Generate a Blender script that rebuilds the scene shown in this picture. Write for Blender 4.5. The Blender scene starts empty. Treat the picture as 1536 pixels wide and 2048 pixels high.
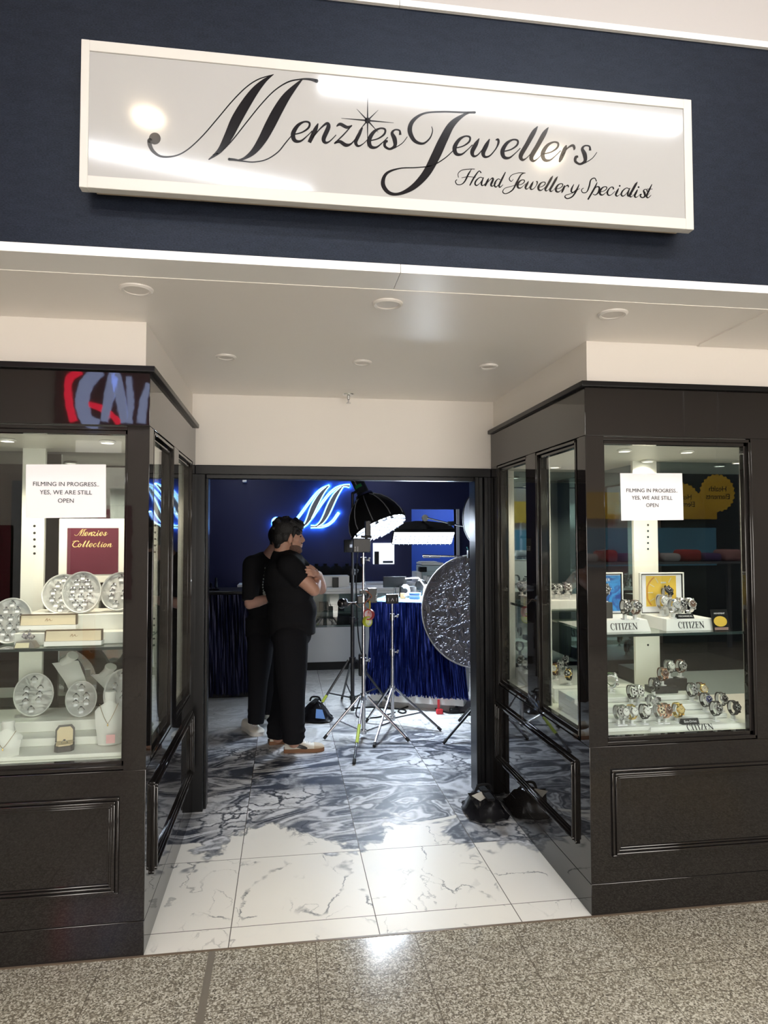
import bpy, bmesh, math, random
from mathutils import Vector, Matrix

scene = bpy.context.scene
COL = scene.collection
PI = math.pi
random.seed(7)

# ---------------------------------------------------------------- camera
FPX, YAW, PITCH, ROLL, EYE = 1344.16, 0.1452, 0.0390, -0.0021, 1.6025
_F = Vector((math.sin(YAW) * math.cos(PITCH), math.cos(YAW) * math.cos(PITCH), math.sin(PITCH)))
_R = Vector((math.cos(YAW), -math.sin(YAW), 0))
_U = _R.cross(_F)
_R2 = math.cos(ROLL) * _R + math.sin(ROLL) * _U
_U2 = -math.sin(ROLL) * _R + math.cos(ROLL) * _U
cam = bpy.data.cameras.new('camera')
camo = bpy.data.objects.new('camera', cam)
COL.objects.link(camo)
cam.sensor_fit = 'VERTICAL'
cam.sensor_height = 36.0
cam.lens = FPX * 36.0 / 2048.0
cam.clip_start = 0.05
cam.clip_end = 100
mw = Matrix.Identity(4)
for i in range(3):
    mw[i][0], mw[i][1], mw[i][2] = _R2[i], _U2[i], -_F[i]
mw[2][3] = EYE
camo.matrix_world = mw
scene.camera = camo


def at(u, v, Y=None, X=None, Z=None):
    """point of the place seen at photo pixel (u, v) that lies on the plane y=Y, x=X or z=Z"""
    d = _F + _R2 * ((u - 768) / FPX) - _U2 * ((v - 1024) / FPX)
    if Y is not None:
        t = Y / d.y
    elif X is not None:
        t = X / d.x
    else:
        t = (Z - EYE) / d.z
    return Vector((0, 0, EYE)) + d * t


# ---------------------------------------------------------------- exposure, world
vs = scene.view_settings
scene.display_settings.display_device = 'sRGB'
vs.view_transform = 'Standard'
vs.look = 'None'
vs.gamma = 1.0
vs.use_curve_mapping = False
vs.exposure = 0.0
EXPO = 1.0
W = bpy.data.worlds.new('world')
scene.world = W
W.use_nodes = True
W.node_tree.nodes['Background'].inputs[0].default_value = (1.0, 0.93, 0.86, 1)
W.node_tree.nodes['Background'].inputs[1].default_value = 1.0
scene.cycles.max_bounces = 10
scene.cycles.transparent_max_bounces = 24
scene.cycles.glossy_bounces = 5
scene.cycles.diffuse_bounces = 4
scene.cycles.caustics_reflective = False
scene.cycles.caustics_refractive = False
scene.cycles.sample_clamp_indirect = 6.0
scene.cycles.use_denoising = True

MALL_EMIT = 34.0        # mall ceiling luminaires
SOFTBOX_EMIT = 175.0     # film lamps in the shop
CASE_EMIT = 12.5         # lights inside the display cases


# ---------------------------------------------------------------- material helpers
def newmat(name):
    m = bpy.data.materials.new(name)
    m.use_nodes = True
    nt = m.node_tree
    return m, nt, nt.nodes['Principled BSDF']


def mat(name, col, rough=0.5, metal=0.0, spec=0.5, emit=None, estr=0.0, trans=0.0, coat=0.0, bump=None, sheen=0.0, vary=None):
    m, nt, b = newmat(name)
    b.inputs['Base Color'].default_value = (*col, 1)
    b.inputs['Roughness'].default_value = rough
    b.inputs['Metallic'].default_value = metal
    b.inputs['Specular IOR Level'].default_value = spec
    b.inputs['Transmission Weight'].default_value = trans
    b.inputs['Coat Weight'].default_value = coat
    b.inputs['Coat Roughness'].default_value = 0.05
    b.inputs['Sheen Weight'].default_value = sheen
    if emit:
        b.inputs['Emission Color'].default_value = (*emit, 1)
        b.inputs['Emission Strength'].default_value = estr
    if bump or vary:
        tc = nt.nodes.new('ShaderNodeTexCoord')
    if bump:
        scale, strength, detail = bump
        n = nt.nodes.new('ShaderNodeTexNoise')
        n.inputs['Scale'].default_value = scale
        n.inputs['Detail'].default_value = detail
        nt.links.new(tc.outputs['Object'], n.inputs['Vector'])
        bp = nt.nodes.new('ShaderNodeBump')
        bp.inputs['Strength'].default_value = strength
        bp.inputs['Distance'].default_value = 0.01
        nt.links.new(n.outputs['Fac'], bp.inputs['Height'])
        nt.links.new(bp.outputs['Normal'], b.inputs['Normal'])
    if vary:
        scale, amt = vary
        n = nt.nodes.new('ShaderNodeTexNoise')
        n.inputs['Scale'].default_value = scale
        n.inputs['Detail'].default_value = 6
        nt.links.new(tc.outputs['Object'], n.inputs['Vector'])
        mx = nt.nodes.new('ShaderNodeMix')
        mx.data_type = 'RGBA'
        mx.inputs[6].default_value = tuple(c * (1 - amt) for c in col) + (1,)
        mx.inputs[7].default_value = tuple(min(1, c * (1 + amt)) for c in col) + (1,)
        nt.links.new(n.outputs['Fac'], mx.inputs[0])
        nt.links.new(mx.outputs[2], b.inputs['Base Color'])
    return m


class NG:
    """tiny node-graph writer"""

    def __init__(s, nt):
        s.nt = nt

    def n(s, kind, **kw):
        nd = s.nt.nodes.new('ShaderNode' + kind)
        for k, v in kw.items():
            if k.startswith('_'):
                setattr(nd, k[1:], v)
        return nd

    def link(s, a, b):
        if isinstance(a, (int, float)):
            b.default_value = a
        elif isinstance(a, tuple):
            b.default_value = a if len(a) == len(b.default_value) else a + (1,)
        else:
            s.nt.links.new(a, b)

    def math(s, op, a, b=0.0, c=0.0, clamp=False):
        nd = s.n('Math', _operation=op, _use_clamp=clamp)
        for i, x in enumerate((a, b, c)):
            s.link(x, nd.inputs[i])
        return nd.outputs[0]

    def vmath(s, op, a, b=(0, 0, 0)):
        nd = s.n('VectorMath', _operation=op)
        s.link(a, nd.inputs[0])
        if op == 'SCALE':
            s.link(b, nd.inputs['Scale'])
        else:
            s.link(b, nd.inputs[1])
        return nd.outputs[0]

    def comb(s, x, y, z=0.0):
        nd = s.n('CombineXYZ')
        for i, q in enumerate((x, y, z)):
            s.link(q, nd.inputs[i])
        return nd.outputs[0]

    def noise(s, v, scale, detail=4, rough=0.55, dist=0.0, color=False):
        nd = s.n('TexNoise')
        s.link(v, nd.inputs['Vector'])
        nd.inputs['Scale'].default_value = scale
        nd.inputs['Detail'].default_value = detail
        nd.inputs['Roughness'].default_value = rough
        nd.inputs['Distortion'].default_value = dist
        return nd.outputs['Color' if color else 'Fac']

    def step(s, x, a, b):
        nd = s.n('MapRange', _interpolation_type='SMOOTHSTEP')
        s.link(x, nd.inputs['Value'])
        nd.inputs['From Min'].default_value = a
        nd.inputs['From Max'].default_value = b
        return nd.outputs[0]

    def mix(s, f, a, b):
        nd = s.n('Mix', _data_type='RGBA')
        s.link(f, nd.inputs[0])
        s.link(a, nd.inputs[6])
        s.link(b, nd.inputs[7])
        return nd.outputs[2]

    def pos(s):
        g = s.n('NewGeometry')
        sp = s.n('SeparateXYZ')
        s.nt.links.new(g.outputs['Position'], sp.inputs[0])
        return g.outputs['Position'], sp.outputs[0], sp.outputs[1], sp.outputs[2]


def glassmat(name, tint=(1, 1, 1), refl=1.0, rough=0.0):
    m = bpy.data.materials.new(name)
    m.use_nodes = True
    nt = m.node_tree
    nt.nodes.clear()
    g = NG(nt)
    lw = g.n('LayerWeight')
    lw.inputs['Blend'].default_value = 0.5
    p = g.math('POWER', lw.outputs['Facing'], 5.0)
    f = g.math('MULTIPLY_ADD', p, 0.9 * refl, 0.04 * refl)
    tr = g.n('BsdfTransparent')
    tr.inputs[0].default_value = (*tint, 1)
    gl = g.n('BsdfGlossy')
    gl.inputs['Roughness'].default_value = rough
    gl.inputs['Color'].default_value = (1, 1, 1, 1)
    mx = g.n('MixShader')
    nt.links.new(f, mx.inputs[0])
    nt.links.new(tr.outputs[0], mx.inputs[1])
    nt.links.new(gl.outputs[0], mx.inputs[2])
    out = g.n('OutputMaterial')
    nt.links.new(mx.outputs[0], out.inputs[0])
    return m


def marble():
    m, nt, b = newmat('marble_tiles')
    g = NG(nt)
    P, x, y, z = g.pos()
    tx = g.math('DIVIDE', g.math('ADD', x, 0.217), 0.6)
    ty = g.math('DIVIDE', g.math('SUBTRACT', y, 2.897), 0.6)
    ix, iy = g.math('FLOOR', tx), g.math('FLOOR', ty)
    wn = g.n('TexWhiteNoise', _noise_dimensions='2D')
    nt.links.new(g.comb(ix, iy), wn.inputs['Vector'])
    off = g.vmath('SCALE', wn.outputs['Color'], 9.0)
    Q = g.vmath('ADD', P, off)
    warp = g.vmath('SCALE', g.vmath('SUBTRACT', g.noise(Q, 2.2, 5, 0.6, color=True), (0.5, 0.5, 0.5)), 0.55)
    QW = g.vmath('ADD', Q, warp)
    # fine veins of the pale stone
    warp2 = g.vmath('SCALE', g.vmath('SUBTRACT', g.noise(Q, 7.0, 5, 0.65, color=True), (0.5, 0.5, 0.5)), 0.12)
    QV = g.vmath('MULTIPLY', g.vmath('ADD', Q, warp2), (1.25, 0.7, 1.0))
    va = g.math('ABSOLUTE', g.math('SUBTRACT', g.noise(QV, 1.9, 1, 0.4, 0.5), 0.5))
    va = g.math('SUBTRACT', 1.0, g.step(va, 0.0015, 0.0075))
    gate = g.step(g.noise(Q, 5.5, 3), 0.46, 0.60)
    vb = g.math('ABSOLUTE', g.math('SUBTRACT', g.noise(g.vmath('ADD', QV, (3.3, 1.7, 0.4)), 4.2, 2, 0.5, 0.8), 0.5))
    vb = g.math('MULTIPLY', g.math('SUBTRACT', 1.0, g.step(vb, 0.002, 0.014)), 0.55)
    vb = g.math('MULTIPLY', vb, g.step(g.noise(Q, 3.0, 2), 0.50, 0.64))
    v1 = g.math('MAXIMUM', g.math('MULTIPLY', va, gate), vb)
    cloud = g.math('MULTIPLY', g.step(g.noise(QW, 2.4, 6, 0.65), 0.55, 0.8), 0.16)
    # heavy grey figure: flowing bands and broken cells
    SW = g.vmath('ADD', P, g.vmath('SCALE', off, 0.30))
    SW = g.vmath('MULTIPLY', SW, (0.62, 1.0, 1.0))
    n0 = g.noise(SW, 1.5, 3, 0.5, 1.1)
    bands = g.math('MULTIPLY_ADD', g.math('SINE', g.math('MULTIPLY', n0, 150.0)), 0.5, 0.5)
    bands2 = g.math('MULTIPLY_ADD', g.math('SINE', g.math('MULTIPLY', n0, 44.0)), 0.5, 0.5)
    fine = g.noise(QW, 16, 4, 0.7)
    flow = g.math('ADD', g.math('ADD', g.math('MULTIPLY', bands, 0.34), g.math('MULTIPLY', bands2, 0.45)), g.math('MULTIPLY', g.math('SUBTRACT', fine, 0.4), 0.7))
    vo = g.n('TexVoronoi', _feature='DISTANCE_TO_EDGE')
    nt.links.new(QW, vo.inputs['Vector'])
    vo.inputs['Scale'].default_value = 7.0
    cells = g.step(vo.outputs['Distance'], 0.008, 0.13)
    vo2 = g.n('TexVoronoi', _feature='DISTANCE_TO_EDGE')
    nt.links.new(QW, vo2.inputs['Vector'])
    vo2.inputs['Scale'].default_value = 19.0
    cells2 = g.step(vo2.outputs['Distance'], 0.004, 0.07)
    pick = g.step(g.noise(P, 0.9, 2), 0.49, 0.63)
    flow = g.step(flow, 0.22, 0.88)
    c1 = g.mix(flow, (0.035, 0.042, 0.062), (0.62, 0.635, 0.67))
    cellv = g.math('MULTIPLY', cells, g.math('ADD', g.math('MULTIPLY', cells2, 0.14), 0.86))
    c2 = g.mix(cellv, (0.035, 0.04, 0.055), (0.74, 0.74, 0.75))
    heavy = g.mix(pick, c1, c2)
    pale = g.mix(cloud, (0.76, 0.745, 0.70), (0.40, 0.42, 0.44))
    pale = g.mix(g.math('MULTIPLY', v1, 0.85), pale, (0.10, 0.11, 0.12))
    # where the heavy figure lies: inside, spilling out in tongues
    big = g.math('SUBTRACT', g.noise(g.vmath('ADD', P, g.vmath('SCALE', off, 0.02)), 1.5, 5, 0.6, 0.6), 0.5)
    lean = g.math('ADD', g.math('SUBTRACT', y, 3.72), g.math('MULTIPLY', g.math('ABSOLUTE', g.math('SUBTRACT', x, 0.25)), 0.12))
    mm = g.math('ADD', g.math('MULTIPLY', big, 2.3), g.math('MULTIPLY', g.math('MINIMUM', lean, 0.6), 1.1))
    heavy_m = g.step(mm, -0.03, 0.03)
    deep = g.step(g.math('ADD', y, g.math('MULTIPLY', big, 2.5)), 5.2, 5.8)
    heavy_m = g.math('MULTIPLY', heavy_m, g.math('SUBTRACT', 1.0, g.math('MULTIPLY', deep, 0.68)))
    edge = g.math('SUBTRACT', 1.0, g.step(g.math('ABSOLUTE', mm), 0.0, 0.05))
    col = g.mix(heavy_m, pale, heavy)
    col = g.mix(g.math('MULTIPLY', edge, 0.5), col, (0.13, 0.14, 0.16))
    fx = g.math('FRACT', tx)
    fy = g.math('FRACT', ty)
    d = g.math('MINIMUM', g.math('MINIMUM', fx, g.math('SUBTRACT', 1.0, fx)), g.math('MINIMUM', fy, g.math('SUBTRACT', 1.0, fy)))
    grout = g.math('SUBTRACT', 1.0, g.step(d, 0.0018, 0.0045))
    col = g.mix(grout, col, (0.09, 0.08, 0.07))
    nt.links.new(col, b.inputs['Base Color'])
    b.inputs['Specular IOR Level'].default_value = 0.35
    nt.links.new(g.math('MULTIPLY_ADD', grout, 0.3, 0.40), b.inputs['Roughness'])
    return m


def terrazzo():
    m, nt, b = newmat('terrazzo')
    g = NG(nt)
    P, x, y, z = g.pos()
    vo = g.n('TexVoronoi')
    nt.links.new(g.vmath('MULTIPLY', P, (1, 1, 0)), vo.inputs['Vector'])
    vo.inputs['Scale'].default_value = 190.0
    sp = g.n('SeparateColor')
    nt.links.new(vo.outputs['Color'], sp.inputs[0])
    r = sp.outputs[0]
    c = g.mix(g.step(r, 0.30, 0.55), (0.155, 0.135, 0.106), (0.365, 0.34, 0.28))
    c = g.mix(g.step(r, 0.70, 0.85), c, (0.61, 0.585, 0.515))
    c = g.mix(g.step(r, 0.0, 0.10), (0.06, 0.055, 0.045), c)
    big = g.noise(P, 1.3, 3)
    c = g.mix(g.math('MULTIPLY', big, 0.25), c, (0.31, 0.29, 0.235))
    T = 0.402
    fx = g.math('FRACT', g.math('DIVIDE', g.math('ADD', x, 0.28 + 4.02), T))
    fy = g.math('FRACT', g.math('DIVIDE', g.math('SUBTRACT', y, 2.402), T))
    d = g.math('MINIMUM', g.math('MINIMUM', fx, g.math('SUBTRACT', 1.0, fx)), g.math('MINIMUM', fy, g.math('SUBTRACT', 1.0, fy)))
    grout = g.math('SUBTRACT', 1.0, g.step(d, 0.003, 0.008))
    c = g.mix(g.math('MULTIPLY', grout, 0.75), c, (0.11, 0.095, 0.075))
    nt.links.new(c, b.inputs['Base Color'])
    b.inputs['Roughness'].default_value = 0.14
    return m


def fascia_mat():
    m, nt, b = newmat('navy_fascia')
    g = NG(nt)
    P, x, y, z = g.pos()
    n = g.noise(g.vmath('MULTIPLY', P, (0.35, 1, 1)), 420, 2, 0.6)
    n2 = g.noise(g.vmath('MULTIPLY', P, (0.4, 1, 1)), 60, 3, 0.6)
    f = g.math('ADD', g.math('MULTIPLY', n, 0.7), g.math('MULTIPLY', n2, 0.3))
    nt.links.new(g.mix(g.step(f, 0.3, 0.7), (0.003, 0.0042, 0.0085), (0.013, 0.017, 0.029)), b.inputs['Base Color'])
    b.inputs['Roughness'].default_value = 0.42
    b.inputs['Specular IOR Level'].default_value = 0.25
    b.inputs['Specular Tint'].default_value = (0.7, 0.8, 1.0, 1)
    bp = g.n('Bump')
    bp.inputs['Strength'].default_value = 0.25
    bp.inputs['Distance'].default_value = 0.002
    nt.links.new(f, bp.inputs['Height'])
    nt.links.new(bp.outputs['Normal'], b.inputs['Normal'])
    return m


M = {}
M['black_gloss'] = mat('black_gloss_laminate', (0.013, 0.0115, 0.011), 0.025, spec=0.55, bump=(16, 0.006, 2))
M['black_satin'] = mat('black_satin', (0.010, 0.010, 0.011), 0.28, spec=0.22)
M['black_matte'] = mat('black_matte', (0.010, 0.010, 0.011), 0.7)
M['black_cloth'] = mat('black_cloth', (0.008, 0.008, 0.009), 0.9, spec=0.2, bump=(60, 0.3, 3))
M['cream'] = mat('cream_wall', (0.87, 0.82, 0.765), 0.55, vary=(1.5, 0.03))
M['soffit'] = mat('soffit_white', (0.92, 0.875, 0.825), 0.33, spec=0.35)
M['white_trim'] = mat('white_trim', (0.92, 0.90, 0.87), 0.3)
M['white'] = mat('white_plastic', (0.86, 0.85, 0.82), 0.35)
M['case_white'] = mat('case_white', (0.84, 0.83, 0.77), 0.4)
M['upper'] = mat('upper_wall', (0.485, 0.46, 0.45), 0.6)
M['warm_white'] = mat('sign_white', (0.62, 0.605, 0.57), 0.32)
M['sign_face'] = mat('sign_face', (0.42, 0.416, 0.41), 0.085, spec=0.5)
M['letter'] = mat('letter_black', (0.007, 0.006, 0.008), 0.15, spec=0.18)
M['ink'] = mat('ink', (0.02, 0.02, 0.025), 0.6)
M['paper'] = mat('paper', (0.88, 0.87, 0.90), 0.7)
M['navy'] = mat('navy_wall', (0.011, 0.014, 0.068), 0.6)
M['blue_room'] = mat('blue_room_wall', (0.02, 0.075, 0.45), 0.6)
M['marble'] = marble()
M['terrazzo'] = terrazzo()
M['fascia'] = fascia_mat()
M['threshold'] = mat('threshold_brown', (0.16, 0.12, 0.085), 0.4)
M['joint'] = mat('joint_strip', (0.17, 0.15, 0.12), 0.5)
M['glass'] = glassmat('window_glass', (0.93, 0.96, 0.95), 1.25)
M['shelf_glass'] = glassmat('shelf_glass', (0.80, 0.88, 0.85), 1.2)
M['clear'] = glassmat('clear_acrylic', (0.90, 0.93, 0.93), 1.6)
M['edge_dark'] = mat('glass_edge', (0.02, 0.035, 0.035), 0.2)
M['mirror'] = mat('tinted_mirror', (0.34, 0.42, 0.45), 0.02, metal=1.0)
M['mirror_grey'] = mat('grey_mirror', (0.40, 0.42, 0.43), 0.02, metal=1.0)
M['chrome'] = mat('chrome', (0.72, 0.73, 0.75), 0.24, metal=1.0)
M['steel'] = mat('steel', (0.62, 0.62, 0.63), 0.25, metal=1.0)
M['gold'] = mat('gold', (0.83, 0.58, 0.20), 0.22, metal=1.0)
M['rose'] = mat('rose_gold', (0.78, 0.48, 0.36), 0.22, metal=1.0)
M['gold_ink'] = mat('gold_ink', (0.80, 0.60, 0.26), 0.4)
M['maroon'] = mat('maroon_card', (0.10, 0.012, 0.028), 0.5)
M['downlight'] = mat('downlight_lens', (0.78, 0.73, 0.68), 0.35)
M['downlight_ring'] = mat('downlight_ring', (0.80, 0.76, 0.72), 0.3)
M['lamp_white'] = mat('luminaire', (0.9, 0.9, 0.9), 0.4, emit=(1.0, 0.97, 0.93), estr=MALL_EMIT)
M['lamp_streak'] = mat('luminaire_streak', (0.9, 0.9, 0.9), 0.4, emit=(0.93, 0.96, 1.0), estr=56.0)
M['lamp_warm'] = mat('luminaire_warm', (0.9, 0.9, 0.9), 0.4, emit=(1.0, 0.80, 0.55), estr=70.0)
M['case_lamp'] = mat('case_lamp', (0.9, 0.9, 0.9), 0.4, emit=(1.0, 0.90, 0.74), estr=CASE_EMIT)
M['softbox'] = mat('softbox_diffuser', (0.9, 0.9, 0.9), 0.6, emit=(0.74, 0.86, 1.0), estr=SOFTBOX_EMIT)
M['softbox_strip'] = mat('softbox_diffuser_strip', (0.9, 0.9, 0.9), 0.6, emit=(0.74, 0.86, 1.0), estr=SOFTBOX_EMIT * 0.8)
M['neon'] = mat('blue_white_light', (0.9, 0.9, 0.9), 0.5, emit=(0.02, 0.22, 1.0), estr=2.2)
M['neon_core'] = mat('white_blue_light', (0.9, 0.9, 0.9), 0.5, emit=(0.45, 0.80, 1.0), estr=2.6)
M['bulb'] = mat('lamp_bulb', (0.9, 0.9, 0.9), 0.4, emit=(0.90, 0.95, 1.0), estr=30.0)


# ---------------------------------------------------------------- mesh builder
class MB:
    def __init__(s):
        s.bm = bmesh.new()

    def box(s, x0, x1, y0, y1, z0, z1, bev=0.0, seg=2, mx=None):
        b = bmesh.new()
        bmesh.ops.create_cube(b, size=1.0)
        for v in b.verts:
            v.co = Vector(((x0 + x1) / 2 + v.co.x * (x1 - x0), (y0 + y1) / 2 + v.co.y * (y1 - y0), (z0 + z1) / 2 + v.co.z * (z1 - z0)))
        if bev > 0:
            bmesh.ops.bevel(b, geom=list(b.edges), offset=bev, segments=seg, profile=0.5, affect='EDGES')
            b.normal_update()
            for f in b.faces:
                f.smooth = max(abs(f.normal.x), abs(f.normal.y), abs(f.normal.z)) < 0.999
        s._join(b, mx, flat=True)
        return s

    def _join(s, b, mx=None, flat=False):
        if mx is not None:
            b.transform(mx)
        bmesh.ops.recalc_face_normals(b, faces=list(b.faces))
        if not flat:
            for f in b.faces:
                f.smooth = True
        me = bpy.data.meshes.new('tmp')
        b.to_mesh(me)
        b.free()
        s.bm.from_mesh(me)
        bpy.data.meshes.remove(me)

    def cyl(s, p0, p1, r0, r1=None, n=16):
        return s.tube([p0, p1], [r0, r0 if r1 is None else r1], n)

    def tube(s, pts, r, n=8, closed=False):
        pts = [Vector(p) for p in pts]
        if not isinstance(r, (list, tuple)):
            r = [r] * len(pts)
        b = bmesh.new()
        T = []
        m = len(pts)
        for i in range(m):
            if closed:
                t = pts[(i + 1) % m] - pts[i - 1]
            else:
                t = pts[min(i + 1, m - 1)] - pts[max(i - 1, 0)]
            T.append(t.normalized())
        up = Vector((0, 0, 1)) if abs(T[0].z) < 0.9 else Vector((1, 0, 0))
        nrm = T[0].cross(up).normalized()
        rings = []
        for i in range(m):
            nrm = (nrm - T[i] * nrm.dot(T[i]))
            if nrm.length < 1e-6:
                nrm = T[i].orthogonal()
            nrm.normalize()
            bi = T[i].cross(nrm)
            rings.append([b.verts.new(pts[i] + (nrm * math.cos(a) + bi * math.sin(a)) * r[i]) for a in [2 * PI * k / n for k in range(n)]])
        for i in range(m if closed else m - 1):
            A, B = rings[i], rings[(i + 1) % m]
            for k in range(n):
                b.faces.new((A[k], A[(k + 1) % n], B[(k + 1) % n], B[k]))
        if not closed:
            b.faces.new(rings[0][::-1])
            b.faces.new(rings[-1])
        s._join(b)
        return s

    def lathe(s, prof, n=24, mx=None, sx=1.0, sy=1.0):
        b = bmesh.new()
        rings = []
        for r, z in prof:
            if r < 1e-6:
                rings.append([b.verts.new((0, 0, z))])
            else:
                rings.append([b.verts.new((r * math.cos(2 * PI * k / n) * sx, r * math.sin(2 * PI * k / n) * sy, z)) for k in range(n)])
        for A, B in zip(rings, rings[1:]):
            for k in range(n):
                q = [A[k % len(A)], A[(k + 1) % len(A)], B[(k + 1) % len(B)], B[k % len(B)]]
                u = []
                for vv in q:
                    if vv not in u:
                        u.append(vv)
                if len(u) > 2:
                    b.faces.new(u)
        if len(rings[0]) > 1:
            b.faces.new(rings[0][::-1])
        if len(rings[-1]) > 1:
            b.faces.new(rings[-1])
        s._join(b, mx)
        return s

    def prism(s, poly, h, mx=None):
        """polygon in local XY, extruded +Z by h, then transformed"""
        b = bmesh.new()
        A = [b.verts.new((p[0], p[1], 0)) for p in poly]
        B = [b.verts.new((p[0], p[1], h)) for p in poly]
        b.faces.new(A[::-1])
        b.faces.new(B)
        for i in range(len(A)):
            j = (i + 1) % len(A)
            b.faces.new((A[i], A[j], B[j], B[i]))
        s._join(b, mx)
        return s

    def hull(s, A, B):
        """two rings of points with equal count joined and capped"""
        b = bmesh.new()
        a = [b.verts.new(p) for p in A]
        c = [b.verts.new(p) for p in B]
        n = len(a)
        for i in range(n):
            j = (i + 1) % n
            b.faces.new((a[i], a[j], c[j], c[i]))
        b.faces.new(a[::-1])
        b.faces.new(c)
        s._join(b)
        return s

    def ell(s, c, r, mx=None, seg=20):
        b = bmesh.new()
        bmesh.ops.create_uvsphere(b, u_segments=seg, v_segments=max(8, seg * 2 // 3), radius=1.0)
        T = Matrix.Translation(Vector(c))
        R = mx if mx is not None else Matrix.Identity(4)
        b.transform(T @ R @ Matrix.Diagonal((r[0], r[1], r[2], 1)))
        s._join(b)
        return s

    def surf(s, rows, thick=0.0):
        """grid of points -> sheet; a solid slab when thick is given (offset along mean normal)"""
        b = bmesh.new()
        V = [[b.verts.new(p) for p in row] for row in rows]
        for i in range(len(V) - 1):
            for j in range(len(V[0]) - 1):
                b.faces.new((V[i][j], V[i][j + 1], V[i + 1][j + 1], V[i + 1][j]))
        if thick:
            bmesh.ops.recalc_face_normals(b, faces=list(b.faces))
            bmesh.ops.solidify(b, geom=list(b.faces), thickness=thick)
        s._join(b)
        return s


def chain_matrix(o):
    m = Matrix.Identity(4)
    while o is not None:
        m = o.matrix_basis @ m
        o = o.parent
    return m


def obj(name, mb, m, parent=None, smooth=True, angle=0.6):
    me = bpy.data.meshes.new(name)
    if parent is not None:
        mb.bm.transform(chain_matrix(parent).inverted())
    mb.bm.to_mesh(me)
    mb.bm.free()
    if smooth:
        flat = [not p.use_smooth for p in me.polygons]
        me.set_sharp_from_angle(angle=angle)
        if any(flat):
            me.polygons.foreach_set('use_smooth', [not f for f in flat])
    else:
        me.shade_flat()
    me.materials.append(m)
    o = bpy.data.objects.new(name, me)
    COL.objects.link(o)
    if parent is not None:
        o.parent = parent
    return o


def tag(o, label, cat, group=None, kind=None):
    o['label'] = label
    o['category'] = cat
    if group:
        o['group'] = group
    if kind:
        o['kind'] = kind
    return o


def thing(name, label, cat, loc=(0, 0, 0), rotz=0.0, group=None):
    o = bpy.data.objects.new(name, None)
    COL.objects.link(o)
    o.empty_display_size = 0.05
    o.location = loc
    o.rotation_euler = (0, 0, rotz)
    o.matrix_basis = Matrix.Translation(Vector(loc)) @ Matrix.Rotation(rotz, 4, 'Z')
    return tag(o, label, cat, group)


def struct(name, mb, m, label=None):
    o = obj(name, mb, m)
    o['kind'] = 'structure'
    if label:
        o['label'] = label
    return o


def kids(o):
    return [c for c in COL.objects if c.parent == o]


def copy_tree(o, parent=None):
    c = o.copy()
    COL.objects.link(c)
    if parent is not None:
        c.parent = parent
    for ch in kids(o):
        copy_tree(ch, c)
    return c


def place(o, loc, rotz=0.0, tilt=0.0):
    o.matrix_basis = Matrix.Translation(Vector(loc)) @ Matrix.Rotation(rotz, 4, 'Z') @ Matrix.Rotation(tilt, 4, 'X')


def text(name, body, size, m, parent, mx, align='CENTER', extrude=0.0005, spacing=1.0, line=1.0):
    cu = bpy.data.curves.new(name, 'FONT')
    cu.body = body
    cu.size = size
    cu.align_x = align
    cu.align_y = 'CENTER'
    cu.extrude = extrude
    cu.space_character = spacing
    cu.space_line = line
    cu.resolution_u = 3
    cu.materials.append(m)
    tmp = bpy.data.objects.new('tmp_text', cu)
    COL.objects.link(tmp)
    dg = bpy.context.evaluated_depsgraph_get()
    me = bpy.data.meshes.new_from_object(tmp.evaluated_get(dg))
    bpy.data.objects.remove(tmp)
    me.name = name
    if not me.materials:
        me.materials.append(m)
    o = bpy.data.objects.new(name, me)
    COL.objects.link(o)
    if parent is not None:
        o.parent = parent
        o.matrix_basis = chain_matrix(parent).inverted() @ mx
    else:
        o.matrix_basis = mx
    return o


def facing(loc, nx, ny, nz=0.0):
    """matrix whose local XY plane faces along (nx, ny, nz), local Y pointing up"""
    n = Vector((nx, ny, nz)).normalized()
    up = Vector((0, 0, 1))
    xa = up.cross(n).normalized()
    ya = n.cross(xa)
    mm = Matrix.Identity(4)
    for i in range(3):
        mm[i][0], mm[i][1], mm[i][2] = xa[i], ya[i], n[i]
        mm[i][3] = loc[i]
    return mm


# ---------------------------------------------------------------- pen strokes for script lettering
def spline(pts, sub=8):
    out = []
    n = len(pts)
    for i in range(n - 1):
        p0, p1, p2, p3 = pts[max(i - 1, 0)], pts[i], pts[i + 1], pts[min(i + 2, n - 1)]
        for k in range(sub):
            t = k / sub
            out.append(tuple(0.5 * ((2 * b) + (-a + c) * t + (2 * a - 5 * b + 4 * c - d) * t * t + (-a + 3 * b - 3 * c + d) * t ** 3) for a, b, c, d in zip(p0, p1, p2, p3)))
    out.append(tuple(pts[-1]))
    return out


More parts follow.
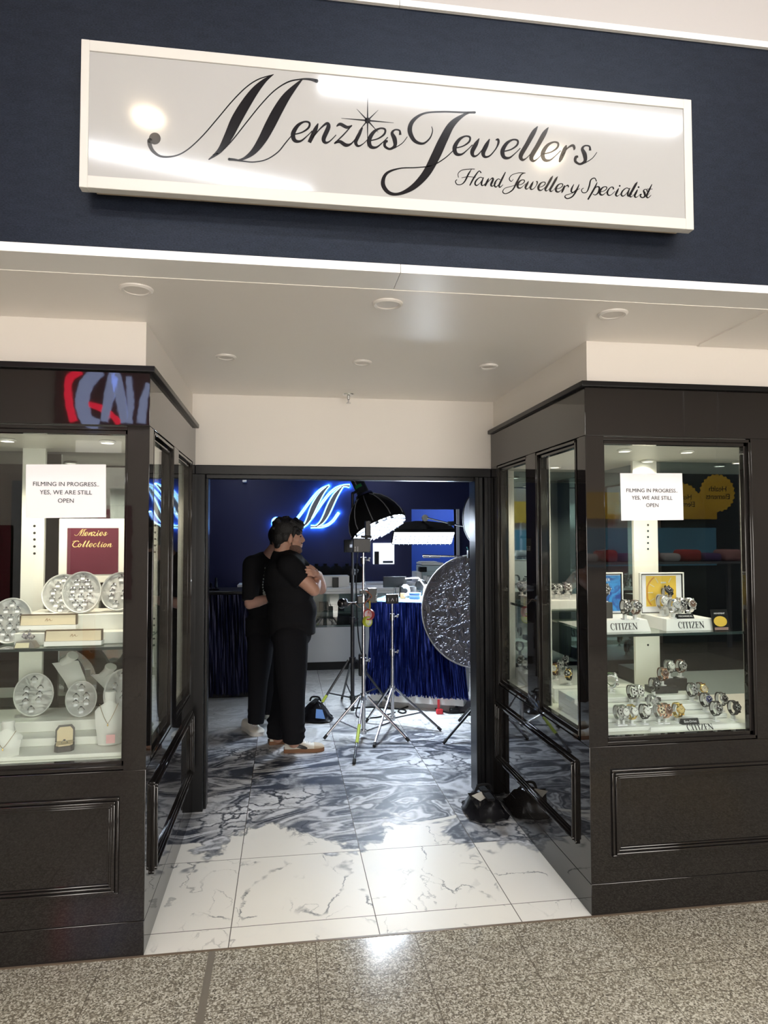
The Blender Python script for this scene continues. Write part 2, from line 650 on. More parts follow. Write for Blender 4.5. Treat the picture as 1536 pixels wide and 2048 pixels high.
def stroke(mb, pts, to3d, thick_vec, grow=0.0, sub=8):
    """ribbon of varying width along pts (u, v, w); to3d maps (u, v) to a point on the sign"""
    q = spline(pts, sub) if len(pts) > 2 else [tuple(p) for p in pts]
    A, B = [], []
    for i, (u, v, w) in enumerate(q):
        a, c = q[max(i - 1, 0)], q[min(i + 1, len(q) - 1)]
        du, dv = c[0] - a[0], c[1] - a[1]
        L = math.hypot(du, dv) or 1.0
        nu, nv = -dv / L, du / L
        h = w / 2 + grow
        A.append((u + nu * h, v + nv * h))
        B.append((u - nu * h, v - nv * h))
    b = bmesh.new()
    fa = [b.verts.new(to3d(*p)) for p in A]
    fb = [b.verts.new(to3d(*p)) for p in B]
    ba = [b.verts.new(to3d(*p) + thick_vec) for p in A]
    bb = [b.verts.new(to3d(*p) + thick_vec) for p in B]
    for i in range(len(q) - 1):
        b.faces.new((fa[i], fa[i + 1], fb[i + 1], fb[i]))
        b.faces.new((ba[i], bb[i], bb[i + 1], ba[i + 1]))
        b.faces.new((fa[i], ba[i], ba[i + 1], fa[i + 1]))
        b.faces.new((fb[i], fb[i + 1], bb[i + 1], bb[i]))
    b.faces.new((fa[0], fb[0], bb[0], ba[0]))
    b.faces.new((fa[-1], ba[-1], bb[-1], fb[-1]))
    mb._join(b)


def disc(mb, u, v, r, to3d, thick_vec, n=20):
    ring = [(u + r * math.cos(2 * PI * k / n), v + r * math.sin(2 * PI * k / n)) for k in range(n)]
    mb.hull([to3d(*p) for p in ring], [to3d(*p) + thick_vec for p in ring])


# glyphs written in zoomed-photo units; (origin u, baseline v, x-height, strokes)
GL = {
    'e': (20, 474, 134, [[(35, 425, 7), (95, 410, 8), (140, 378, 12), (145, 345, 12), (110, 338, 10), (65, 365, 20), (34, 420, 27), (45, 465, 22), (85, 470, 12), (130, 435, 6), (165, 400, 6)]]),
    'w': (150, 488, 134, [[(214, 354, 5), (190, 396, 26), (163, 450, 26), (172, 482, 16), (202, 475, 8), (245, 425, 6), (287, 362, 6)],
                          [(290, 358, 6), (266, 405, 26), (243, 458, 26), (255, 488, 16), (292, 480, 9), (335, 430, 8), (354, 388, 14), (352, 362, 14), (335, 365, 8)]]),
    'l': (500, 512, 134, [[(642, 265, 4), (612, 310, 28), (562, 400, 28), (518, 478, 27), (530, 510, 16), (560, 497, 6), (600, 455, 5)]]),
    'r': (795, 526, 134, [[(852, 403, 5), (840, 432, 24), (812, 498, 24), (800, 527, 8)], [(820, 480, 6), (860, 425, 8), (898, 405, 16), (910, 425, 15), (905, 438, 6)]]),
    's': (905, 541, 134, [[(1025, 442, 16), (1020, 412, 10), (988, 407, 9), (968, 430, 18), (985, 470, 27), (988, 518, 20), (952, 541, 13), (918, 522, 16), (920, 492, 18), (938, 486, 12)],
                          [(985, 535, 5), (1040, 500, 5), (1075, 455, 4)]]),
    'n': (1022, 447, 84, [[(1066, 366, 4), (1053, 395, 16), (1028, 447, 14)], [(1040, 430, 4), (1075, 388, 5), (1103, 366, 10), (1110, 382, 16), (1090, 430, 16), (1097, 448, 10), (1116, 442, 5), (1143, 415, 3)]]),
    'z': (1135, 460, 88, [[(1148, 378, 4), (1165, 368, 12), (1195, 382, 12), (1218, 374, 4)], [(1216, 374, 4), (1180, 415, 5), (1138, 455, 5)], [(1138, 455, 4), (1162, 446, 12), (1190, 462, 14), (1215, 455, 6), (1240, 425, 3)]]),
    'i': (1222, 464, 84, [[(1262, 384, 5), (1248, 412, 15), (1232, 448, 15), (1243, 465, 9), (1265, 455, 4), (1288, 432, 3)]]),
    'a': (185, 700, 60, [[(248, 645, 4), (228, 638, 4), (200, 660, 8), (190, 685, 9), (203, 698, 6), (228, 678, 3), (252, 640, 4)], [(254, 638, 3), (240, 670, 10), (238, 692, 9), (248, 698, 5), (268, 682, 3)]]),
    'd': (320, 710, 60, [[(368, 656, 4), (352, 650, 4), (332, 672, 9), (326, 698, 9), (338, 709, 6), (362, 685, 3)], [(406, 600, 5), (385, 642, 10), (360, 695, 10), (366, 711, 6), (388, 692, 3)]]),
    'y': (860, 745, 62, [[(900, 684, 3), (884, 715, 10), (880, 738, 9), (892, 745, 5), (915, 725, 3), (938, 686, 3)], [(940, 684, 3), (922, 725, 10), (890, 775, 8), (852, 792, 6), (832, 780, 7), (842, 765, 4), (890, 750, 3), (945, 715, 3)]]),
    'p': (1015, 768, 62, [[(1082, 672, 4), (1062, 715, 10), (1012, 802, 9)], [(1052, 735, 3), (1078, 706, 5), (1098, 712, 10), (1090, 748, 9), (1068, 767, 5), (1050, 760, 3)]]),
    'c': (1150, 772, 60, [[(1200, 728, 9), (1196, 713, 6), (1176, 716, 5), (1156, 745, 10), (1160, 768, 8), (1180, 770, 4), (1212, 742, 3)]]),
    't': (1425, 788, 62, [[(1476, 686, 4), (1455, 730, 10), (1436, 772, 10), (1446, 788, 6), (1470, 768, 3)], [(1438, 722, 3), (1480, 722, 3)]]),
    'o': (0, 60, 60, [[(42, 4, 4), (20, 10, 7), (2, 38, 10), (8, 58, 7), (28, 56, 7), (48, 28, 10), (44, 6, 6), (34, 3, 4)], [(44, 10, 3), (58, 18, 3), (72, 12, 3)]]),
}
BIG_M = [
    [(328, 440, 22), (329, 462, 18), (345, 490, 14), (380, 511, 9), (440, 508, 6), (495, 480, 5), (560, 420, 5), (625, 345, 5), (690, 268, 5), (750, 208, 5), (805, 172, 5), (872, 151, 3)],
    [(868, 153, 3), (832, 178, 18), (790, 222, 34), (748, 282, 44), (708, 350, 47), (672, 425, 38), (635, 485, 22), (586, 525, 4)],
    [(605, 505, 6), (640, 490, 5), (690, 440, 5), (752, 362, 5), (815, 284, 5), (875, 222, 5), (935, 184, 6), (990, 172, 6), (1030, 172, 10), (1062, 180, 16)],
    [(1000, 170, 4), (965, 205, 20), (925, 252, 36), (888, 312, 44), (855, 375, 45), (822, 437, 38), (785, 488, 26), (745, 518, 12), (712, 528, 5)],
    [(676, 523, 12), (700, 525, 10), (735, 531, 6), (785, 535, 5), (840, 524, 5), (890, 492, 5), (925, 450, 5), (950, 420, 4)],
]
BIG_J = [
    [(248, 415, 3), (252, 438, 5), (238, 473, 7), (205, 497, 10), (165, 482, 17), (143, 435, 22), (158, 388, 18), (212, 352, 9), (300, 344, 8), (400, 347, 9), (455, 347, 11)],
    [(455, 343, 3), (405, 358, 12), (345, 405, 32), (303, 480, 42), (268, 555, 44), (222, 640, 38), (160, 705, 27), (92, 738, 14), (42, 732, 17), (14, 690, 20), (32, 640, 13), (95, 616, 6), (175, 612, 5), (250, 602, 5), (310, 568, 5), (352, 530, 4)],
]

# ================================================================ THE PLACE: mall and shop shell
FY = 2.157     # fascia plane
CY = 2.757     # plane of the display-case fronts
DY = 4.13      # plane of the shop doorway
XL, XR = -0.535, 1.29
SOF = 2.472    # entrance soffit
MC = 4.2       # mall ceiling
BY = 9.4       # back wall of the shop

struct('floor_mall', MB().box(-7, 11, -4.2, CY - 0.012, -0.10, 0.0), M['terrazzo'])
struct('trim_1', MB().box(-7, 11, CY - 0.012, CY, -0.10, 0.0015), M['threshold'], 'brown threshold strip where terrazzo meets marble')
p = at(425, 1900, Z=0)
struct('trim_2', MB().box(p.x - 0.013, p.x + 0.013, -4.2, CY - 0.013, -0.02, 0.001), M['joint'], 'grey expansion joint strip across the terrazzo')
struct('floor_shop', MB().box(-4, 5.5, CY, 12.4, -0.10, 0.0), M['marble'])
struct('ceiling_mall', MB().box(-7, 11, -4.2, FY + 0.15, MC, MC + 0.1), M['cream'])
struct('wall_front', MB().box(-7, 11, FY, FY + 0.14, 2.50, 3.38), M['fascia'], 'dark navy fascia band above the shop entrance')
jx = at(800, 545, Y=FY).x
b = MB().box(-7, jx - 0.001, FY - 0.012, FY + 0.14, 2.474, 2.502)
b.box(jx + 0.001, 11, FY - 0.012, FY + 0.14, 2.474, 2.502)
struct('trim_3', b, M['white_trim'], 'white metal edge under the navy fascia')
b = MB().box(-7, jx - 0.001, FY - 0.012, FY + 0.14, 3.38, 3.402)
b.box(jx + 0.001, 11, FY - 0.012, FY + 0.14, 3.38, 3.402)
struct('trim_4', b, M['white_trim'], 'white metal edge along the top of the navy fascia')
struct('wall_upper', MB().box(-7, 11, FY, FY + 0.14, 3.402, MC), M['upper'])
b = MB().box(-4, 5.5, FY + 0.14, DY + 0.12, SOF, SOF + 0.12)
struct('ceiling_entrance', b, M['soffit'], 'pale soffit over the shop entrance')
a1, a2 = at(1400, 687, Z=SOF), at(1536, 630, Z=SOF)
b = MB().box(a1.x - 0.006, a1.x + 0.006, FY + 0.15, a1.y, SOF - 0.006, SOF)
b.box(a1.x + 0.006, 5.5, FY + 0.15, CY + 0.02, SOF - 0.004, SOF)
struct('trim_5', b, M['soffit'], 'shallow panel step at the far end of the soffit')
struct('wall_left', MB().box(-4, XL - 0.022, CY + 0.022, DY + 0.12, 2.285, SOF), M['cream'], 'cream wall above the jewellery case')
struct('wall_right', MB().box(XR + 0.022, 5.5, CY + 0.022, DY + 0.12, 2.285, SOF), M['cream'], 'cream wall above the watch case')
b = MB().box(XL - 0.022, XR + 0.022, DY, DY + 0.12, 2.043, SOF)
struct('wall_entrance', b, M['cream'], 'cream wall above the doorway')

# doorway frame
b = MB().box(XL, XR, DY - 0.015, DY + 0.12, 1.987, 2.043, 0.004)
b.box(XL + 0.06, XR - 0.085, DY + 0.02, DY + 0.10, 1.965, 1.99, 0.003)
b.box(XL - 0.05, XL + 0.058, DY - 0.01, DY + 0.13, 0.0, 1.99, 0.004)
b.box(XL + 0.058, XL + 0.072, DY + 0.03, DY + 0.12, 0.0, 1.97, 0.003)
for k in range(3):
    b.box(XR - 0.105 + 0.03 * k, XR - 0.078 + 0.03 * k, DY - 0.012 + 0.02 * (k % 2), DY + 0.13, 0.0, 1.99, 0.004)
b.box(XR - 0.022, XR + 0.05, DY - 0.005, DY + 0.13, 0.0, 1.99, 0.004)
struct('door_1', b, M['black_satin'], 'black frame of the open shop doorway')

# shop interior
d1 = at(823, 1018, Y=BY)
d2 = at(912, 1018, Y=BY)
struct('wall_shop_back', MB().box(-4, d1.x, BY, BY + 0.12, 0, 2.75).box(d2.x, 5.5, BY, BY + 0.12, 0, 2.75).box(d1.x, d2.x, BY, BY + 0.12, d1.z, 2.75), M['navy'])
struct('wall_shop_left', MB().box(-4.1, -4.0, DY + 0.12, BY, 0, 2.75), M['navy'])
struct('wall_shop_right', MB().box(5.5, 5.6, DY + 0.12, 12.4, 0, 2.75), M['navy'])
b = MB().box(-4, XL - 0.05, DY + 0.06, DY + 0.12, 0, 2.75).box(XR + 0.05, 5.5, DY + 0.06, DY + 0.12, 0, 2.75)
b.box(XL - 0.05, XR + 0.05, DY + 0.12, DY + 0.14, 2.043, 2.75)
struct('wall_shop_front', b, M['navy'])
struct('ceiling_shop', MB().box(-4.1, 5.6, DY + 0.121, 12.4, 2.75, 2.85), M['navy'])
struct('wall_back_room', MB().box(0.5, 5.5, 11.4, 11.5, 0, 2.75), M['blue_room'], 'bright blue wall of the room beyond the shop')
e2 = at(918, 1018, Y=BY).x
b = MB().box(d2.x, e2, BY - 0.02, BY + 0.125, 0, d1.z)
struct('trim_6', b, M['white'], 'white jamb of the doorway to the blue room')

# back-room lamp
lamp = thing('back_room_lamp', 'flat lamp on the ceiling of the blue back room', 'ceiling lamp', (2.9, 10.4, 2.72))
obj('diffuser', MB().box(2.6, 3.2, 10.2, 10.6, 2.70, 2.735), mat('back_room_diffuser', (0.9, 0.9, 0.9), 0.4, emit=(0.8, 0.9, 1.0), estr=45.0), lamp)
obj('housing', MB().box(2.58, 3.22, 10.18, 10.62, 2.72, 2.75), M['white'], lamp)

# shop ceiling downlights: the first two mirror as glints on the terrazzo threshold, the last two are added fill
def shop_downlight(p, label, e):
    t = thing('shop_downlight', label, 'ceiling light', p, 0, 'round lights in the shop ceiling')
    mx = chain_matrix(t)
    obj('trim_ring', MB().lathe([(0.085, 0.0), (0.10, -0.004), (0.10, -0.010), (0.085, -0.014), (0.076, -0.004)], 28, mx), M['white'], t)
    obj('lens', MB().lathe([(0.0, -0.005), (0.077, -0.005), (0.077, -0.002), (0, -0.002)], 28, mx), mat('shop_lens', (0.9, 0.9, 0.9), 0.4, emit=(0.88, 0.94, 1.0), estr=e), t)


def bounce(u, v, z):
    s = at(u, v, Z=0.0)
    k = (EYE + z) / EYE
    return Vector((s.x * k, s.y * k, z))


shop_downlight(bounce(755, 1893, 2.749), 'shop ceiling light mirrored as the bright glint on the terrazzo', 95.0)
shop_downlight(bounce(1017, 1862, 2.749), 'shop ceiling light mirrored as the faint glint on the terrazzo', 40.0)
shop_downlight(Vector((-0.6, 8.7, 2.749)), 'added ceiling fill light over the necklace busts', 75.0)  # this and the next: unseen lamps added to brighten back wall and counters
shop_downlight(Vector((1.3, 8.8, 2.749)), 'added ceiling fill light over the copier table', 75.0)

# ---------------------------------------------------------------- mall ceiling luminaires (seen as reflections on the sign)
def mirror_on_ceiling(u, v):
    s = at(u, v, Y=2.07)
    k = (s.z - EYE) / s.y
    d = (MC - 0.03 - s.z) / k
    return Vector((s.x + s.x / s.y * d, s.y - d, MC))


def linear_light(p, q, label, wid=0.16, m='lamp_white'):
    d = (q - p)
    L, ang = d.length, math.atan2(d.y, d.x)
    c = (p + q) / 2
    t = thing('linear_ceiling_light', label, 'ceiling light', (c.x, c.y, MC), ang, 'linear lights on the mall ceiling')
    mx = chain_matrix(t)
    obj('housing', MB().box(-L / 2 - 0.02, L / 2 + 0.02, -wid / 2 - 0.02, wid / 2 + 0.02, -0.03, 0.0, mx=mx), M['white'], t)
    obj('diffuser', MB().box(-L / 2, L / 2, -wid / 2, wid / 2, -0.04, -0.012, mx=mx), M[m], t)


linear_light(mirror_on_ceiling(640, 162), mirror_on_ceiling(1365, 250), 'white linear mall light mirrored along the top of the sign', 0.10, 'lamp_streak')
linear_light(mirror_on_ceiling(165, 290), mirror_on_ceiling(620, 382), 'white linear mall light mirrored low on the sign', 0.10, 'lamp_streak')
for i, (x, y) in enumerate([(-4.5, -1.6), (-1.5, -2.6), (1.9, -2.6), (4.8, -1.8), (8.2, -1.6)]):
    linear_light(Vector((x - 0.9, y, MC)), Vector((x + 0.9, y, MC)), 'white linear light on the mall ceiling away from the sign', 0.22)


def spot_down(p, label):
    t = thing('mall_downlight', label, 'ceiling light', p, 0, 'round lights on the mall ceiling')
    mx = chain_matrix(t)
    obj('trim_ring', MB().lathe([(0.10, 0.0), (0.115, -0.004), (0.115, -0.012), (0.10, -0.016), (0.09, -0.005)], 28, mx), M['white'], t)
    obj('lens', MB().lathe([(0.0, -0.006), (0.09, -0.006), (0.09, -0.002), (0, -0.002)], 28, mx), M['lamp_warm'], t)


spot_down(mirror_on_ceiling(295, 238), 'round warm mall light mirrored beside the lettering')
spot_down(mirror_on_ceiling(1100, 318), 'round warm mall light mirrored over the lettering')

# ---------------------------------------------------------------- the shop across the mall (seen only as reflections)
OY = -4.0
struct('wall_opposite', MB().box(-7, 11, OY - 0.12, OY, 0, MC), mat('opposite_wall', (0.62, 0.56, 0.50), 0.6))
struct('wall_mall_left', MB().box(-7.1, -7, OY, FY, 0, MC), M['cream'])
struct('wall_mall_right', MB().box(11, 11.1, OY, FY, 0, MC), M['cream'])


def across(u, v, plane='Y', val=CY):
    """point on the opposite front that a photo pixel mirrors when the ray bounces off the case front"""
    s = at(u, v, Y=val)
    d = val - OY - 0.02
    return Vector((s.x + s.x / s.y * d, OY + 0.02, s.z + (s.z - EYE) / s.y * d))


def panel_across(name, u0, u1, v0, v1, m, label, cat, out=0.02):
    a, c = across(u0, v0), across(u1, v1)
    o = obj(name, MB().box(a.x, c.x, OY + 0.002, OY + out, c.z, a.z), m)
    return tag(o, label, cat)


lit = mat('fill_light_panel', (0.5, 0.45, 0.4), 0.5, emit=(1.0, 0.95, 0.88), estr=11.0)  # emissive panels added out of view to fill the walls under the soffit
for x0_, x1_, lab in ((-0.95, 0.2, 'added fill light panel straight across the mall'), (1.3, 3.3, 'added fill light panel across the mall beside the straight one')):
    w_ = thing('fill_light_panel', lab, 'fill light', ((x0_ + x1_) / 2, OY, 0.3))
    obj('lit_pane', MB().box(x0_, x1_, OY + 0.002, OY + 0.015, 0.3, 2.7), lit, w_)
    for q_ in ((x0_ - 0.05, x0_, 0.25, 2.75), (x1_, x1_ + 0.05, 0.25, 2.75), (x0_, x1_, 0.25, 0.3), (x0_, x1_, 2.7, 2.75)):
        obj('fill_panel_bar', MB().box(q_[0], q_[1], OY + 0.002, OY + 0.04, q_[2], q_[3]), M['black_satin'], w_)
panel_across('advertising_panel', -70, 20, 1050, 1240, mat('ad_maroon', (0.17, 0.012, 0.03), 0.4), 'maroon advertising panel mirrored at the edge of the jewellery window', 'poster')
panel_across('advertising_panel', 140, 262, 1010, 1200, mat('ad_red', (0.20, 0.02, 0.045), 0.4), 'maroon advertising panel mirrored over the ring trays', 'poster', 0.03)
panel_across('advertising_panel', 165, 186, 1185, 1370, mat('ad_orange', (0.60, 0.17, 0.02), 0.4), 'orange advertising panel mirrored beside the necklace bust', 'poster', 0.05)
panel_across('shelf_display', 20, 60, 960, 1270, mat('shelf_grey', (0.33, 0.35, 0.38), 0.5), 'grey stocked shelf front mirrored in the jewellery window', 'shelf')
panel_across('shop_light_panel', 150, 240, 880, 905, mat('cove', (0.9, 0.9, 0.9), 0.5, emit=(1, 0.9, 0.8), estr=1.4), 'pale lit bulkhead mirrored high in the jewellery window', 'light panel', 0.06)
panel_across('dark_shutter', 1325, 1490, 915, 1300, mat('shutter', (0.05, 0.075, 0.09), 0.4), 'dark teal shop shutter mirrored in the watch window', 'shutter')

# red lit sign mirrored in the header of the jewellery case
sg = thing('red_lit_sign', 'glowing red sign with pale blue curves mirrored in the header above the ring window', 'sign', (-2.4, OY, 3.4))
a, c = across(128, 742), across(318, 852)
obj('sign_panel', MB().box(a.x - 0.1, c.x + 0.5, OY, OY + 0.06, c.z, min(a.z, MC - 0.05)), mat('sign_maroon', (0.10, 0.01, 0.02), 0.4, emit=(0.55, 0.02, 0.06), estr=0.12), sg)
def sgp(u, v):
    q = across(u, v)
    return Vector((q.x, OY + 0.065, min(q.z, MC - 0.02)))
red, blu = MB(), MB()
tv = Vector((0, 0.03, 0))
for s in ([(150, 845, 14), (140, 800, 15), (142, 760, 14), (165, 745, 12)], [(180, 810, 9), (205, 818, 12), (230, 835, 10), (240, 850, 8)]):
    stroke(red, s, sgp, tv)
for s in ([(205, 745, 16), (180, 765, 26), (168, 800, 26), (175, 840, 24), (200, 850, 18)], [(212, 845, 14), (222, 790, 20), (232, 752, 18), (243, 795, 20), (250, 848, 14)],
          [(262, 848, 10), (263, 800, 12), (260, 756, 9)], [(285, 848, 16), (290, 800, 14), (300, 770, 10)]):
    stroke(blu, s, sgp, tv + Vector((0, 0.01, 0)))
obj('red_outline', red, mat('sign_red', (0.8, 0.02, 0.05), 0.4, emit=(1.0, 0.01, 0.05), estr=9.0), sg)
obj('pale_strokes', blu, mat('sign_pale', (0.5, 0.6, 0.8), 0.4, emit=(0.42, 0.50, 0.85), estr=5.0), sg)

# yellow scalloped discs mirrored in the watch window
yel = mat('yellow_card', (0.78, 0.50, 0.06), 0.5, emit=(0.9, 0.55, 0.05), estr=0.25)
for (u, v, r, lab) in ((1441, 990, 0.27, 'yellow scalloped shop sign, the higher of the mirrored pair'), (1372, 1005, 0.25, 'yellow scalloped shop sign, the lower of the mirrored pair')):
    c = across(u, v)
    y0 = OY + 0.5
    c = Vector((c.x * (CY - y0 + CY) / (CY - OY + CY), y0, c.z))
    t = thing('scalloped_sign', lab, 'sign', c, 0, 'yellow scalloped signs across the mall')
    poly = []
    for k in range(96):
        rr = r * (1 + 0.05 * math.cos(24 * 2 * PI * k / 96))
        poly.append((rr * math.cos(2 * PI * k / 96), rr * math.sin(2 * PI * k / 96)))
    obj('sign_plate', MB().prism(poly, 0.02, facing(c, 0, 1)), yel, t)
    obj('hanger', MB().cyl(c + Vector((0, 0, r)), (c.x, c.y, MC), 0.004, n=6), M['steel'], t)
    text('lettering', 'Health\nElements', r * 0.42, M['ink'], t, facing(c + Vector((0, 0.022, 0)), 0, 1), spacing=0.95)

# yellow band, clothing rack and lit panel mirrored in the deep glass of the watch case
BMY = 4.07     # mirror at the far end of the watch case


def across2(u, v):
    s = at(u, v, Y=BMY)
    d = BMY - OY - 0.05
    return Vector((s.x + s.x / s.y * d, OY + 0.05, s.z + (s.z - EYE) / s.y * d))


a, c = across2(1005, 1003), across2(1262, 1046)
tag(obj('yellow_fascia_band', MB().box(a.x, c.x, OY + 0.061, OY + 0.09, c.z, a.z), yel), 'yellow band across the opposite shop, mirrored in the watch case', 'sign band')
a, c = across2(1005, 1060), across2(1262, 1120)
tag(obj('blue_display_panel', MB().box(a.x, c.x, OY + 0.061, OY + 0.08, c.z, a.z), mat('ad_blue', (0.10, 0.27, 0.38), 0.4, emit=(0.2, 0.6, 0.9), estr=0.25)), 'pale blue lit display mirrored in the watch case', 'display')
gz = across2(1130, 1112).z
t = thing('garment_table', 'grey display table of folded garments mirrored in the watch case', 'table', ((a.x + c.x) / 2, OY + 0.5, 0))
mg = mat('table_grey', (0.2, 0.22, 0.25), 0.4)
obj('tabletop', MB().box(a.x, c.x, OY + 0.3, OY + 0.8, gz - 0.03, gz), mg, t)
for x in (a.x + 0.1, c.x - 0.15):
    obj('leg', MB().box(x, x + 0.05, OY + 0.5, OY + 0.55, 0, gz - 0.03), mg, t)
cm = [mat('cloth_white', (0.7, 0.7, 0.72), 0.8), mat('cloth_red', (0.5, 0.06, 0.06), 0.8), mat('cloth_violet', (0.16, 0.10, 0.28), 0.8), mat('cloth_pink', (0.55, 0.30, 0.30), 0.8)]
n_g = 8
for i in range(n_g):
    x = a.x + (c.x - a.x) * (i + 0.5) / n_g
    w = (c.x - a.x) / n_g * 0.44
    o = obj('folded_garment', MB().box(x - w, x + w, OY + 0.4, OY + 0.72, gz + 0.001, gz + 0.12 + 0.05 * (i % 2), 0.05, 3), cm[i % 4])
    nm = ('white', 'red', 'violet', 'pink')[i % 4]
    tag(o, nm + ' folded garment on the far table mirrored in the watch case', 'garment', 'mirrored %s garments' % nm)

# ================================================================ ENTRANCE CEILING FITTINGS
for i, (u, v, lab) in enumerate([
        (273, 578, 'recessed soffit light under the fascia, over the jewellery case corner'),
        (775, 607, 'recessed soffit light under the fascia, in the middle of its row'),
        (1225, 627, 'recessed soffit light under the fascia, over the watch case corner'),
        (452, 713, 'recessed light of the inner row, nearest the jewellery case'),
        (724, 724, 'recessed light of the inner row, in front of the sprinkler'),
        (977, 732, 'recessed light of the inner row, nearest the watch case')]):
    c = at(u, v, Z=SOF)
    R0 = 0.055 if i < 3 else 0.046
    t = thing('recessed_light', lab, 'ceiling light', c, 0, 'recessed lights in the soffit')
    mx = chain_matrix(t)
    obj('trim_ring', MB().lathe([(R0 * 0.74, 0.0), (R0 * 0.76, -0.007), (R0 * 0.9, -0.009), (R0 * 1.03, -0.004), (R0 * 1.05, 0.0)], 32, mx), M['downlight_ring'], t)
    obj('lens', MB().lathe([(0.0, -0.003), (R0 * 0.78, -0.004), (R0 * 0.78, -0.001), (0, -0.001)], 32, mx), M['downlight'], t)
c = at(697, 789, Z=SOF)
t = thing('sprinkler_head', 'small metal fire sprinkler in the soffit before the doorway', 'sprinkler', c)
mx = chain_matrix(t)
obj('escutcheon', MB().lathe([(0.0, 0.0), (0.038, 0.0), (0.036, -0.005), (0.018, -0.010), (0, -0.010)], 24, mx), M['chrome'], t)
b = MB().lathe([(0.0, -0.008), (0.009, -0.008), (0.008, -0.03), (0.004, -0.034), (0.004, -0.05), (0.014, -0.052), (0.014, -0.055), (0, -0.055)], 14, mx)
obj('nozzle', b, M['steel'], t)

# ================================================================ SHOP SIGN
SY = 2.075
tl, br = at(162, 80, Y=SY), at(1386, 458, Y=SY)
tr, bl = at(1385, 197, Y=SY), at(158, 375, Y=SY)
sx0, sx1 = (tl.x + bl.x) / 2, (tr.x + br.x) / 2
sz0, sz1 = (br.z + bl.z) / 2, (tl.z + tr.z) / 2
sign = thing('shop_sign', 'long white lightbox sign with black script lettering on the navy fascia', 'sign', ((sx0 + sx1) / 2, FY, sz0))
obj('back_box', MB().box(sx0 + 0.03, sx1 - 0.016, SY + 0.03, FY, sz0 + 0.022, sz1 - 0.02), mat('sign_backbox', (0.62, 0.52, 0.40), 0.5), sign)
b = MB()
i_, o_ = 0.032, 0.0
fx0, fx1, fz0, fz1 = sx0 + 0.024, sx1 - 0.030, sz0 + 0.038, sz1 - 0.034
b.box(sx0, fx0, SY, SY + 0.032, sz0, sz1, 0.002)
b.box(fx1, sx1, SY, SY + 0.032, sz0, sz1, 0.002)
b.box(fx0 - 0.001, fx1 + 0.001, SY + 0.0002, SY + 0.032, sz0 + 0.0002, fz0, 0.002)
b.box(fx0 - 0.001, fx1 + 0.001, SY + 0.0002, SY + 0.032, fz1, sz1 - 0.0002, 0.002)
obj('sign_frame', b, M['warm_white'], sign)
obj('face_panel', MB().box(fx0 - 0.004, fx1 + 0.004, SY + 0.004, SY + 0.02, fz0 - 0.004, fz1 + 0.004), M['sign_face'], sign)
LY = SY + 0.0032
TV = Vector((0, 0.002, 0))


def on_sign(u, v):
    return at(u, v, Y=LY)


def frame_map(u0, v0, s):
    return lambda u, v: on_sign(u0 + u / s, v0 + v / s)


def script(mb, word, spots, xh, to3d, thick, wmul=1.0, lean=0.0, grow=0.0):
    """each letter of word at spots[i] = (u, v) of its origin on the baseline; xh = x-height in the same units"""
    for ch, (u, v) in zip(word, spots):
        o_u, o_v, h, strokes = GL[ch]
        k = xh / h
        for s in strokes:
            stroke(mb, [(u + (a - o_u) * k, v + (c - o_v) * k, w * k * wmul) for a, c, w in s], to3d, thick, grow, sub=6)
        if ch == 'i':
            disc(mb, u + (1272 - o_u) * k, v + (360 - o_v) * k, 9 * k, to3d, thick, 12)


mA = frame_map(150, 80, 2.1943)
b = MB()
for s in BIG_M:
    stroke(b, s, mA, TV)
disc(b, 350, 432, 26, mA, TV)
disc(b, 328, 441, 10.5, mA, TV, 14)
disc(b, 1060, 179.5, 8.2, mA, TV, 14)
disc(b, 677, 523, 6.2, mA, TV, 14)
script(b, 'en', [(948, 446), (1022, 449)], 86, mA, TV, 1.15)
script(b, 'z', [(1135, 459)], 86, mA, TV, 1.15)
for s in GL['i'][3]:
    stroke(b, s, mA, TV)
script(b, 'es', [(1282, 473), (1352, 478)], 84, mA, TV, 1.15)
obj('lettering_first_word', b, M['letter'], sign)
b = MB()
cu, cv = 1284, 353
for (u, v) in ((1284, 244), (1284, 470), (1169, 343), (1399, 363), (1236, 302), (1331, 307), (1243, 402), (1331, 405)):
    stroke(b, [(cu, cv, 7), (u, v, 0.8)], mA, TV)
disc(b, cu, cv, 13, mA, TV)
obj('starburst', b, M['letter'], sign)
mB = frame_map(760, 80, 2.4)
b = MB()
for s in BIG_J:
    stroke(b, s, mB, TV)
disc(b, 455, 347, 5.6, mB, TV, 14)
mC = frame_map(900, 180, 3.6571)
for word, spots in (('e', [(20, 474)]), ('w', [(150, 488)]), ('e', [(370, 499)]), ('l', [(500, 512)]), ('l', [(578, 520)]), ('e', [(665, 517)]), ('r', [(795, 526)]), ('s', [(905, 541)])):
    script(b, word, spots, 134, mC, TV, 1.15)
obj('lettering_second_word', b, M['letter'], sign)
b = MB()
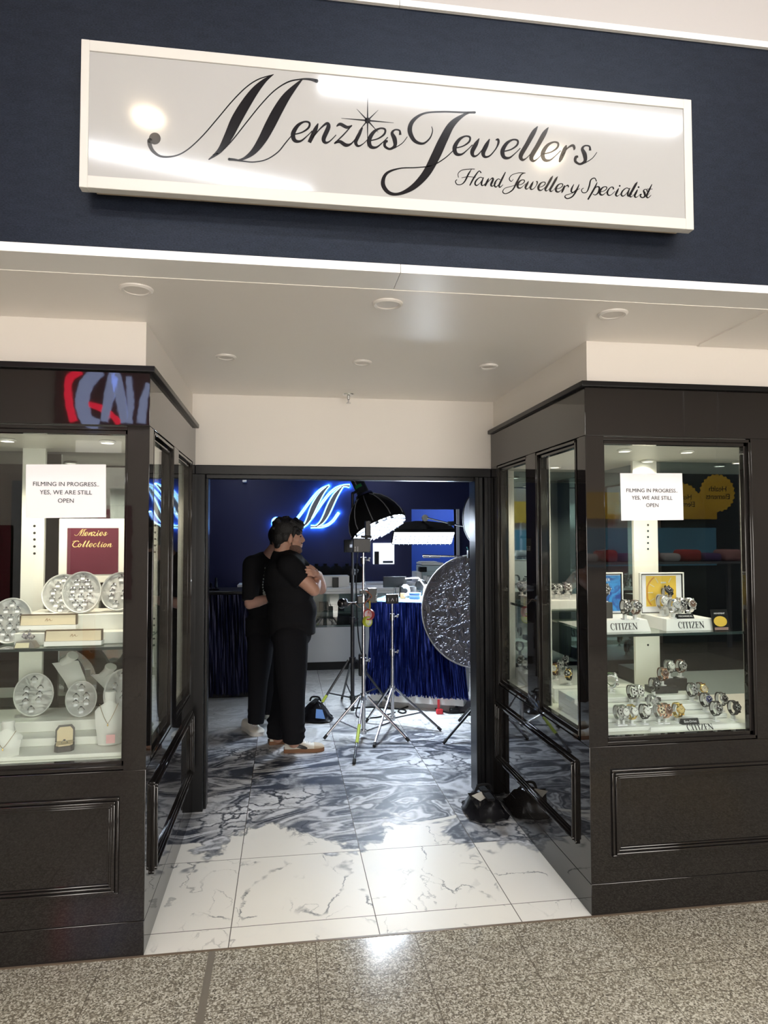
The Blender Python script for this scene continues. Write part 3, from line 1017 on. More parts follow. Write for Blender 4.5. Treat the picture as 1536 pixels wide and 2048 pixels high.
for s in ([(158, 578, 3), (135, 615, 12), (108, 668, 10), (82, 690, 6), (52, 690, 6), (40, 668, 7), (52, 655, 5)],
          [(62, 640, 4), (60, 610, 5), (90, 585, 5), (150, 578, 5), (182, 578, 4)],
          [(228, 606, 8), (216, 592, 6), (200, 605, 9), (170, 650, 12), (145, 698, 9)], [(85, 642, 3), (130, 634, 4), (188, 638, 3)],
          [(552, 607, 5), (500, 606, 4), (452, 622, 5), (434, 650, 7), (448, 668, 5), (464, 652, 3)],
          [(548, 606, 3), (520, 620, 9), (490, 672, 13), (458, 730, 10), (410, 758, 6), (386, 745, 7), (402, 718, 4), (450, 704, 3), (492, 690, 3)],
          [(1072, 668, 7), (1058, 644, 6), (1030, 658, 9), (1018, 705, 11), (1000, 745, 7), (972, 750, 6), (962, 730, 6), (978, 716, 4)]):
    stroke(b, s, mC, TV)
script(b, 'and', [(178, 700), (252, 702), (320, 710)], 60, mC, TV, 1.3)
script(b, 'ewellery', [(488, 718), (547, 726), (640, 734), (690, 738), (725, 742), (768, 746), (815, 751), (868, 748)], 60, mC, TV, 1.3)
script(b, 'pecialist', [(1012, 768), (1090, 768), (1146, 770), (1206, 775), (1248, 778), (1308, 782), (1344, 784), (1388, 787), (1428, 788)], 60, mC, TV, 1.3)
obj('lettering_tagline', b, M['letter'], sign)

# ================================================================ DISPLAY CASES
def build_case(sgn, label, x0, shelf_z, hole_posts, wide):
    """x0 = corner at the recess; sgn = +1 case lies towards +x; a runs away from the entrance along the front"""
    t = thing('display_case', label, 'display case', (x0 + sgn * 0.4, 3.2, 0))

    def bx(mb, a0, a1, y0, y1, z0, z1, bev=0.0):
        xa, xb = x0 + sgn * a0, x0 + sgn * a1
        mb.box(min(xa, xb), max(xa, xb), y0, y1, z0, z1, bev)

    A1 = 1.9
    D0, D1 = CY, DY - 0.012
    # base carcass, plinth and top
    b = MB()
    bx(b, 0.0, A1, D0, D1, 0.131, 0.706, 0.002)
    obj('base_cabinet', b, M['black_gloss'], t)
    b = MB()
    bx(b, 0.0, A1, D0, D1, 0.0, 0.1295, 0.002)
    obj('plinth', b, M['black_gloss'], t)
    b = MB()
    bx(b, 0.0, A1, D0, D1, 2.049, 2.262, 0.002)
    obj('header', b, M['black_gloss'], t)
    b = MB()
    bx(b, -0.02, A1, D0 - 0.02, D1, 2.262, 2.286, 0.003)
    obj('ledge', b, M['black_satin'], t)
    # posts
    zb, zt = 0.706, 2.049
    b = MB()
    bx(b, 0.0, 0.085, D0, D0 + 0.085, zb, zt, 0.002)
    obj('corner_post', b, M['black_gloss'], t)
    b = MB()
    bx(b, wide, A1, D0, D0 + 0.07, zb, zt, 0.002)
    obj('front_post', b, M['black_gloss'], t)
    b = MB()
    bx(b, 0.0, 0.07, 3.35, 3.49, zb, zt, 0.002)
    obj('side_mullion', b, M['black_gloss'], t)
    b = MB()
    bx(b, 0.0, 0.07, 4.0, D1, zb, zt, 0.002)
    obj('end_post', b, M['black_gloss'], t)

    # window frames: stepped bars round each opening, and the pane
    def window(a_or_y0, a_or_y1, front):
        z0, z1 = zb + 0.004, zt - 0.004
        b = MB()
        for k, (off, dep, wd) in enumerate(((0.0, 0.010, 0.014), (0.010, 0.024, 0.020))):
            p0, p1, q0, q1 = a_or_y0 + off, a_or_y1 - off, z0 + off, z1 - off
            for (m0, m1, n0, n1) in ((p0, p1, q0, q0 + wd), (p0, p1, q1 - wd, q1), (p0, p0 + wd, q0, q1), (p1 - wd, p1, q0, q1)):
                if front:
                    bx(b, m0, m1, D0 + dep - 0.008, D0 + 0.045, n0, n1, 0.002)
                else:
                    bx(b, dep - 0.008, 0.045, m0, m1, n0, n1, 0.002)
        fr = obj('window_frame', b, M['black_gloss'], t)
        b = MB()
        if front:
            bx(b, a_or_y0 + 0.014, a_or_y1 - 0.014, D0 + 0.030, D0 + 0.034, z0 + 0.014, z1 - 0.014)
        else:
            bx(b, 0.030, 0.034, a_or_y0 + 0.014, a_or_y1 - 0.014, z0 + 0.014, z1 - 0.014)
        obj('glass_pane', b, M['glass'], fr)

    window(0.066, wide + 0.004, True)
    window(2.862, 3.352, False)
    window(3.488, 4.002, False)

    # raised picture-frame mouldings on the base
    def moulding(p0, p1, q0, q1, front):
        b = MB()
        for off, wd, dep in ((0.0, 0.012, 0.012), (0.012, 0.012, 0.022), (0.024, 0.010, 0.014), (0.034, 0.008, 0.006)):
            m0, m1, n0, n1 = p0 + off, p1 - off, q0 + off, q1 - off
            for (r0, r1, s0, s1) in ((m0, m1, n0, n0 + wd), (m0, m1, n1 - wd, n1), (m0, m0 + wd, n0 + wd, n1 - wd), (m1 - wd, m1, n0 + wd, n1 - wd)):
                if front:
                    bx(b, r0, r1, D0 - dep, D0 + 0.001, s0, s1, 0.003)
                else:
                    bx(b, -dep, 0.001, r0, r1, s0, s1, 0.003)
        obj('panel_moulding', b, M['black_gloss'], t)

    moulding(0.096, 1.25, 0.238, 0.608, True)
    moulding(2.885, 4.035, 0.243, 0.612, False)

    # white inside: floor board, ceiling board, liners
    b = MB()
    bx(b, 0.035, A1 - 0.02, D0 + 0.035, D1 - 0.01, 0.706, 0.735)
    obj('floor_board', b, M['case_white'], t)
    b = MB()
    bx(b, 0.035, A1 - 0.02, D0 + 0.035, D1 - 0.01, 2.022, 2.049)
    obj('ceiling_board', b, M['case_white'], t)
    for q_ in ((0.072, 0.078, 3.345, 3.495), (0.072, 0.078, 3.995, D1 - 0.01), (wide - 0.004, wide + 0.002, D0 + 0.04, D0 + 0.075)):
        b = MB()
        bx(b, *q_, 0.735, 2.022)
        obj('white_liner', b, M['case_white'], t)
    return t, bx


case_r, bxr = build_case(+1, 'black gloss display case full of wristwatches beside the doorway', XR, 1.17, None, 0.792)
case_l, bxl = build_case(-1, 'black gloss display case of ring trays and necklace busts beside the doorway', XL, 1.13, None, 0.792)


def hole_post(case, u0, u1, vtop, y, name_m=None, dots=None):
    xa, xb = at(u0, 1100, Y=y).x, at(u1, 1100, Y=y).x
    o = obj('shelf_post', MB().box(xa, xb, y, y + 0.02, 0.735, 2.022), M['case_white'], case)
    for v in dots:
        c = at((u0 + u1) / 2 + 4, v, Y=y)
        obj('pin_hole', MB().cyl((c.x, y + 0.004, c.z), (c.x, y - 0.0006, c.z), 0.006, n=10), M['black_matte'], o)


# watch case inside
MYR = 3.45
hole_post(case_r, 1268, 1316, 0, MYR - 0.03, dots=(1050, 1062, 1074, 1086, 1098, 1290))
b = MB()
xm = at(1316, 1100, Y=MYR).x
bxr(b, xm - XR - 0.06, 1.86, MYR, MYR + 0.008, 0.735, 2.022)
obj('mirror_back', b, M['mirror'], case_r)
b = MB()
bxr(b, 0.08, xm - XR, BMY - 0.004, BMY, 0.735, 2.022)
obj('mirror_end', b, M['mirror'], case_r)
b = MB()
bxr(b, xm - XR - 0.06, xm - XR - 0.052, MYR + 0.008, BMY - 0.004, 0.735, 2.022)
obj('mirror_side', b, M['mirror'], case_r)
for y0_, y1_ in ((4.03, 4.066), (3.515, 3.56)):
    b = MB()
    bxr(b, 0.078, 0.12, y0_, y1_, 0.735, 2.022)
    hp = obj('white_strip', b, M['case_white'], case_r)
for v in (1050, 1062, 1074, 1086, 1098, 1221, 1233, 1258, 1270):
    c = at(1090, v, Y=3.515)
    obj('pin_hole', MB().cyl((XR + 0.10, 3.518, c.z), (XR + 0.10, 3.5144, c.z), 0.006, n=10), M['black_matte'], hp)
b = MB()
bxr(b, 0.09, 0.785, 2.805, 3.40, 1.166, 1.176)
sh = obj('glass_shelf', b, M['shelf_glass'], case_r)
b = MB()
bxr(b, 0.09, 0.785, 2.800, 2.805, 1.165, 1.177)
obj('shelf_edge', b, M['edge_dark'], sh)
b = MB()
bxr(b, 0.082, 0.60, 3.52, 4.02, 1.196, 1.206)
sh = obj('glass_shelf', b, M['shelf_glass'], case_r)
b = MB()
bxr(b, 0.080, 0.084, 3.52, 4.02, 1.194, 1.208)
obj('shelf_edge', b, M['edge_dark'], sh)


def case_spot(case, x, y, z=2.022, e=None):
    mx = Matrix.Translation((x, y, z))
    f = obj('spotlight', MB().lathe([(0.026, 0), (0.034, -0.004), (0.034, -0.010), (0.026, -0.012), (0.022, -0.004)], 20, mx), M['white'], case)
    obj('spotlight_lens', MB().lathe([(0, -0.006), (0.023, -0.006), (0.023, -0.003), (0, -0.003)], 20, mx), M['case_lamp'], f)
    L = bpy.data.lights.new('case_spot', 'SPOT')
    L.energy = e or CASE_EMIT * 1.2
    L.color = (1.0, 0.87, 0.68)
    L.spot_size = 2.3
    L.spot_blend = 0.6
    L.shadow_soft_size = 0.02
    o = bpy.data.objects.new('case_spot', L)
    COL.objects.link(o)
    o.location = (x, y, z - 0.02)


p1, p2 = at(1297, 905, Y=3.36), at(1478, 900, Y=3.36)
for x in (p1.x, p2.x):
    case_spot(case_r, x, 3.37)
case_spot(case_r, XR + 0.30, 2.98)
case_spot(case_r, XR + 0.62, 2.98)
case_spot(case_r, XR + 0.26, 3.72)
# jewellery case inside
MYL = 3.42
xq = at(38, 1100, Y=MYL).x
b = MB()
bxl(b, 0.05, 1.86, MYL, MYL + 0.008, 0.735, 2.022)
obj('mirror_back', b, M['mirror_grey'], case_l)
hole_post(case_l, 42, 88, 0, MYL - 0.12, dots=(1052, 1066, 1079, 1093, 1107))
b = MB()
ZSH = at(100, 1297, Y=2.815).z
bxl(b, 0.055, 0.785, 2.815, 3.36, ZSH - 0.009, ZSH)
sh = obj('glass_shelf', b, M['shelf_glass'], case_l)
b = MB()
bxl(b, 0.055, 0.785, 2.811, 2.815, ZSH - 0.010, ZSH + 0.001)
obj('shelf_edge', b, M['edge_dark'], sh)
for q_ in ((0.04, 0.16, 3.990, 3.994), (0.16, 0.165, MYL + 0.01, 3.99), (0.04, 0.16, 3.352, 3.356)):
    b = MB()
    bxl(b, *q_, 0.735, 2.022)
    hp = obj('white_strip', b, M['case_white'], case_l)
for v in (1051, 1065, 1078, 1091, 1104, 1237, 1250, 1277, 1290):
    c = at(325, v, Y=3.352)
    obj('pin_hole', MB().cyl((XL - 0.085, 3.3535, c.z), (XL - 0.085, 3.3515, c.z), 0.005, n=10), M['black_matte'], hp)
for a in (0.22, 0.62):
    case_spot(case_l, XL - a, 3.0, e=CASE_EMIT * 1.4)
case_spot(case_l, XL - 0.1, 3.7)

# ================================================================ SHOP INTERIOR
WY = BY - 0.001
# ---- halo-lit initial on the back wall
def affine(src, dst):
    (x0, y0), (x1, y1), (x2, y2) = src
    det = (x1 - x0) * (y2 - y0) - (x2 - x0) * (y1 - y0)

    def f(x, y):
        a = ((x - x0) * (y2 - y0) - (x2 - x0) * (y - y0)) / det
        b_ = ((x1 - x0) * (y - y0) - (x - x0) * (y1 - y0)) / det
        return (dst[0][0] + a * (dst[1][0] - dst[0][0]) + b_ * (dst[2][0] - dst[0][0]),
                dst[0][1] + a * (dst[1][1] - dst[0][1]) + b_ * (dst[2][1] - dst[0][1]))
    return f


aff = affine([(350, 432), (872, 151), (950, 420)], [(552, 1043), (659, 971), (678, 1025)])


def neon_at(y):
    def f(u, v):
        p_ = aff(u, v)
        return at(p_[0], p_[1], Y=y)
    return f


c = at(620, 1055, Y=WY)
t = thing('halo_letter', 'blue halo-lit script initial on the navy back wall', 'wall sign', (c.x, WY, c.z))
bf, bh, bg = MB(), MB(), MB()
for s in BIG_M:
    stroke(bf, s, neon_at(WY - 0.060), Vector((0, 0.014, 0)))
    stroke(bh, s, neon_at(WY - 0.044), Vector((0, 0.004, 0)), grow=6, sub=6)
    stroke(bg, s, neon_at(WY - 0.038), Vector((0, 0.004, 0)), grow=15, sub=6)
disc(bf, 350, 432, 27, neon_at(WY - 0.060), Vector((0, 0.014, 0)))
disc(bh, 350, 432, 36, neon_at(WY - 0.044), Vector((0, 0.004, 0)))
disc(bg, 350, 432, 46, neon_at(WY - 0.038), Vector((0, 0.004, 0)))
for s_ in BIG_M:
    for (u_, v_, w_) in s_[1::2]:
        L = bpy.data.lights.new('letter_led', 'POINT')
        L.energy = 1.6
        L.color = (0.06, 0.30, 1.0)
        L.shadow_soft_size = 0.012
        o_ = bpy.data.objects.new('letter_led', L)
        COL.objects.link(o_)
        o_.location = neon_at(WY - 0.025)(u_, v_)
obj('letter_face', bf, mat('letter_grey', (0.34, 0.34, 0.38), 0.35), t)
obj('light_core', bh, M['neon_core'], t)
obj('light_edge', bg, M['neon'], t)

# ---- small sensor box, white panel with emission
c = at(489, 957, Y=BY - 0.05)
tag(obj('alarm_sensor', MB().box(c.x - 0.028, c.x + 0.028, BY - 0.06, BY - 0.004, c.z - 0.05, c.z + 0.09, 0.006), M['white']), 'small white alarm sensor high on the navy back wall', 'sensor')
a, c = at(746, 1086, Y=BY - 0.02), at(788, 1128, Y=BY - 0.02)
t = thing('wall_panel', 'square white glowing panel on the navy wall, with a black box before it', 'wall panel', ((a.x + c.x) / 2, BY - 0.02, c.z))
obj('glow_panel', MB().box(a.x, c.x, BY - 0.05, BY - 0.002, c.z, a.z, 0.004), mat('glow_panel', (0.9, 0.9, 0.9), 0.5, emit=(0.9, 0.95, 1.0), estr=1.0), t)  # emission put into the panel's own white
w_ = c.x - a.x
obj('black_slot', MB().box(a.x + 0.05 * w_, a.x + 0.26 * w_, BY - 0.075, BY - 0.0501, c.z, c.z + 0.60 * (a.z - c.z), 0.003), M['black_matte'], t)
obj('grey_handle', MB().box(a.x + 0.45 * w_, a.x + 0.93 * w_, BY - 0.065, BY - 0.0501, c.z + 0.05 * (a.z - c.z), c.z + 0.16 * (a.z - c.z), 0.004), mat('handle_grey', (0.12, 0.14, 0.17), 0.4), t)

# ---- white glass-topped counter
GY = 8.25
gx0, gx1 = -0.55, 1.55
t = thing('glass_counter', 'white counter with a glass display top near the back wall', 'counter', (0.6, GY + 0.25, 0))
obj('plinth', MB().box(gx0, gx1, GY + 0.03, GY + 0.55, 0.0, 0.10), M['black_matte'], t)
obj('cabinet', MB().box(gx0, gx1, GY, GY + 0.55, 0.10, 0.52, 0.004), mat('counter_white', (0.62, 0.64, 0.66), 0.4), t)
obj('inner_shelf', MB().box(gx0 + 0.02, gx1 - 0.02, GY + 0.03, GY + 0.52, 0.70, 0.71), M['shelf_glass'], t)
obj('back_panel', MB().box(gx0 + 0.01, gx1 - 0.01, GY + 0.53, GY + 0.545, 0.52, 0.925), mat('counter_back', (0.35, 0.42, 0.44), 0.4), t)
obj('glass_front', MB().box(gx0 + 0.005, gx1 - 0.005, GY + 0.004, GY + 0.010, 0.52, 0.925), M['glass'], t)
b = MB().box(gx0 - 0.005, gx1 + 0.005, GY - 0.006, GY + 0.56, 0.925, 0.955, 0.003)
obj('top_rail', b, M['white'], t)
b = MB().box(gx0 - 0.005, gx1 + 0.005, GY - 0.004, GY + 0.56, 0.957, 0.988, 0.003)
obj('worktop', b, M['white'], t)
# things inside and on it
for i, (u, v, w, h_, d, lab) in enumerate([
        (648, 1200, 0.12, 0.10, 0.10, 'small dark box on the glass shelf of the counter, nearest the men'),
        (672, 1204, 0.20, 0.07, 0.10, 'long dark tray on the glass shelf of the counter')]):
    c = at(u, v, Y=GY + 0.2)
    tag(obj('jewellery_tray', MB().box(c.x - w / 2, c.x + w / 2, GY + 0.15, GY + 0.15 + d, 0.7105, 0.7105 + h_, 0.004), M['black_satin']), lab, 'tray')
for i, (u, w, h_, lab) in enumerate([(655, 0.30, 0.09, 'low dark plinth on the counter floor under the glass, wider one'), (690, 0.16, 0.12, 'low dark plinth on the counter floor under the glass, narrower one')]):
    c = at(u, 1250, Y=GY + 0.25)
    tag(obj('display_plinth', MB().box(c.x - w / 2, c.x + w / 2, GY + 0.18, GY + 0.36, 0.5205, 0.5205 + h_, 0.004), M['black_satin']), lab, 'display plinth')
# white cabinet standing at the back wall behind it, with black boxes and busts
ZB = 0.97
t = thing('back_counter', 'pale grey counter along the navy back wall', 'counter', (0.7, BY - 0.3, 0))
obj('cabinet', MB().box(-0.6, 1.75, BY - 0.45, BY - 0.03, 0.0, ZB, 0.004), mat('back_counter_grey', (0.45, 0.48, 0.50), 0.5), t)
obj('worktop', MB().box(-0.62, 1.77, BY - 0.47, BY - 0.03, ZB, ZB + 0.03, 0.003), M['white'], t)
a, c = at(632, 1152, Y=8.55), at(698, 1178, Y=8.55)
tag(obj('white_carton', MB().box(a.x, c.x, 8.50, 8.75, 0.9885, a.z, 0.004), M['white']), 'wide white carton lying on the glass counter', 'carton')
for (u, v0, w, h_, y, lab) in ((671, 1178, 0.075, 0.125, 8.46, 'upright black box before the white carton on the counter'), (642, 1180, 0.12, 0.05, 8.42, 'flat black box on the counter beside the man')):
    c = at(u, v0, Y=y)
    tag(obj('black_box', MB().box(c.x - w / 2, c.x + w / 2, y - 0.03, y + 0.03, 0.9885, 0.9885 + h_, 0.003), M['black_satin']), lab, 'box')


def bust(name, loc, h, m, label, cat='bust', group=None, rotz=0.0, lean=0.12, stub=True):
    """necklace display bust: flat shouldered torso that curves forward, with a neck stub"""
    t = thing(name, label, cat, loc, rotz, group)
    mx = chain_matrix(t)
    b = MB()
    rows = []
    for i in range(15):
        s = i / 14
        z = h * 0.86 * s
        if s < 0.62:
            w = 0.26 + 0.10 * math.sin(PI * s / 0.62 * 0.9) + 0.10 * s
        else:
            q = (s - 0.62) / 0.38
            w = 0.42 * (1 - q) ** 0.55 * 0.9 + 0.13
        w *= h * 0.78
        yb = -lean * h * math.sin(s * PI * 0.9)
        row = []
        for k in range(13):
            a_ = -1 + 2 * k / 12
            row.append(mx @ Vector((a_ * w, yb + 0.10 * h * a_ * a_ - 0.05 * h * (1 - a_ * a_) * (0.4 + s), z)))
        rows.append(row)
    b.surf(rows, 0.012 * h * 4)
    obj('bust_body', b, m, t)
    if stub:
        top = 0.82 * h
        b = MB().lathe([(0.12 * h, top - 0.06 * h), (0.09 * h, top + 0.02 * h), (0.088 * h, top + 0.10 * h), (0.105 * h, top + 0.155 * h), (0.09 * h, top + 0.18 * h), (0, top + 0.185 * h)], 20,
                       mx @ Matrix.Translation((0, -lean * h * 0.25, 0)), 1.0, 0.8)
        obj('bust_neck', b, m, t)
    return t


proto = None
for i, u in enumerate((612, 633, 650, 672, 694, 714)):
    c = at(u, 1152, Y=BY - 0.25)
    lab = ('black necklace bust on the back counter, first in its row by the men', 'black necklace bust on the back counter, second from the men', 'black necklace bust on the back counter, third from the men',
           'black necklace bust on the back counter, fourth from the men', 'black necklace bust on the back counter, behind the black lamp stand', 'black necklace bust on the back counter, last of its row')[i]
    if proto is None:
        proto = bust('necklace_bust', (c.x, BY - 0.25, ZB + 0.03), 0.26, M['black_cloth'], lab, 'necklace bust', 'black busts on the back counter')
    else:
        o = copy_tree(proto)
        place(o, (c.x, BY - 0.25, ZB + 0.03))
        o['label'] = lab

# ---- dark tinsel-skirted counter at the side
tin_dark = mat('dark_blue_tinsel', (0.010, 0.012, 0.050), 0.35, metal=0.5)
tinsel = mat('blue_tinsel', (0.008, 0.018, 0.125), 0.22, metal=0.75)
t = thing('skirted_counter', 'dark counter beside the doorway behind the two men', 'counter', (-1.3, 7.2, 0))
obj('carcass', MB().box(-2.6, -0.30, 7.0, 7.55, 0.0, 1.04, 0.004), M['black_matte'], t)
obj('worktop', MB().box(-2.62, -0.28, 6.97, 7.57, 1.04, 1.068, 0.004), M['black_satin'], t)


def tinsel_curtain(name, p, q, z0, z1, flare, m, n, label, seed, wave=0.012):
    rnd = random.Random(seed)
    p, q = Vector(p), Vector(q)
    d = (q - p)
    L = d.length
    d.normalize()
    nr = Vector((d.y, -d.x, 0))
    b = bmesh.new()
    for i in range(n):
        s = (i + rnd.random() * 0.8) / n
        ph = rnd.random() * 6
        off = 0.006 + 0.012 * rnd.random()
        w = rnd.uniform(0.004, 0.008)
        zz0 = z0 + rnd.uniform(-0.008, 0.03)
        prev = None
        tw0 = rnd.uniform(-0.9, 0.9)
        for k in range(8):
            f = k / 7
            z = z1 + (zz0 - z1) * f
            base = p + d * (s * L + (s - 0.5) * flare * 2 * f * f) + nr * (off + wave * math.sin(s * 55 + 2 * f) * f + 0.01 * f)
            tw = tw0 + 0.8 * math.sin(ph + f * 7)
            ax = d * math.cos(tw) + nr * math.sin(tw)
            v0 = b.verts.new((base - ax * w).to_tuple()[:2] + (z,))
            v1 = b.verts.new((base + ax * w).to_tuple()[:2] + (z,))
            if prev:
                b.faces.new((prev[0], prev[1], v1, v0))
            prev = (v0, v1)
    mb = MB()
    mb.bm.free()
    mb.bm = b
    o = obj(name, mb, m, smooth=True, angle=3)
    return tag(o, label, 'tinsel skirt', kind='stuff')


tinsel_curtain('tinsel_skirt', (-2.6, 6.975, 0), (-0.31, 6.975, 0), 0.03, 1.035, 0.0, tin_dark, 300, 'dark blue tinsel skirt on the counter behind the two men', 5)
for (u, v, r, lab) in ((422, 1170, 0.03, 'small dark trinket on the skirted counter, nearest the door frame'), (432, 1160, 0.035, 'taller dark trinket with a glint on the skirted counter')):
    c = at(u, v, Y=7.2)
    tt = thing('trinket', lab, 'ornament', (c.x, 7.2, 1.068))
    obj('dish', MB().lathe([(0, 0), (r, 0), (r * 1.1, 0.012), (0, 0.016)], 16, chain_matrix(tt)), M['black_satin'], tt)
    obj('crystal', MB().lathe([(0, 0.016), (r * 0.5, 0.03), (r * 0.3, c.z - 1.068 + 0.02), (0, c.z - 1.068 + 0.03)], 6, chain_matrix(tt)), mat('crystal', (0.2, 0.22, 0.26), 0.1, metal=0.8), tt)

# ---- tinsel-skirted film counter
A_, B_ = Vector((0.843, 6.41, 0)), Vector((1.60, 6.08, 0))
d_ = (B_ - A_).normalized()
n_ = Vector((d_.y, -d_.x, 0))
ang = math.atan2(d_.y, d_.x)
cl = (B_ - A_).length
t = thing('film_counter', 'white counter under a blue tinsel skirt in the middle of the shop', 'counter', (A_.x, A_.y, 0), ang)
mx = chain_matrix(t)
cw = M['white']
obj('plinth', MB().box(0.06, cl - 0.06, 0.05, 0.50, 0.0, 0.075, mx=mx), mat('plinth_grey', (0.5, 0.5, 0.5), 0.5), t)
obj('carcass', MB().box(0.0, cl, 0.0, 0.55, 0.075, 0.99, 0.004, mx=mx), cw, t)
b = MB()
rim = []
for k in range(25):
    s = k / 24
    rim.append((s * (cl + 0.06) - 0.03, -0.035 - 0.006 * math.sin(s * 40)))
poly = rim + [(cl + 0.03, 0.2), (-0.03, 0.2)]
b.prism(poly, 0.075, mx @ Matrix.Translation((0, 0, 0.066)))
obj('white_foot_rail', b, cw, t)
obj('worktop', MB().box(-0.02, cl + 0.02, -0.02, 0.57, 0.99, 1.015, 0.004, mx=mx), mat('cyan_lit_top', (0.45, 0.78, 0.86), 0.25), t)  # cyan light falling on the worktop is put into its base colour
L0 = mx @ Vector((-0.025, -0.026, 0))
L1 = mx @ Vector((cl + 0.02, -0.026, 0))
tinsel_curtain('tinsel_skirt', L0, L1, 0.13, 1.0, 0.06, tinsel, 420, 'shiny royal blue tinsel skirt hanging round the white film counter', 8)
S0, S1 = mx @ Vector((cl + 0.022, -0.02, 0)), mx @ Vector((cl + 0.022, 0.3, 0))
S2, S3 = mx @ Vector((-0.026, 0.4, 0)), mx @ Vector((-0.026, -0.02, 0))
tinsel_curtain('tinsel_skirt', S2, S3, 0.13, 1.0, 0.04, tinsel, 150, 'shiny royal blue tinsel on the short side of the film counter', 9)

TZ = 1.0155
fc_mx, fc_ang, fc_len = mx.copy(), ang, cl


def on_top(u, back):
    """point on the film counter top seen at photo column u, `back` metres behind its front edge"""
    best = None
    for k in range(400):
        s = -0.1 + 1.2 * k / 399
        q = fc_mx @ Vector((s * fc_len, back, 0))
        q.z = TZ
        r_ = q - Vector((0, 0, EYE))
        uu = 768 + FPX * r_.dot(_R2) / r_.dot(_F)
        if best is None or abs(uu - u) < best[0]:
            best = (abs(uu - u), q)
    return best[1]


# items on the film counter
c = on_top(810, 0.16)
t = thing('cotton_buff', 'white curled cloth buff on a small wooden block on the film counter', 'buff', c)
mx = chain_matrix(t)
obj('wood_block', MB().box(-0.045, 0.0, -0.02, 0.02, 0, 0.055, 0.003, mx=mx), mat('light_wood', (0.42, 0.25, 0.12), 0.6), t)
b = MB()
pts = [mx @ Vector((0.045 * math.cos(a_) * (1 - 0.03 * k), 0.0, 0.075 + 0.045 * math.sin(a_))) for k, a_ in enumerate([-2.2 + 0.45 * i for i in range(11)])]
b.tube(pts, [0.018 + 0.006 * math.sin(i) for i in range(11)], 10)
obj('curled_cloth', b, M['white'], t)
c = on_top(830, 0.14)
t = thing('blue_case', 'small rounded blue case on the film counter', 'case', c, fc_ang)
mx = chain_matrix(t)
bl_ = mat('case_blue', (0.05, 0.10, 0.26), 0.45)
obj('case_body', MB().box(-0.055, 0.055, -0.03, 0.03, 0, 0.04, 0.012, 3, mx=mx), bl_, t)
obj('case_lid', MB().box(-0.055, 0.055, -0.03, 0.03, 0.041, 0.066, 0.012, 3, mx=mx), bl_, t)
c = on_top(820, 0.34)
tag(obj('black_lamp_case', MB().box(c.x - 0.10, c.x + 0.06, c.y - 0.05, c.y + 0.05, TZ, TZ + 0.11, 0.006), M['black_satin']), 'black box on the film counter behind the blue case', 'box')
c = on_top(790, 0.40)
t = thing('small_monitor', 'small dark screen on a stem at the back of the film counter', 'monitor', c)
mx = chain_matrix(t)
obj('foot', MB().box(-0.07, 0.07, -0.05, 0.05, 0, 0.012, 0.003, mx=mx), M['black_satin'], t)
obj('stem', MB().cyl(mx @ Vector((0, 0, 0.012)), mx @ Vector((0, 0, 0.10)), 0.009, n=10), M['steel'], t)
obj('screen', MB().box(-0.12, 0.12, -0.012, 0.012, 0.09, 0.20, 0.004, mx=mx), M['black_satin'], t)

# angle-poise work lamp, bulb bright
c = on_top(846, 0.22)
t = thing('work_lamp', 'white jointed work lamp glowing over the film counter', 'lamp', c)
mx = chain_matrix(t)
obj('lamp_base', MB().lathe([(0, 0), (0.05, 0), (0.05, 0.012), (0.012, 0.02), (0, 0.02)], 20, mx), M['white'], t)
b = MB().tube([mx @ Vector(q) for q in ((0, 0, 0.02), (0.02, 0.02, 0.12), (-0.04, 0.03, 0.20))], 0.007, 8)
b.tube([mx @ Vector(q) for q in ((-0.04, 0.03, 0.20), (-0.17, 0.03, 0.195))], 0.007, 8)
obj('jointed_arm', b, M['white'], t)
obj('lamp_bulb', MB().ell(mx @ Vector((0.035, -0.02, 0.085)), (0.032, 0.032, 0.055)), M['bulb'], t)
L = bpy.data.lights.new('work_bulb', 'POINT')
L.energy = 14
L.color = (0.85, 0.92, 1.0)
L.shadow_soft_size = 0.05
o = bpy.data.objects.new('work_bulb', L)
COL.objects.link(o)
o.location = mx @ Vector((0.035, -0.07, 0.09))
c = on_top(860, 0.20)
t = thing('shaving_brush', 'small upright brush with pale tuft beside the glowing lamp', 'brush', c)
mx = chain_matrix(t)
obj('brush_handle', MB().lathe([(0, 0), (0.012, 0), (0.010, 0.03), (0.007, 0.06), (0.010, 0.085), (0, 0.085)], 14, mx), M['black_satin'], t)
obj('brush_tuft', MB().lathe([(0.008, 0.085), (0.024, 0.12), (0.026, 0.135), (0.012, 0.155), (0, 0.158)], 14, mx), M['white'], t)
for (u, bk, r, lab) in ((851, 0.10, 0.02, 'small white cup on the counter edge below the lamp'), (857, 0.09, 0.017, 'small glass dish on the counter edge below the lamp'), (863, 0.10, 0.018, 'small white dish by the brush')):
    c = on_top(u, bk)
    t = thing('small_cup', lab, 'cup', c)
    mx = chain_matrix(t)
    obj('cup_bowl', MB().lathe([(0, 0), (r * 0.8, 0), (r, r * 1.4), (r * 0.9, r * 1.4), (r * 0.7, 0.004), (0, 0.004)], 16, mx), M['white'], t)
    obj('cup_rim', MB().tube([mx @ Vector((r * 0.95 * math.cos(a_), r * 0.95 * math.sin(a_), r * 1.4)) for a_ in [2 * PI * k / 14 for k in range(14)]], 0.0015, 6, closed=True), M['chrome'], t)
c = on_top(843, 0.35)
t = thing('lamp_shade_disc', 'dark round shade standing behind the glowing work lamp', 'shade', c)
obj('shade_bowl', MB().lathe([(0.0, 0.03), (0.05, 0.02), (0.06, 0.0), (0.057, 0.0), (0.047, 0.017), (0, 0.026)], 24, facing(c + Vector((0, 0, 0.12)), -0.3, -1, 0)), M['black_satin'], t)
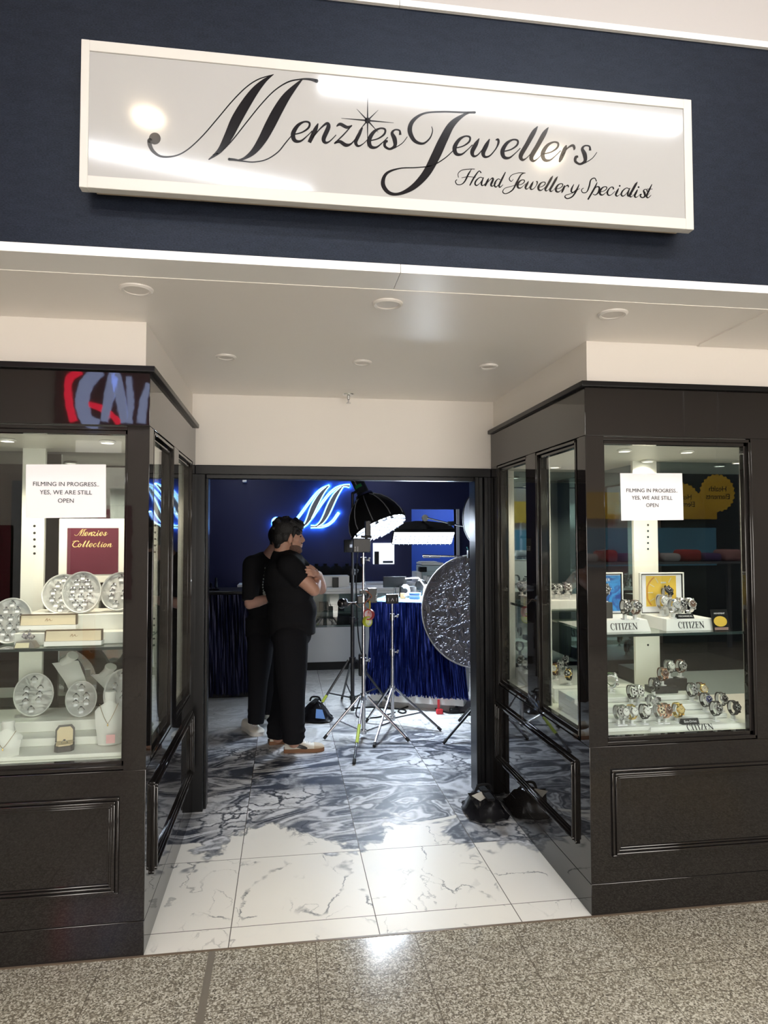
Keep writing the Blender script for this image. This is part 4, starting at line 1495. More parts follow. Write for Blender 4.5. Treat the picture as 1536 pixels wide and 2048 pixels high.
obj('shade_stem', MB().cyl(c, c + Vector((0, 0, 0.12)), 0.005, n=8), M['steel'], t)

# ---- shelf with copier, cups and white column at the back
PY = 8.4
a, c = at(822, 1164, Y=PY), at(890, 1164, Y=PY)
t = thing('copier_table', 'white table carrying the copier before the blue doorway', 'table', ((a.x + c.x) / 2, PY, 0))
ztp = 1.045
obj('tabletop', MB().box(a.x - 0.02, c.x + 0.5, PY - 0.2, PY + 0.35, ztp - 0.03, ztp, 0.003), M['white'], t)
for x in (a.x + 0.02, c.x + 0.44):
    for y in (PY - 0.17, PY + 0.30):
        obj('leg', MB().box(x, x + 0.045, y, y + 0.045, 0, ztp - 0.03), M['white'], t)
obj('drawer_unit', MB().box(a.x + 0.10, c.x - 0.02, PY + 0.02, PY + 0.34, 0.45, ztp - 0.031), mat('drawer_grey', (0.30, 0.34, 0.38), 0.5), t)
a, c = at(831, 1161, Y=PY - 0.05), at(887, 1122, Y=PY - 0.05)
t = thing('copier', 'pale grey office copier with a black control panel before the blue room', 'copier', ((a.x + c.x) / 2, PY, ztp))
grey = mat('copier_grey', (0.50, 0.60, 0.60), 0.45)
w_, h_ = c.x - a.x, c.z - ztp
obj('copier_body', MB().box(a.x + 0.20 * w_, c.x, PY - 0.12, PY + 0.28, ztp + 0.0, ztp + 0.80 * h_, 0.012), grey, t)
obj('paper_tray', MB().box(a.x, a.x + 0.20 * w_, PY - 0.10, PY + 0.2, ztp, ztp + 0.50 * h_, 0.008), M['white'], t)
obj('control_panel', MB().box(a.x + 0.12 * w_, a.x + 0.36 * w_, PY - 0.135, PY + 0.0, ztp + 0.50 * h_, ztp + 0.74 * h_, 0.008), M['black_satin'], t)
obj('scanner_lid', MB().box(a.x + 0.20 * w_, a.x + 0.97 * w_, PY - 0.11, PY + 0.27, ztp + 0.82 * h_, ztp + 0.93 * h_, 0.01), M['white'], t)
b = MB().box(a.x + 0.18 * w_, a.x + 0.75 * w_, PY - 0.08, PY + 0.1, ztp + 0.94 * h_, ztp + 0.985 * h_, 0.004)
obj('loose_paper', b, M['paper'], t)
for k in range(3):
    obj('drawer_groove', MB().box(a.x + 0.22 * w_, c.x - 0.01, PY - 0.1215, PY - 0.1195, ztp + (0.12 + 0.2 * k) * h_, ztp + (0.13 + 0.2 * k) * h_), M['joint'], t)
for (u, w, h2, lab) in ((850, 0.05, 0.09, 'tall white cup on the copier table edge'), (856, 0.045, 0.075, 'shorter white cup beside the tall one on the copier table'), (867, 0.10, 0.05, 'crumpled white packet on the copier table')):
    c = at(u, 1160, Y=PY - 0.16)
    if h2 < 0.06:
        o = obj('white_packet', MB().box(c.x - w / 2, c.x + w / 2, PY - 0.19, PY - 0.14, ztp, ztp + h2, 0.014, 3), M['white'])
        tag(o, lab, 'packet')
    else:
        mx = Matrix.Translation((c.x, PY - 0.165, ztp))
        t = thing('white_cup', lab, 'cup', (c.x, PY - 0.165, ztp))
        obj('cup_body', MB().lathe([(0, 0), (w * 0.36, 0), (w * 0.5, h2), (w * 0.46, h2), (w * 0.33, 0.004), (0, 0.004)], 18, mx), M['white'], t)
        obj('cup_rim', MB().tube([mx @ Vector((w * 0.48 * math.cos(a_), w * 0.48 * math.sin(a_), h2)) for a_ in [2 * PI * k / 16 for k in range(16)]], 0.002, 6, closed=True), M['paper'], t)
c = at(874, 1182, Y=7.6)
tag(obj('white_column_lamp', MB().lathe([(0, 0.0), (0.05, 0.0), (0.05, 0.02), (0.028, 0.04), (0.036, 1.0), (0.04, 1.12), (0.0, 1.14)], 20, Matrix.Translation((c.x, 7.6, 0))), mat('column_glow', (0.9, 0.9, 0.9), 0.4, emit=(0.85, 0.93, 1), estr=2.0)), 'slim white glowing column lamp behind the film counter', 'lamp')

# ================================================================ FILM LIGHTING KIT
lamp_black = mat('lamp_black', (0.012, 0.012, 0.014), 0.4)
rib_grey = mat('rib_grey', (0.30, 0.31, 0.33), 0.4)
green = mat('label_green', (0.03, 0.32, 0.10), 0.5)


def stand(name, label, base, ztop, zc, feet, m, group, r=0.014, joints=(), tape=None, zhub=0.07, tip=None):
    x, y = base
    t = thing(name, label, 'light stand', (x, y, 0), 0, group)
    zs = [zc - 0.02] + [z for z in joints if z > zc] + [ztop]
    b = MB()
    b.cyl((x, y, 0.03), (x, y, zc + 0.02), r, n=12)
    for i in range(len(zs) - 1):
        b.cyl((x, y, zs[i]), (x, y, zs[i + 1]), r * (1.0 - 0.16 * i), n=12)
    obj('pole', b, m, t)
    for z in joints:
        b = MB().cyl((x, y, z - 0.035), (x, y, z + 0.02), r * 1.5, n=12)
        b.cyl((x, y, z - 0.01), (x + 0.045, y - 0.02, z), 0.005, n=8)
        b.cyl((x + 0.04, y - 0.02, z - 0.012), (x + 0.048, y - 0.022, z + 0.016), 0.008, n=8)
        obj('clamp_collar', b, m, t)
    b = MB().cyl((x, y, zc - 0.025), (x, y, zc + 0.025), r * 1.7, n=14)
    obj('leg_collar', b, m, t)
    obj('brace_hub', MB().cyl((x, y, zhub - 0.02), (x, y, zhub + 0.015), r * 1.5, n=14), m, t)
    for k, f in enumerate(feet):
        f = Vector((f[0], f[1], 0.012))
        dv = (Vector((f.x, f.y, 0)) - Vector((x, y, 0))).normalized()
        top = Vector((x, y, zc)) + dv * r * 2.2
        lg = obj('leg', MB().cyl(top, f, 0.0105, n=10), m, t)
        obj('rubber_foot', MB().cyl(f + (top - f).normalized() * 0.035, Vector((f.x, f.y, 0.0105)), 0.0125, n=10), M['black_matte'], lg)
        mid = top + (f - top) * 0.58
        obj('brace', MB().cyl(Vector((x, y, zhub)) + dv * r, mid, 0.0065, n=8), m, t)
        if tape is not None and tape[0] == k:
            p0, p1 = top + (f - top) * tape[1], top + (f - top) * tape[2]
            obj('tape_wrap', MB().cyl(p0, p1, 0.0125, n=10), mat('tape_lime', (0.50, 0.62, 0.06), 0.5), lg)['label'] = 'lime green tape wrapped round the leg'
    return t


def fl(u, v):
    q = at(u, v, Z=0.0)
    return (q.x, q.y)


s1 = (0.626, 5.443)
stand('light_stand', 'tall chrome light stand with a lime-taped leg in the shop', s1, 1.487, 0.327, [fl(708, 1530), fl(648, 1480), fl(818, 1485)], M['chrome'], 'chrome light stands', 0.0165, (0.619, 1.12, 1.43), (0, 0.45, 0.72), zhub=0.05)
s2 = (0.919, 5.80)
stand('light_stand', 'shorter chrome light stand topped by a small monitor', s2, 1.035, 0.303, [fl(748, 1495), fl(882, 1463), fl(732, 1446)], M['chrome'], 'chrome light stands', 0.015, (0.621, 0.927), None, zhub=0.05)
s3 = (0.609, 6.18)
stand('light_stand', 'black light stand carrying the round softbox', s3, 2.02, 0.49, [fl(626, 1437), (0.56, 6.75), (1.0, 6.30)], lamp_black, 'black light stands', 0.018, (0.86, 1.30), (0, 0.62, 0.74), zhub=0.15)
s4 = (1.80, 5.50)
stand('light_stand', 'black light stand half hidden behind the doorway edge', s4, 1.50, 0.42, [fl(887, 1489), fl(918, 1444), (2.25, 5.62)], lamp_black, 'black light stands', 0.018, (0.9,), None, zhub=0.12)

# round softbox
DC = at(759, 1057, Y=6.1)
DN = Vector((0.367, -0.30, -0.88)).normalized()
t = thing('round_softbox', 'black dome softbox lamp with lit white grid front', 'softbox', DC)
mx = facing(DC, DN.x, DN.y, DN.z)
R0 = 0.262
prof = [(R0, 0.0), (R0 * 1.03, -0.02), (R0 * 1.02, -0.07), (R0 * 0.93, -0.14), (R0 * 0.78, -0.21), (R0 * 0.58, -0.275), (R0 * 0.36, -0.32), (0.07, -0.335)]
inner = [(r - 0.008, z + 0.004) for r, z in prof[::-1]]
obj('dome_shell', MB().lathe(prof[::-1] + [(R0 - 0.004, 0.0)] + [(r - 0.006, z) for r, z in prof[1:]], 32, mx), M['black_cloth'], t)
obj('diffuser', MB().lathe([(0, -0.012), (R0 - 0.008, -0.008), (R0 - 0.008, -0.004), (0, -0.008)], 32, mx), M['softbox'], t)
b = MB()
for k in range(-4, 5):
    q = k * 0.055
    hl = math.sqrt(max(0.0, R0 * R0 - q * q)) - 0.004
    b.box(-hl, hl, q - 0.002, q + 0.002, -0.003, 0.018, mx=mx)
    b.box(q - 0.002, q + 0.002, -hl, hl, -0.003, 0.018, mx=mx)
obj('fabric_grid', b, mat('grid_grey', (0.02, 0.02, 0.025), 0.8), t)
for k in range(10):
    a_ = 2 * PI * (k + 0.35) / 10
    b = MB().tube([mx @ Vector(((r + 0.003) * math.cos(a_), (r + 0.003) * math.sin(a_), z)) for r, z in prof[1:-1]], 0.0045, 6)
    obj('rib', b, rib_grey, t)
obj('speed_ring', MB().lathe([(0.06, -0.36), (0.085, -0.355), (0.088, -0.335), (0.07, -0.325), (0.06, -0.33)], 28, mx), M['steel'], t)
hd = obj('lamp_head', MB().lathe([(0, -0.62), (0.050, -0.62), (0.058, -0.61), (0.058, -0.37), (0.066, -0.355), (0.0, -0.35)], 28, mx), mat('lamp_body', (0.035, 0.04, 0.045), 0.35), t)
# green badge and lettering on the side that faces the doorway
side = (mx.to_3x3().inverted() @ Vector((-0.45, -1, 0)))
sa = math.atan2(side.y, side.x)
for (z0, z1, w) in ((-0.425, -0.455, 0.75), (-0.545, -0.575, 0.30)):
    b = MB()
    rows = []
    for zz in (z0, z1):
        rows.append([mx @ Vector((0.0588 * math.cos(sa + q), 0.0588 * math.sin(sa + q), zz)) for q in [(-0.5 + k / 8) * w * 1.6 + (0.0 if w > 0.5 else -0.45) for k in range(9)]])
    b.surf(rows, 0.001)
    obj('green_badge', b, green, hd)
b = MB()
ctr = mx @ Vector((0.0592 * math.cos(sa + 0.15), 0.0592 * math.sin(sa + 0.15), -0.50))
nrm = (mx.to_3x3() @ Vector((math.cos(sa + 0.15), math.sin(sa + 0.15), 0))).normalized()
axd = -(mx.to_3x3() @ Vector((0, 0, 1))).normalized()
tm = Matrix.Identity(4)
xa = -axd
ya = nrm.cross(xa)
for i in range(3):
    tm[i][0], tm[i][1], tm[i][2], tm[i][3] = xa[i], ya[i], nrm[i], ctr[i]
text('lettering', 'amaran', 0.030, M['paper'], hd, tm)
obj('yoke', MB().tube([s3 + (2.02,), (s3[0] + 0.01, s3[1] - 0.04, 2.02), mx @ Vector((0, 0, -0.42))], 0.013, 8), lamp_black, t)

# strip softbox on a boom
a, c = at(785, 1066, Y=7.0), at(908, 1092, Y=7.0)
SC = Vector(((a.x + c.x) / 2, 7.0, 1.60))
SN = Vector((0.0, -0.62, -0.78)).normalized()
t = thing('strip_softbox', 'long black strip softbox with lit grid hung on a boom', 'softbox', SC)
mx = facing(SC, SN.x, SN.y, SN.z)
sl, sh_ = 0.325, 0.10
b = MB()
prf = [(sl, sh_, 0.0), (sl * 1.01, sh_ * 1.05, -0.04), (sl * 0.86, sh_ * 0.7, -0.15), (0.07, 0.05, -0.20)]
def ring(w, h2, z):
    return [mx @ Vector(q) for q in ((-w, -h2, z), (w, -h2, z), (w, h2, z), (-w, h2, z))]
for (w0, h0, z0), (w1, h1, z1) in zip(prf, prf[1:]):
    A, B = ring(w0, h0, z0), ring(w1, h1, z1)
    for k in range(4):
        j = (k + 1) % 4
        b.surf([[A[k], A[j]], [B[k], B[j]]], 0.003)
obj('box_shell', b, M['black_cloth'], t, smooth=False)
obj('diffuser', MB().box(-sl + 0.006, sl - 0.006, -sh_ + 0.006, sh_ - 0.006, -0.012, -0.006, mx=mx), M['softbox_strip'], t)
b = MB()
for k in range(-6, 7):
    q = k * 0.05
    b.box(q - 0.0012, q + 0.0012, -sh_ + 0.006, sh_ - 0.006, -0.005, 0.022, mx=mx)
for k in range(-1, 2):
    b.box(-sl + 0.006, sl - 0.006, k * 0.05 - 0.0012, k * 0.05 + 0.0012, -0.005, 0.022, mx=mx)
obj('fabric_grid', b, bpy.data.materials['grid_grey'], t)
g_ = at(850, 1036, Y=6.98)
obj('lamp_mount', MB().lathe([(0, -0.02), (0.032, -0.02), (0.036, 0.0), (0.032, 0.02), (0, 0.02)], 20, facing(g_, 0.1, -1, 0)), mat('mount_tan', (0.38, 0.33, 0.27), 0.4), t)
b = MB().tube([mx @ Vector((0.0, 0, -0.19)), g_ + Vector((0, 0.03, -0.02))], 0.014, 8)
obj('mount_bracket', b, lamp_black, t)
t = thing('boom_arm', 'chrome boom arm holding the strip softbox', 'boom arm', at(903, 1048, Y=6.9))
obj('arm_tube', MB().tube([g_ + Vector((0.02, -0.02, 0)), at(903, 1048, Y=6.9), at(1020, 1072, Y=6.6)], 0.009, 10), M['chrome'], t)
b = MB().box(-0.04, 0.035, -0.025, 0.025, -0.022, 0.022, 0.006, mx=Matrix.Translation(at(903, 1047, Y=6.9)))
obj('arm_clamp', b, lamp_black, t)

# crossbar, clamps and round reflectors at the doorway edge
t = thing('reflector_crossbar', 'chrome crossbar tube reaching out above the crinkled reflector', 'crossbar', at(845, 1112, Y=5.55))
obj('bar_tube', MB().cyl(at(845, 1111, Y=5.55), at(990, 1115, Y=5.45), 0.009, n=12), M['chrome'], t)
obj('inner_tube', MB().cyl(at(846, 1114.5, Y=5.56), at(880, 1115, Y=5.54), 0.005, n=10), M['steel'], t)
t = thing('spring_clamp', 'black spring clamp with teal grips on top of the crinkled reflector', 'clamp', at(942, 1108, Y=5.42))
obj('jaw', MB().box(-0.016, 0.016, -0.03, 0.015, -0.035, 0.03, 0.005, mx=Matrix.Translation(at(938, 1108, Y=5.42))), lamp_black, t)
obj('handle', MB().tube([at(937, 1106, Y=5.41), at(936, 1098, Y=5.40), at(934, 1094, Y=5.40)], 0.006, 8), mat('teal_grip', (0.08, 0.30, 0.36), 0.5), t)
obj('handle', MB().tube([at(942, 1106, Y=5.41), at(946, 1098, Y=5.41), at(947, 1095, Y=5.41)], 0.006, 8), bpy.data.materials['teal_grip'], t)


def crinkle_mat():
    m, nt, b_ = newmat('crinkled_silver')
    g = NG(nt)
    tc = g.n('TexCoord')
    P = tc.outputs['Object']
    w1 = g.vmath('SCALE', g.vmath('SUBTRACT', g.noise(P, 9, 3, color=True), (0.5, 0.5, 0.5)), 0.16)
    Q = g.vmath('ADD', P, w1)
    v1 = g.n('TexVoronoi', _feature='DISTANCE_TO_EDGE')
    nt.links.new(Q, v1.inputs['Vector'])
    v1.inputs['Scale'].default_value = 9.0
    r1 = g.math('SUBTRACT', 1.0, g.step(v1.outputs['Distance'], 0.0, 0.09))
    v2 = g.n('TexVoronoi', _feature='DISTANCE_TO_EDGE')
    nt.links.new(Q, v2.inputs['Vector'])
    v2.inputs['Scale'].default_value = 22.0
    r2 = g.math('SUBTRACT', 1.0, g.step(v2.outputs['Distance'], 0.0, 0.10))
    gate = g.step(g.noise(P, 7, 3), 0.42, 0.62)
    hgt = g.math('ADD', g.math('MULTIPLY', r1, gate), g.math('MULTIPLY', g.math('MULTIPLY', r2, 0.5), g.math('SUBTRACT', 1.15, gate)))
    bp = g.n('Bump')
    bp.inputs['Strength'].default_value = 0.9
    bp.inputs['Distance'].default_value = 0.02
    nt.links.new(hgt, bp.inputs['Height'])
    nt.links.new(bp.outputs['Normal'], b_.inputs['Normal'])
    b_.inputs['Base Color'].default_value = (0.30, 0.30, 0.34, 1)
    b_.inputs['Metallic'].default_value = 0.85
    b_.inputs['Roughness'].default_value = 0.33
    return m


RC = at(948, 1222, Y=5.42)
t = thing('crinkled_reflector', 'large round crinkled dark silver reflector leaning at the doorway edge', 'reflector', RC)
mx = facing(RC, -0.66, -1.0, 0.05)
RR = 0.462
b = MB().lathe([(0, 0.0), (RR * 0.5, 0.001), (RR, 0.0), (RR, -0.003), (0, -0.003)], 48, mx)
sheet = obj('crinkled_sheet', b, crinkle_mat(), t)
obj('wire_rim', MB().tube([mx @ Vector((RR * math.cos(a_), RR * math.sin(a_), 0)) for a_ in [2 * PI * k / 56 for k in range(56)]], 0.006, 8, closed=True), mat('rim_pale', (0.6, 0.6, 0.6), 0.4), t)
c = at(956, 1036, Y=5.5)
t = thing('edge_on_reflector', 'pale round reflector seen edge-on by the doorway frame', 'reflector', c)
mx = facing(c, -1.0, -0.34, 0.0)
RR = 0.225
obj('pale_sheet', MB().lathe([(0, 0.03), (RR * 0.6, 0.02), (RR, 0.0), (RR, -0.004), (RR * 0.6, 0.014), (0, 0.024)], 40, mx), mat('reflector_pale', (0.55, 0.56, 0.60), 0.5), t)
obj('rim', MB().tube([mx @ Vector((RR * math.cos(a_), RR * math.sin(a_), 0)) for a_ in [2 * PI * k / 48 for k in range(48)]], 0.006, 8, closed=True), M['black_satin'], t)

# gear clamped on the tall chrome stand
x1, y1 = s1
t = thing('camera_transmitter', 'black control box with small keys on top of the tall chrome stand', 'control box', (x1, y1, 1.487))
a, c = at(706, 1077, Y=y1 - 0.02), at(741, 1104, Y=y1 - 0.02)
obj('box_body', MB().box(a.x, c.x, y1 - 0.03, y1 + 0.03, 1.4875, a.z, 0.006), lamp_black, t)
for i in range(3):
    for j in range(2):
        z = 1.4875 + 0.012 + 0.014 * i
        x = a.x + 0.016 + 0.02 * j
        obj('key', MB().box(x - 0.004, x + 0.006, y1 - 0.032, y1 - 0.0295, z, z + 0.005), M['paper'], t)
q = at(736, 1055, Y=y1 - 0.02)
obj('antenna_block', MB().box(q.x - 0.022, q.x + 0.022, y1 - 0.025, y1 + 0.02, a.z + 0.02, at(736, 1042, Y=y1).z, 0.006), lamp_black, t)
obj('swivel', MB().cyl((q.x - 0.012, y1, a.z), (q.x - 0.012, y1, a.z + 0.03), 0.012, n=12), lamp_black, t)
obj('swivel_knob', MB().cyl((q.x - 0.055, y1 - 0.01, a.z + 0.015), (q.x + 0.03, y1 - 0.01, a.z + 0.012), 0.009, n=12), lamp_black, t)
t = thing('battery_pack', 'black battery pack with a plain white sticker beside the control box', 'battery', at(698, 1092, Y=6.14))
q = at(698, 1092, Y=6.12)
obj('pack_body', MB().box(q.x - 0.045, q.x + 0.045, 6.09, 6.16, q.z - 0.058, q.z + 0.058, 0.006), M['black_matte'], t)
obj('sticker', MB().box(q.x + 0.004, q.x + 0.028, 6.0885, 6.0905, q.z - 0.014, q.z + 0.014), mat('sticker_grey', (0.5, 0.5, 0.52), 0.6), t)
t = thing('power_block', 'black power block strapped to the chrome stand at counter height', 'power block', at(744, 1190, Y=y1 + 0.03))
a, c = at(735, 1176, Y=y1 + 0.02), at(753, 1205, Y=y1 + 0.02)
obj('block_body', MB().box(a.x, c.x, y1 - 0.02, y1 + 0.07, c.z, a.z, 0.005), lamp_black, t)
obj('block_clamp', MB().box(x1 - 0.03, a.x + 0.002, y1 - 0.018, y1 + 0.03, a.z - 0.045, a.z - 0.015, 0.004), lamp_black, t)
for k in range(3):
    obj('white_mark', MB().box(c.x - 0.012, c.x - 0.004, y1 - 0.0215, y1 - 0.0195, c.z + 0.02 + 0.016 * k, c.z + 0.03 + 0.016 * k), M['paper'], t)
t = thing('spot_lamp', 'small black round lamp head on an arm off the chrome stand', 'lamp', at(686, 1206, Y=y1))
q = at(684, 1207, Y=y1 - 0.02)
obj('lamp_ball', MB().ell(q, (0.038, 0.04, 0.042)), mat('ball_gloss', (0.01, 0.01, 0.01), 0.12), t)
obj('lamp_collar', MB().lathe([(0.024, 0), (0.036, 0.01), (0.036, 0.03), (0.026, 0.035), (0, 0.035)], 20, facing(q + Vector((0.012, 0, 0)), 1, -0.2, 0.15)), lamp_black, t)
obj('arm', MB().tube([q + Vector((0.04, 0, 0)), q + Vector((0.10, 0.01, -0.002)), (x1, y1, q.z + 0.015)], 0.011, 8), lamp_black, t)
obj('arm_clamp', MB().box(x1 - 0.05, x1 + 0.018, y1 - 0.022, y1 + 0.022, q.z - 0.005, q.z + 0.06, 0.005), lamp_black, t)
# loose wires
wire_or = mat('wire_orange', (0.55, 0.16, 0.06), 0.5)
q0 = at(731, 1185, Y=y1 - 0.03)
o = obj('orange_wire', MB().tube(spline([tuple(q0 + Vector(d)) for d in ((0, 0, 0.02), (0.05, 0, -0.03), (0.02, 0, -0.06), (-0.01, 0.0, -0.10), (0.025, 0, -0.14), (0.02, 0, -0.17))], 6), 0.003, 6), wire_or)
tag(o, 'tangled orange wire hanging on the tall chrome stand', 'wire')
q0 = at(693, 1213, Y=y1 - 0.04)
o = obj('pale_wire', MB().tube(spline([tuple(q0), tuple(at(700, 1208, Y=y1 - 0.05)), tuple(at(708, 1204, Y=y1 - 0.05)), tuple(at(716, 1213, Y=y1 - 0.04)), tuple(at(724, 1216, Y=y1 - 0.03))], 6), 0.0025, 6), mat('wire_pale', (0.5, 0.36, 0.30), 0.5))
tag(o, 'pale thin wire looping from the small round lamp to the stand', 'wire')


def tape_roll(u, v, R, w, m, label, ry):
    q = at(u, v, Y=y1 - 0.045)
    mx = facing(q, ry, -1.0, 0.1)
    t = thing('tape_roll', label, 'tape roll', q, 0, 'rolls of tape on the chrome stand')
    obj('tape_wound', MB().lathe([(R * 0.78, -w / 2), (R, -w / 2), (R, w / 2), (R * 0.78, w / 2), (R * 0.78, -w / 2)], 32, mx), m, t)
    obj('card_core', MB().lathe([(R * 0.70, -w / 2), (R * 0.775, -w / 2), (R * 0.775, w / 2), (R * 0.70, w / 2), (R * 0.70, -w / 2)], 32, mx), M['paper'], t)


tape_roll(738, 1229, 0.044, 0.03, mat('tape_red', (0.45, 0.05, 0.04), 0.4), 'roll of red tape hanging on the chrome stand above the yellow roll', -0.75)
tape_roll(735, 1243, 0.042, 0.028, mat('tape_yellow', (0.60, 0.66, 0.05), 0.4), 'roll of yellow tape hanging on the chrome stand below the red roll', 0.75)
o = obj('yellow_strap', MB().tube([at(739, 1202, Y=y1 - 0.045), at(740, 1212, Y=y1 - 0.045), at(739, 1222, Y=y1 - 0.05)], 0.007, 8), mat('strap_yellow', (0.55, 0.42, 0.06), 0.6))
tag(o, 'short yellow strap holding the tape rolls on the stand', 'strap')

# monitor on the shorter stand
a, c = at(772, 1183, Y=5.78), at(797, 1199, Y=5.78)
t = thing('field_monitor', 'small black monitor with a pale chevron on the shorter chrome stand', 'monitor', ((a.x + c.x) / 2, 5.8, c.z))
obj('monitor_body', MB().box(a.x, c.x, 5.77, 5.80, 1.036, 1.036 + 0.078, 0.004), M['black_satin'], t)
b = MB()
cx, cz = (a.x + c.x) / 2, 1.036 + 0.034
tv = Vector((0, 0.001, 0))
f3 = lambda u, v: Vector((cx + u, 5.7685, cz + v))
stroke(b, [(-0.011, -0.012, 0.004), (0, 0.013, 0.004)], f3, tv)
stroke(b, [(0.011, -0.012, 0.004), (0, 0.013, 0.004)], f3, tv)
stroke(b, [(-0.036, -0.014, 0.003), (-0.036, 0.016, 0.003)], f3, tv)
stroke(b, [(0.036, -0.014, 0.003), (0.036, 0.016, 0.003)], f3, tv)
for k in b.bm.faces:
    pass
obj('chevron_mark', b, M['paper'], t)
obj('sun_hood', MB().box(a.x - 0.002, c.x + 0.004, 5.755, 5.80, 1.1145, 1.1185, 0.001), M['steel'], t)

# cables
o = obj('power_cable', MB().tube(spline([(0.63, 6.16, 1.95), (0.66, 6.14, 1.6), (0.64, 6.15, 1.2), (0.66, 6.14, 0.7), (0.71, 6.12, 0.45), (0.70, 6.10, 0.25), (0.63, 6.05, 0.02), (0.80, 6.0, 0.008), (1.0, 6.15, 0.008)], 8), 0.006, 6), M['black_satin'])
tag(o, 'black power cable running down the black softbox stand', 'cable')
o = obj('power_brick', MB().box(0.655, 0.725, 6.06, 6.12, 0.36, 0.56, 0.012), M['black_satin'])
tag(o, 'black power brick hanging on the softbox stand', 'power brick')
pts = [fl(690, 1420), fl(740, 1416), fl(800, 1420), fl(812, 1424), fl(806, 1428), fl(796, 1424), fl(806, 1418), fl(830, 1412), fl(850, 1411), fl(880, 1422), fl(905, 1428), fl(950, 1424)]
o = obj('floor_cable', MB().tube(spline([(x, y, 0.008) for x, y in pts], 6), 0.007, 6), M['black_satin'])
tag(o, 'black cable coiled on the marble before the tinsel counter', 'cable')
q = at(878, 1428, Z=0)
t = thing('red_tag', 'red ribbon tag lying at the foot of the film counter', 'tag', q)
redm = mat('tag_red', (0.55, 0.02, 0.03), 0.5)
obj('ribbon', MB().box(q.x - 0.014, q.x + 0.008, q.y - 0.004, q.y + 0.004, 0.02, 0.13, 0.002), redm, t)
obj('clip', MB().box(q.x - 0.025, q.x + 0.035, q.y - 0.02, q.y + 0.02, 0.0, 0.045, 0.008), redm, t)
q = at(908, 1426, Z=0)
tag(obj('cable_plug', MB().box(q.x - 0.04, q.x + 0.05, q.y - 0.03, q.y + 0.03, 0.0, 0.045, 0.014, 3), M['black_satin']), 'black plug block on the cable by the film counter', 'plug')


# sandbags
def sandbag(label, loc, sx, sy, h, rot, seed, ridge=0.25):
    rnd = random.Random(seed)
    t = thing('sandbag', label, 'sandbag', loc, rot, 'sandbags')
    mx = chain_matrix(t)
    b = MB()
    rows = []
    N = 28
    for i in range(10):
        f = i / 9
        k = (1 - f) ** 0.75 * (1 - ridge) + ridge if f > 0 else 0.93
        if i == 1:
            k = 1.02
        row = []
        for j in range(N + 1):
            a_ = 2 * PI * (j % N) / N
            ca, sa_ = math.cos(a_), math.sin(a_)
            e = 0.55
            x = math.copysign(abs(ca) ** e, ca) * sx * (k * 0.35 + 0.65 * k)
            y = math.copysign(abs(sa_) ** e, sa_) * sy * (k if f < 0.8 else k * 0.6)
            w = 1 + 0.05 * math.sin(5 * a_ + seed + 3 * f) + 0.03 * math.sin(11 * a_ - 4 * f)
            row.append(mx @ Vector((x * w, y * w, h * f + (0.006 * math.sin(7 * a_ + seed) if 0 < f < 1 else 0))))
        rows.append(row)
    b.surf(rows)
    cap = b.bm
    bmesh.ops.remove_doubles(cap, verts=list(cap.verts), dist=0.0005)
    bmesh.ops.holes_fill(cap, edges=list(cap.edges), sides=0)
    obj('bag_body', b, mat('bag_vinyl_%d' % seed, (0.010, 0.010, 0.012), 0.22, bump=(22, 0.35, 4)), t)
    obj('strap', MB().box(-0.022, 0.022, -sy * 0.92, sy * 0.55, h * 0.98, h * 1.0 + 0.012, 0.004, mx=mx), M['black_cloth'], t)
    obj('handle', MB().tube(spline([tuple(mx @ Vector(q)) for q in ((-0.05, 0, h), (-0.03, 0, h + 0.035), (0.03, 0, h + 0.035), (0.05, 0, h))], 6), 0.008, 8), M['black_cloth'], t)
    return t, mx


q = at(634, 1446, Z=0)
t, mx = sandbag('black vinyl sandbag with a pale blue label by the black stand leg', (q.x - 0.01, q.y + 0.10, 0), 0.155, 0.11, 0.165, -0.35, 2, 0.18)
b = MB()
b.surf([[mx @ Vector((0.035, -0.106, 0.045)), mx @ Vector((0.12, -0.098, 0.04))], [mx @ Vector((0.03, -0.072, 0.115)), mx @ Vector((0.085, -0.066, 0.11))]], 0.002)
obj('blue_label', b, mat('label_blue', (0.16, 0.30, 0.62), 0.3), t)
q = at(990, 1645, Z=0)
t, mx = sandbag('black vinyl sandbag slumped on the marble against the glossy case', (1.155, q.y + 0.15, 0), 0.118, 0.16, 0.12, 0.0, 4, 0.35)
b = MB()
b.surf([[at(944, 1591, Y=3.80), at(962, 1583, Y=3.84)], [at(961, 1602, Y=3.78), at(974, 1594, Y=3.82)]], 0.003)
obj('white_label', b, mat('label_checked', (0.55, 0.54, 0.50), 0.5), t)
b = MB()
b.hull([at(935, 1586, Y=3.86), at(962, 1584, Y=3.86), at(975, 1605, Y=3.78), at(955, 1618, Y=3.76)], [at(938, 1589, Y=3.88), at(962, 1588, Y=3.90), at(976, 1608, Y=3.84), at(958, 1620, Y=3.80)])
obj('bag_flap', b, bpy.data.materials['bag_vinyl_4'], t)

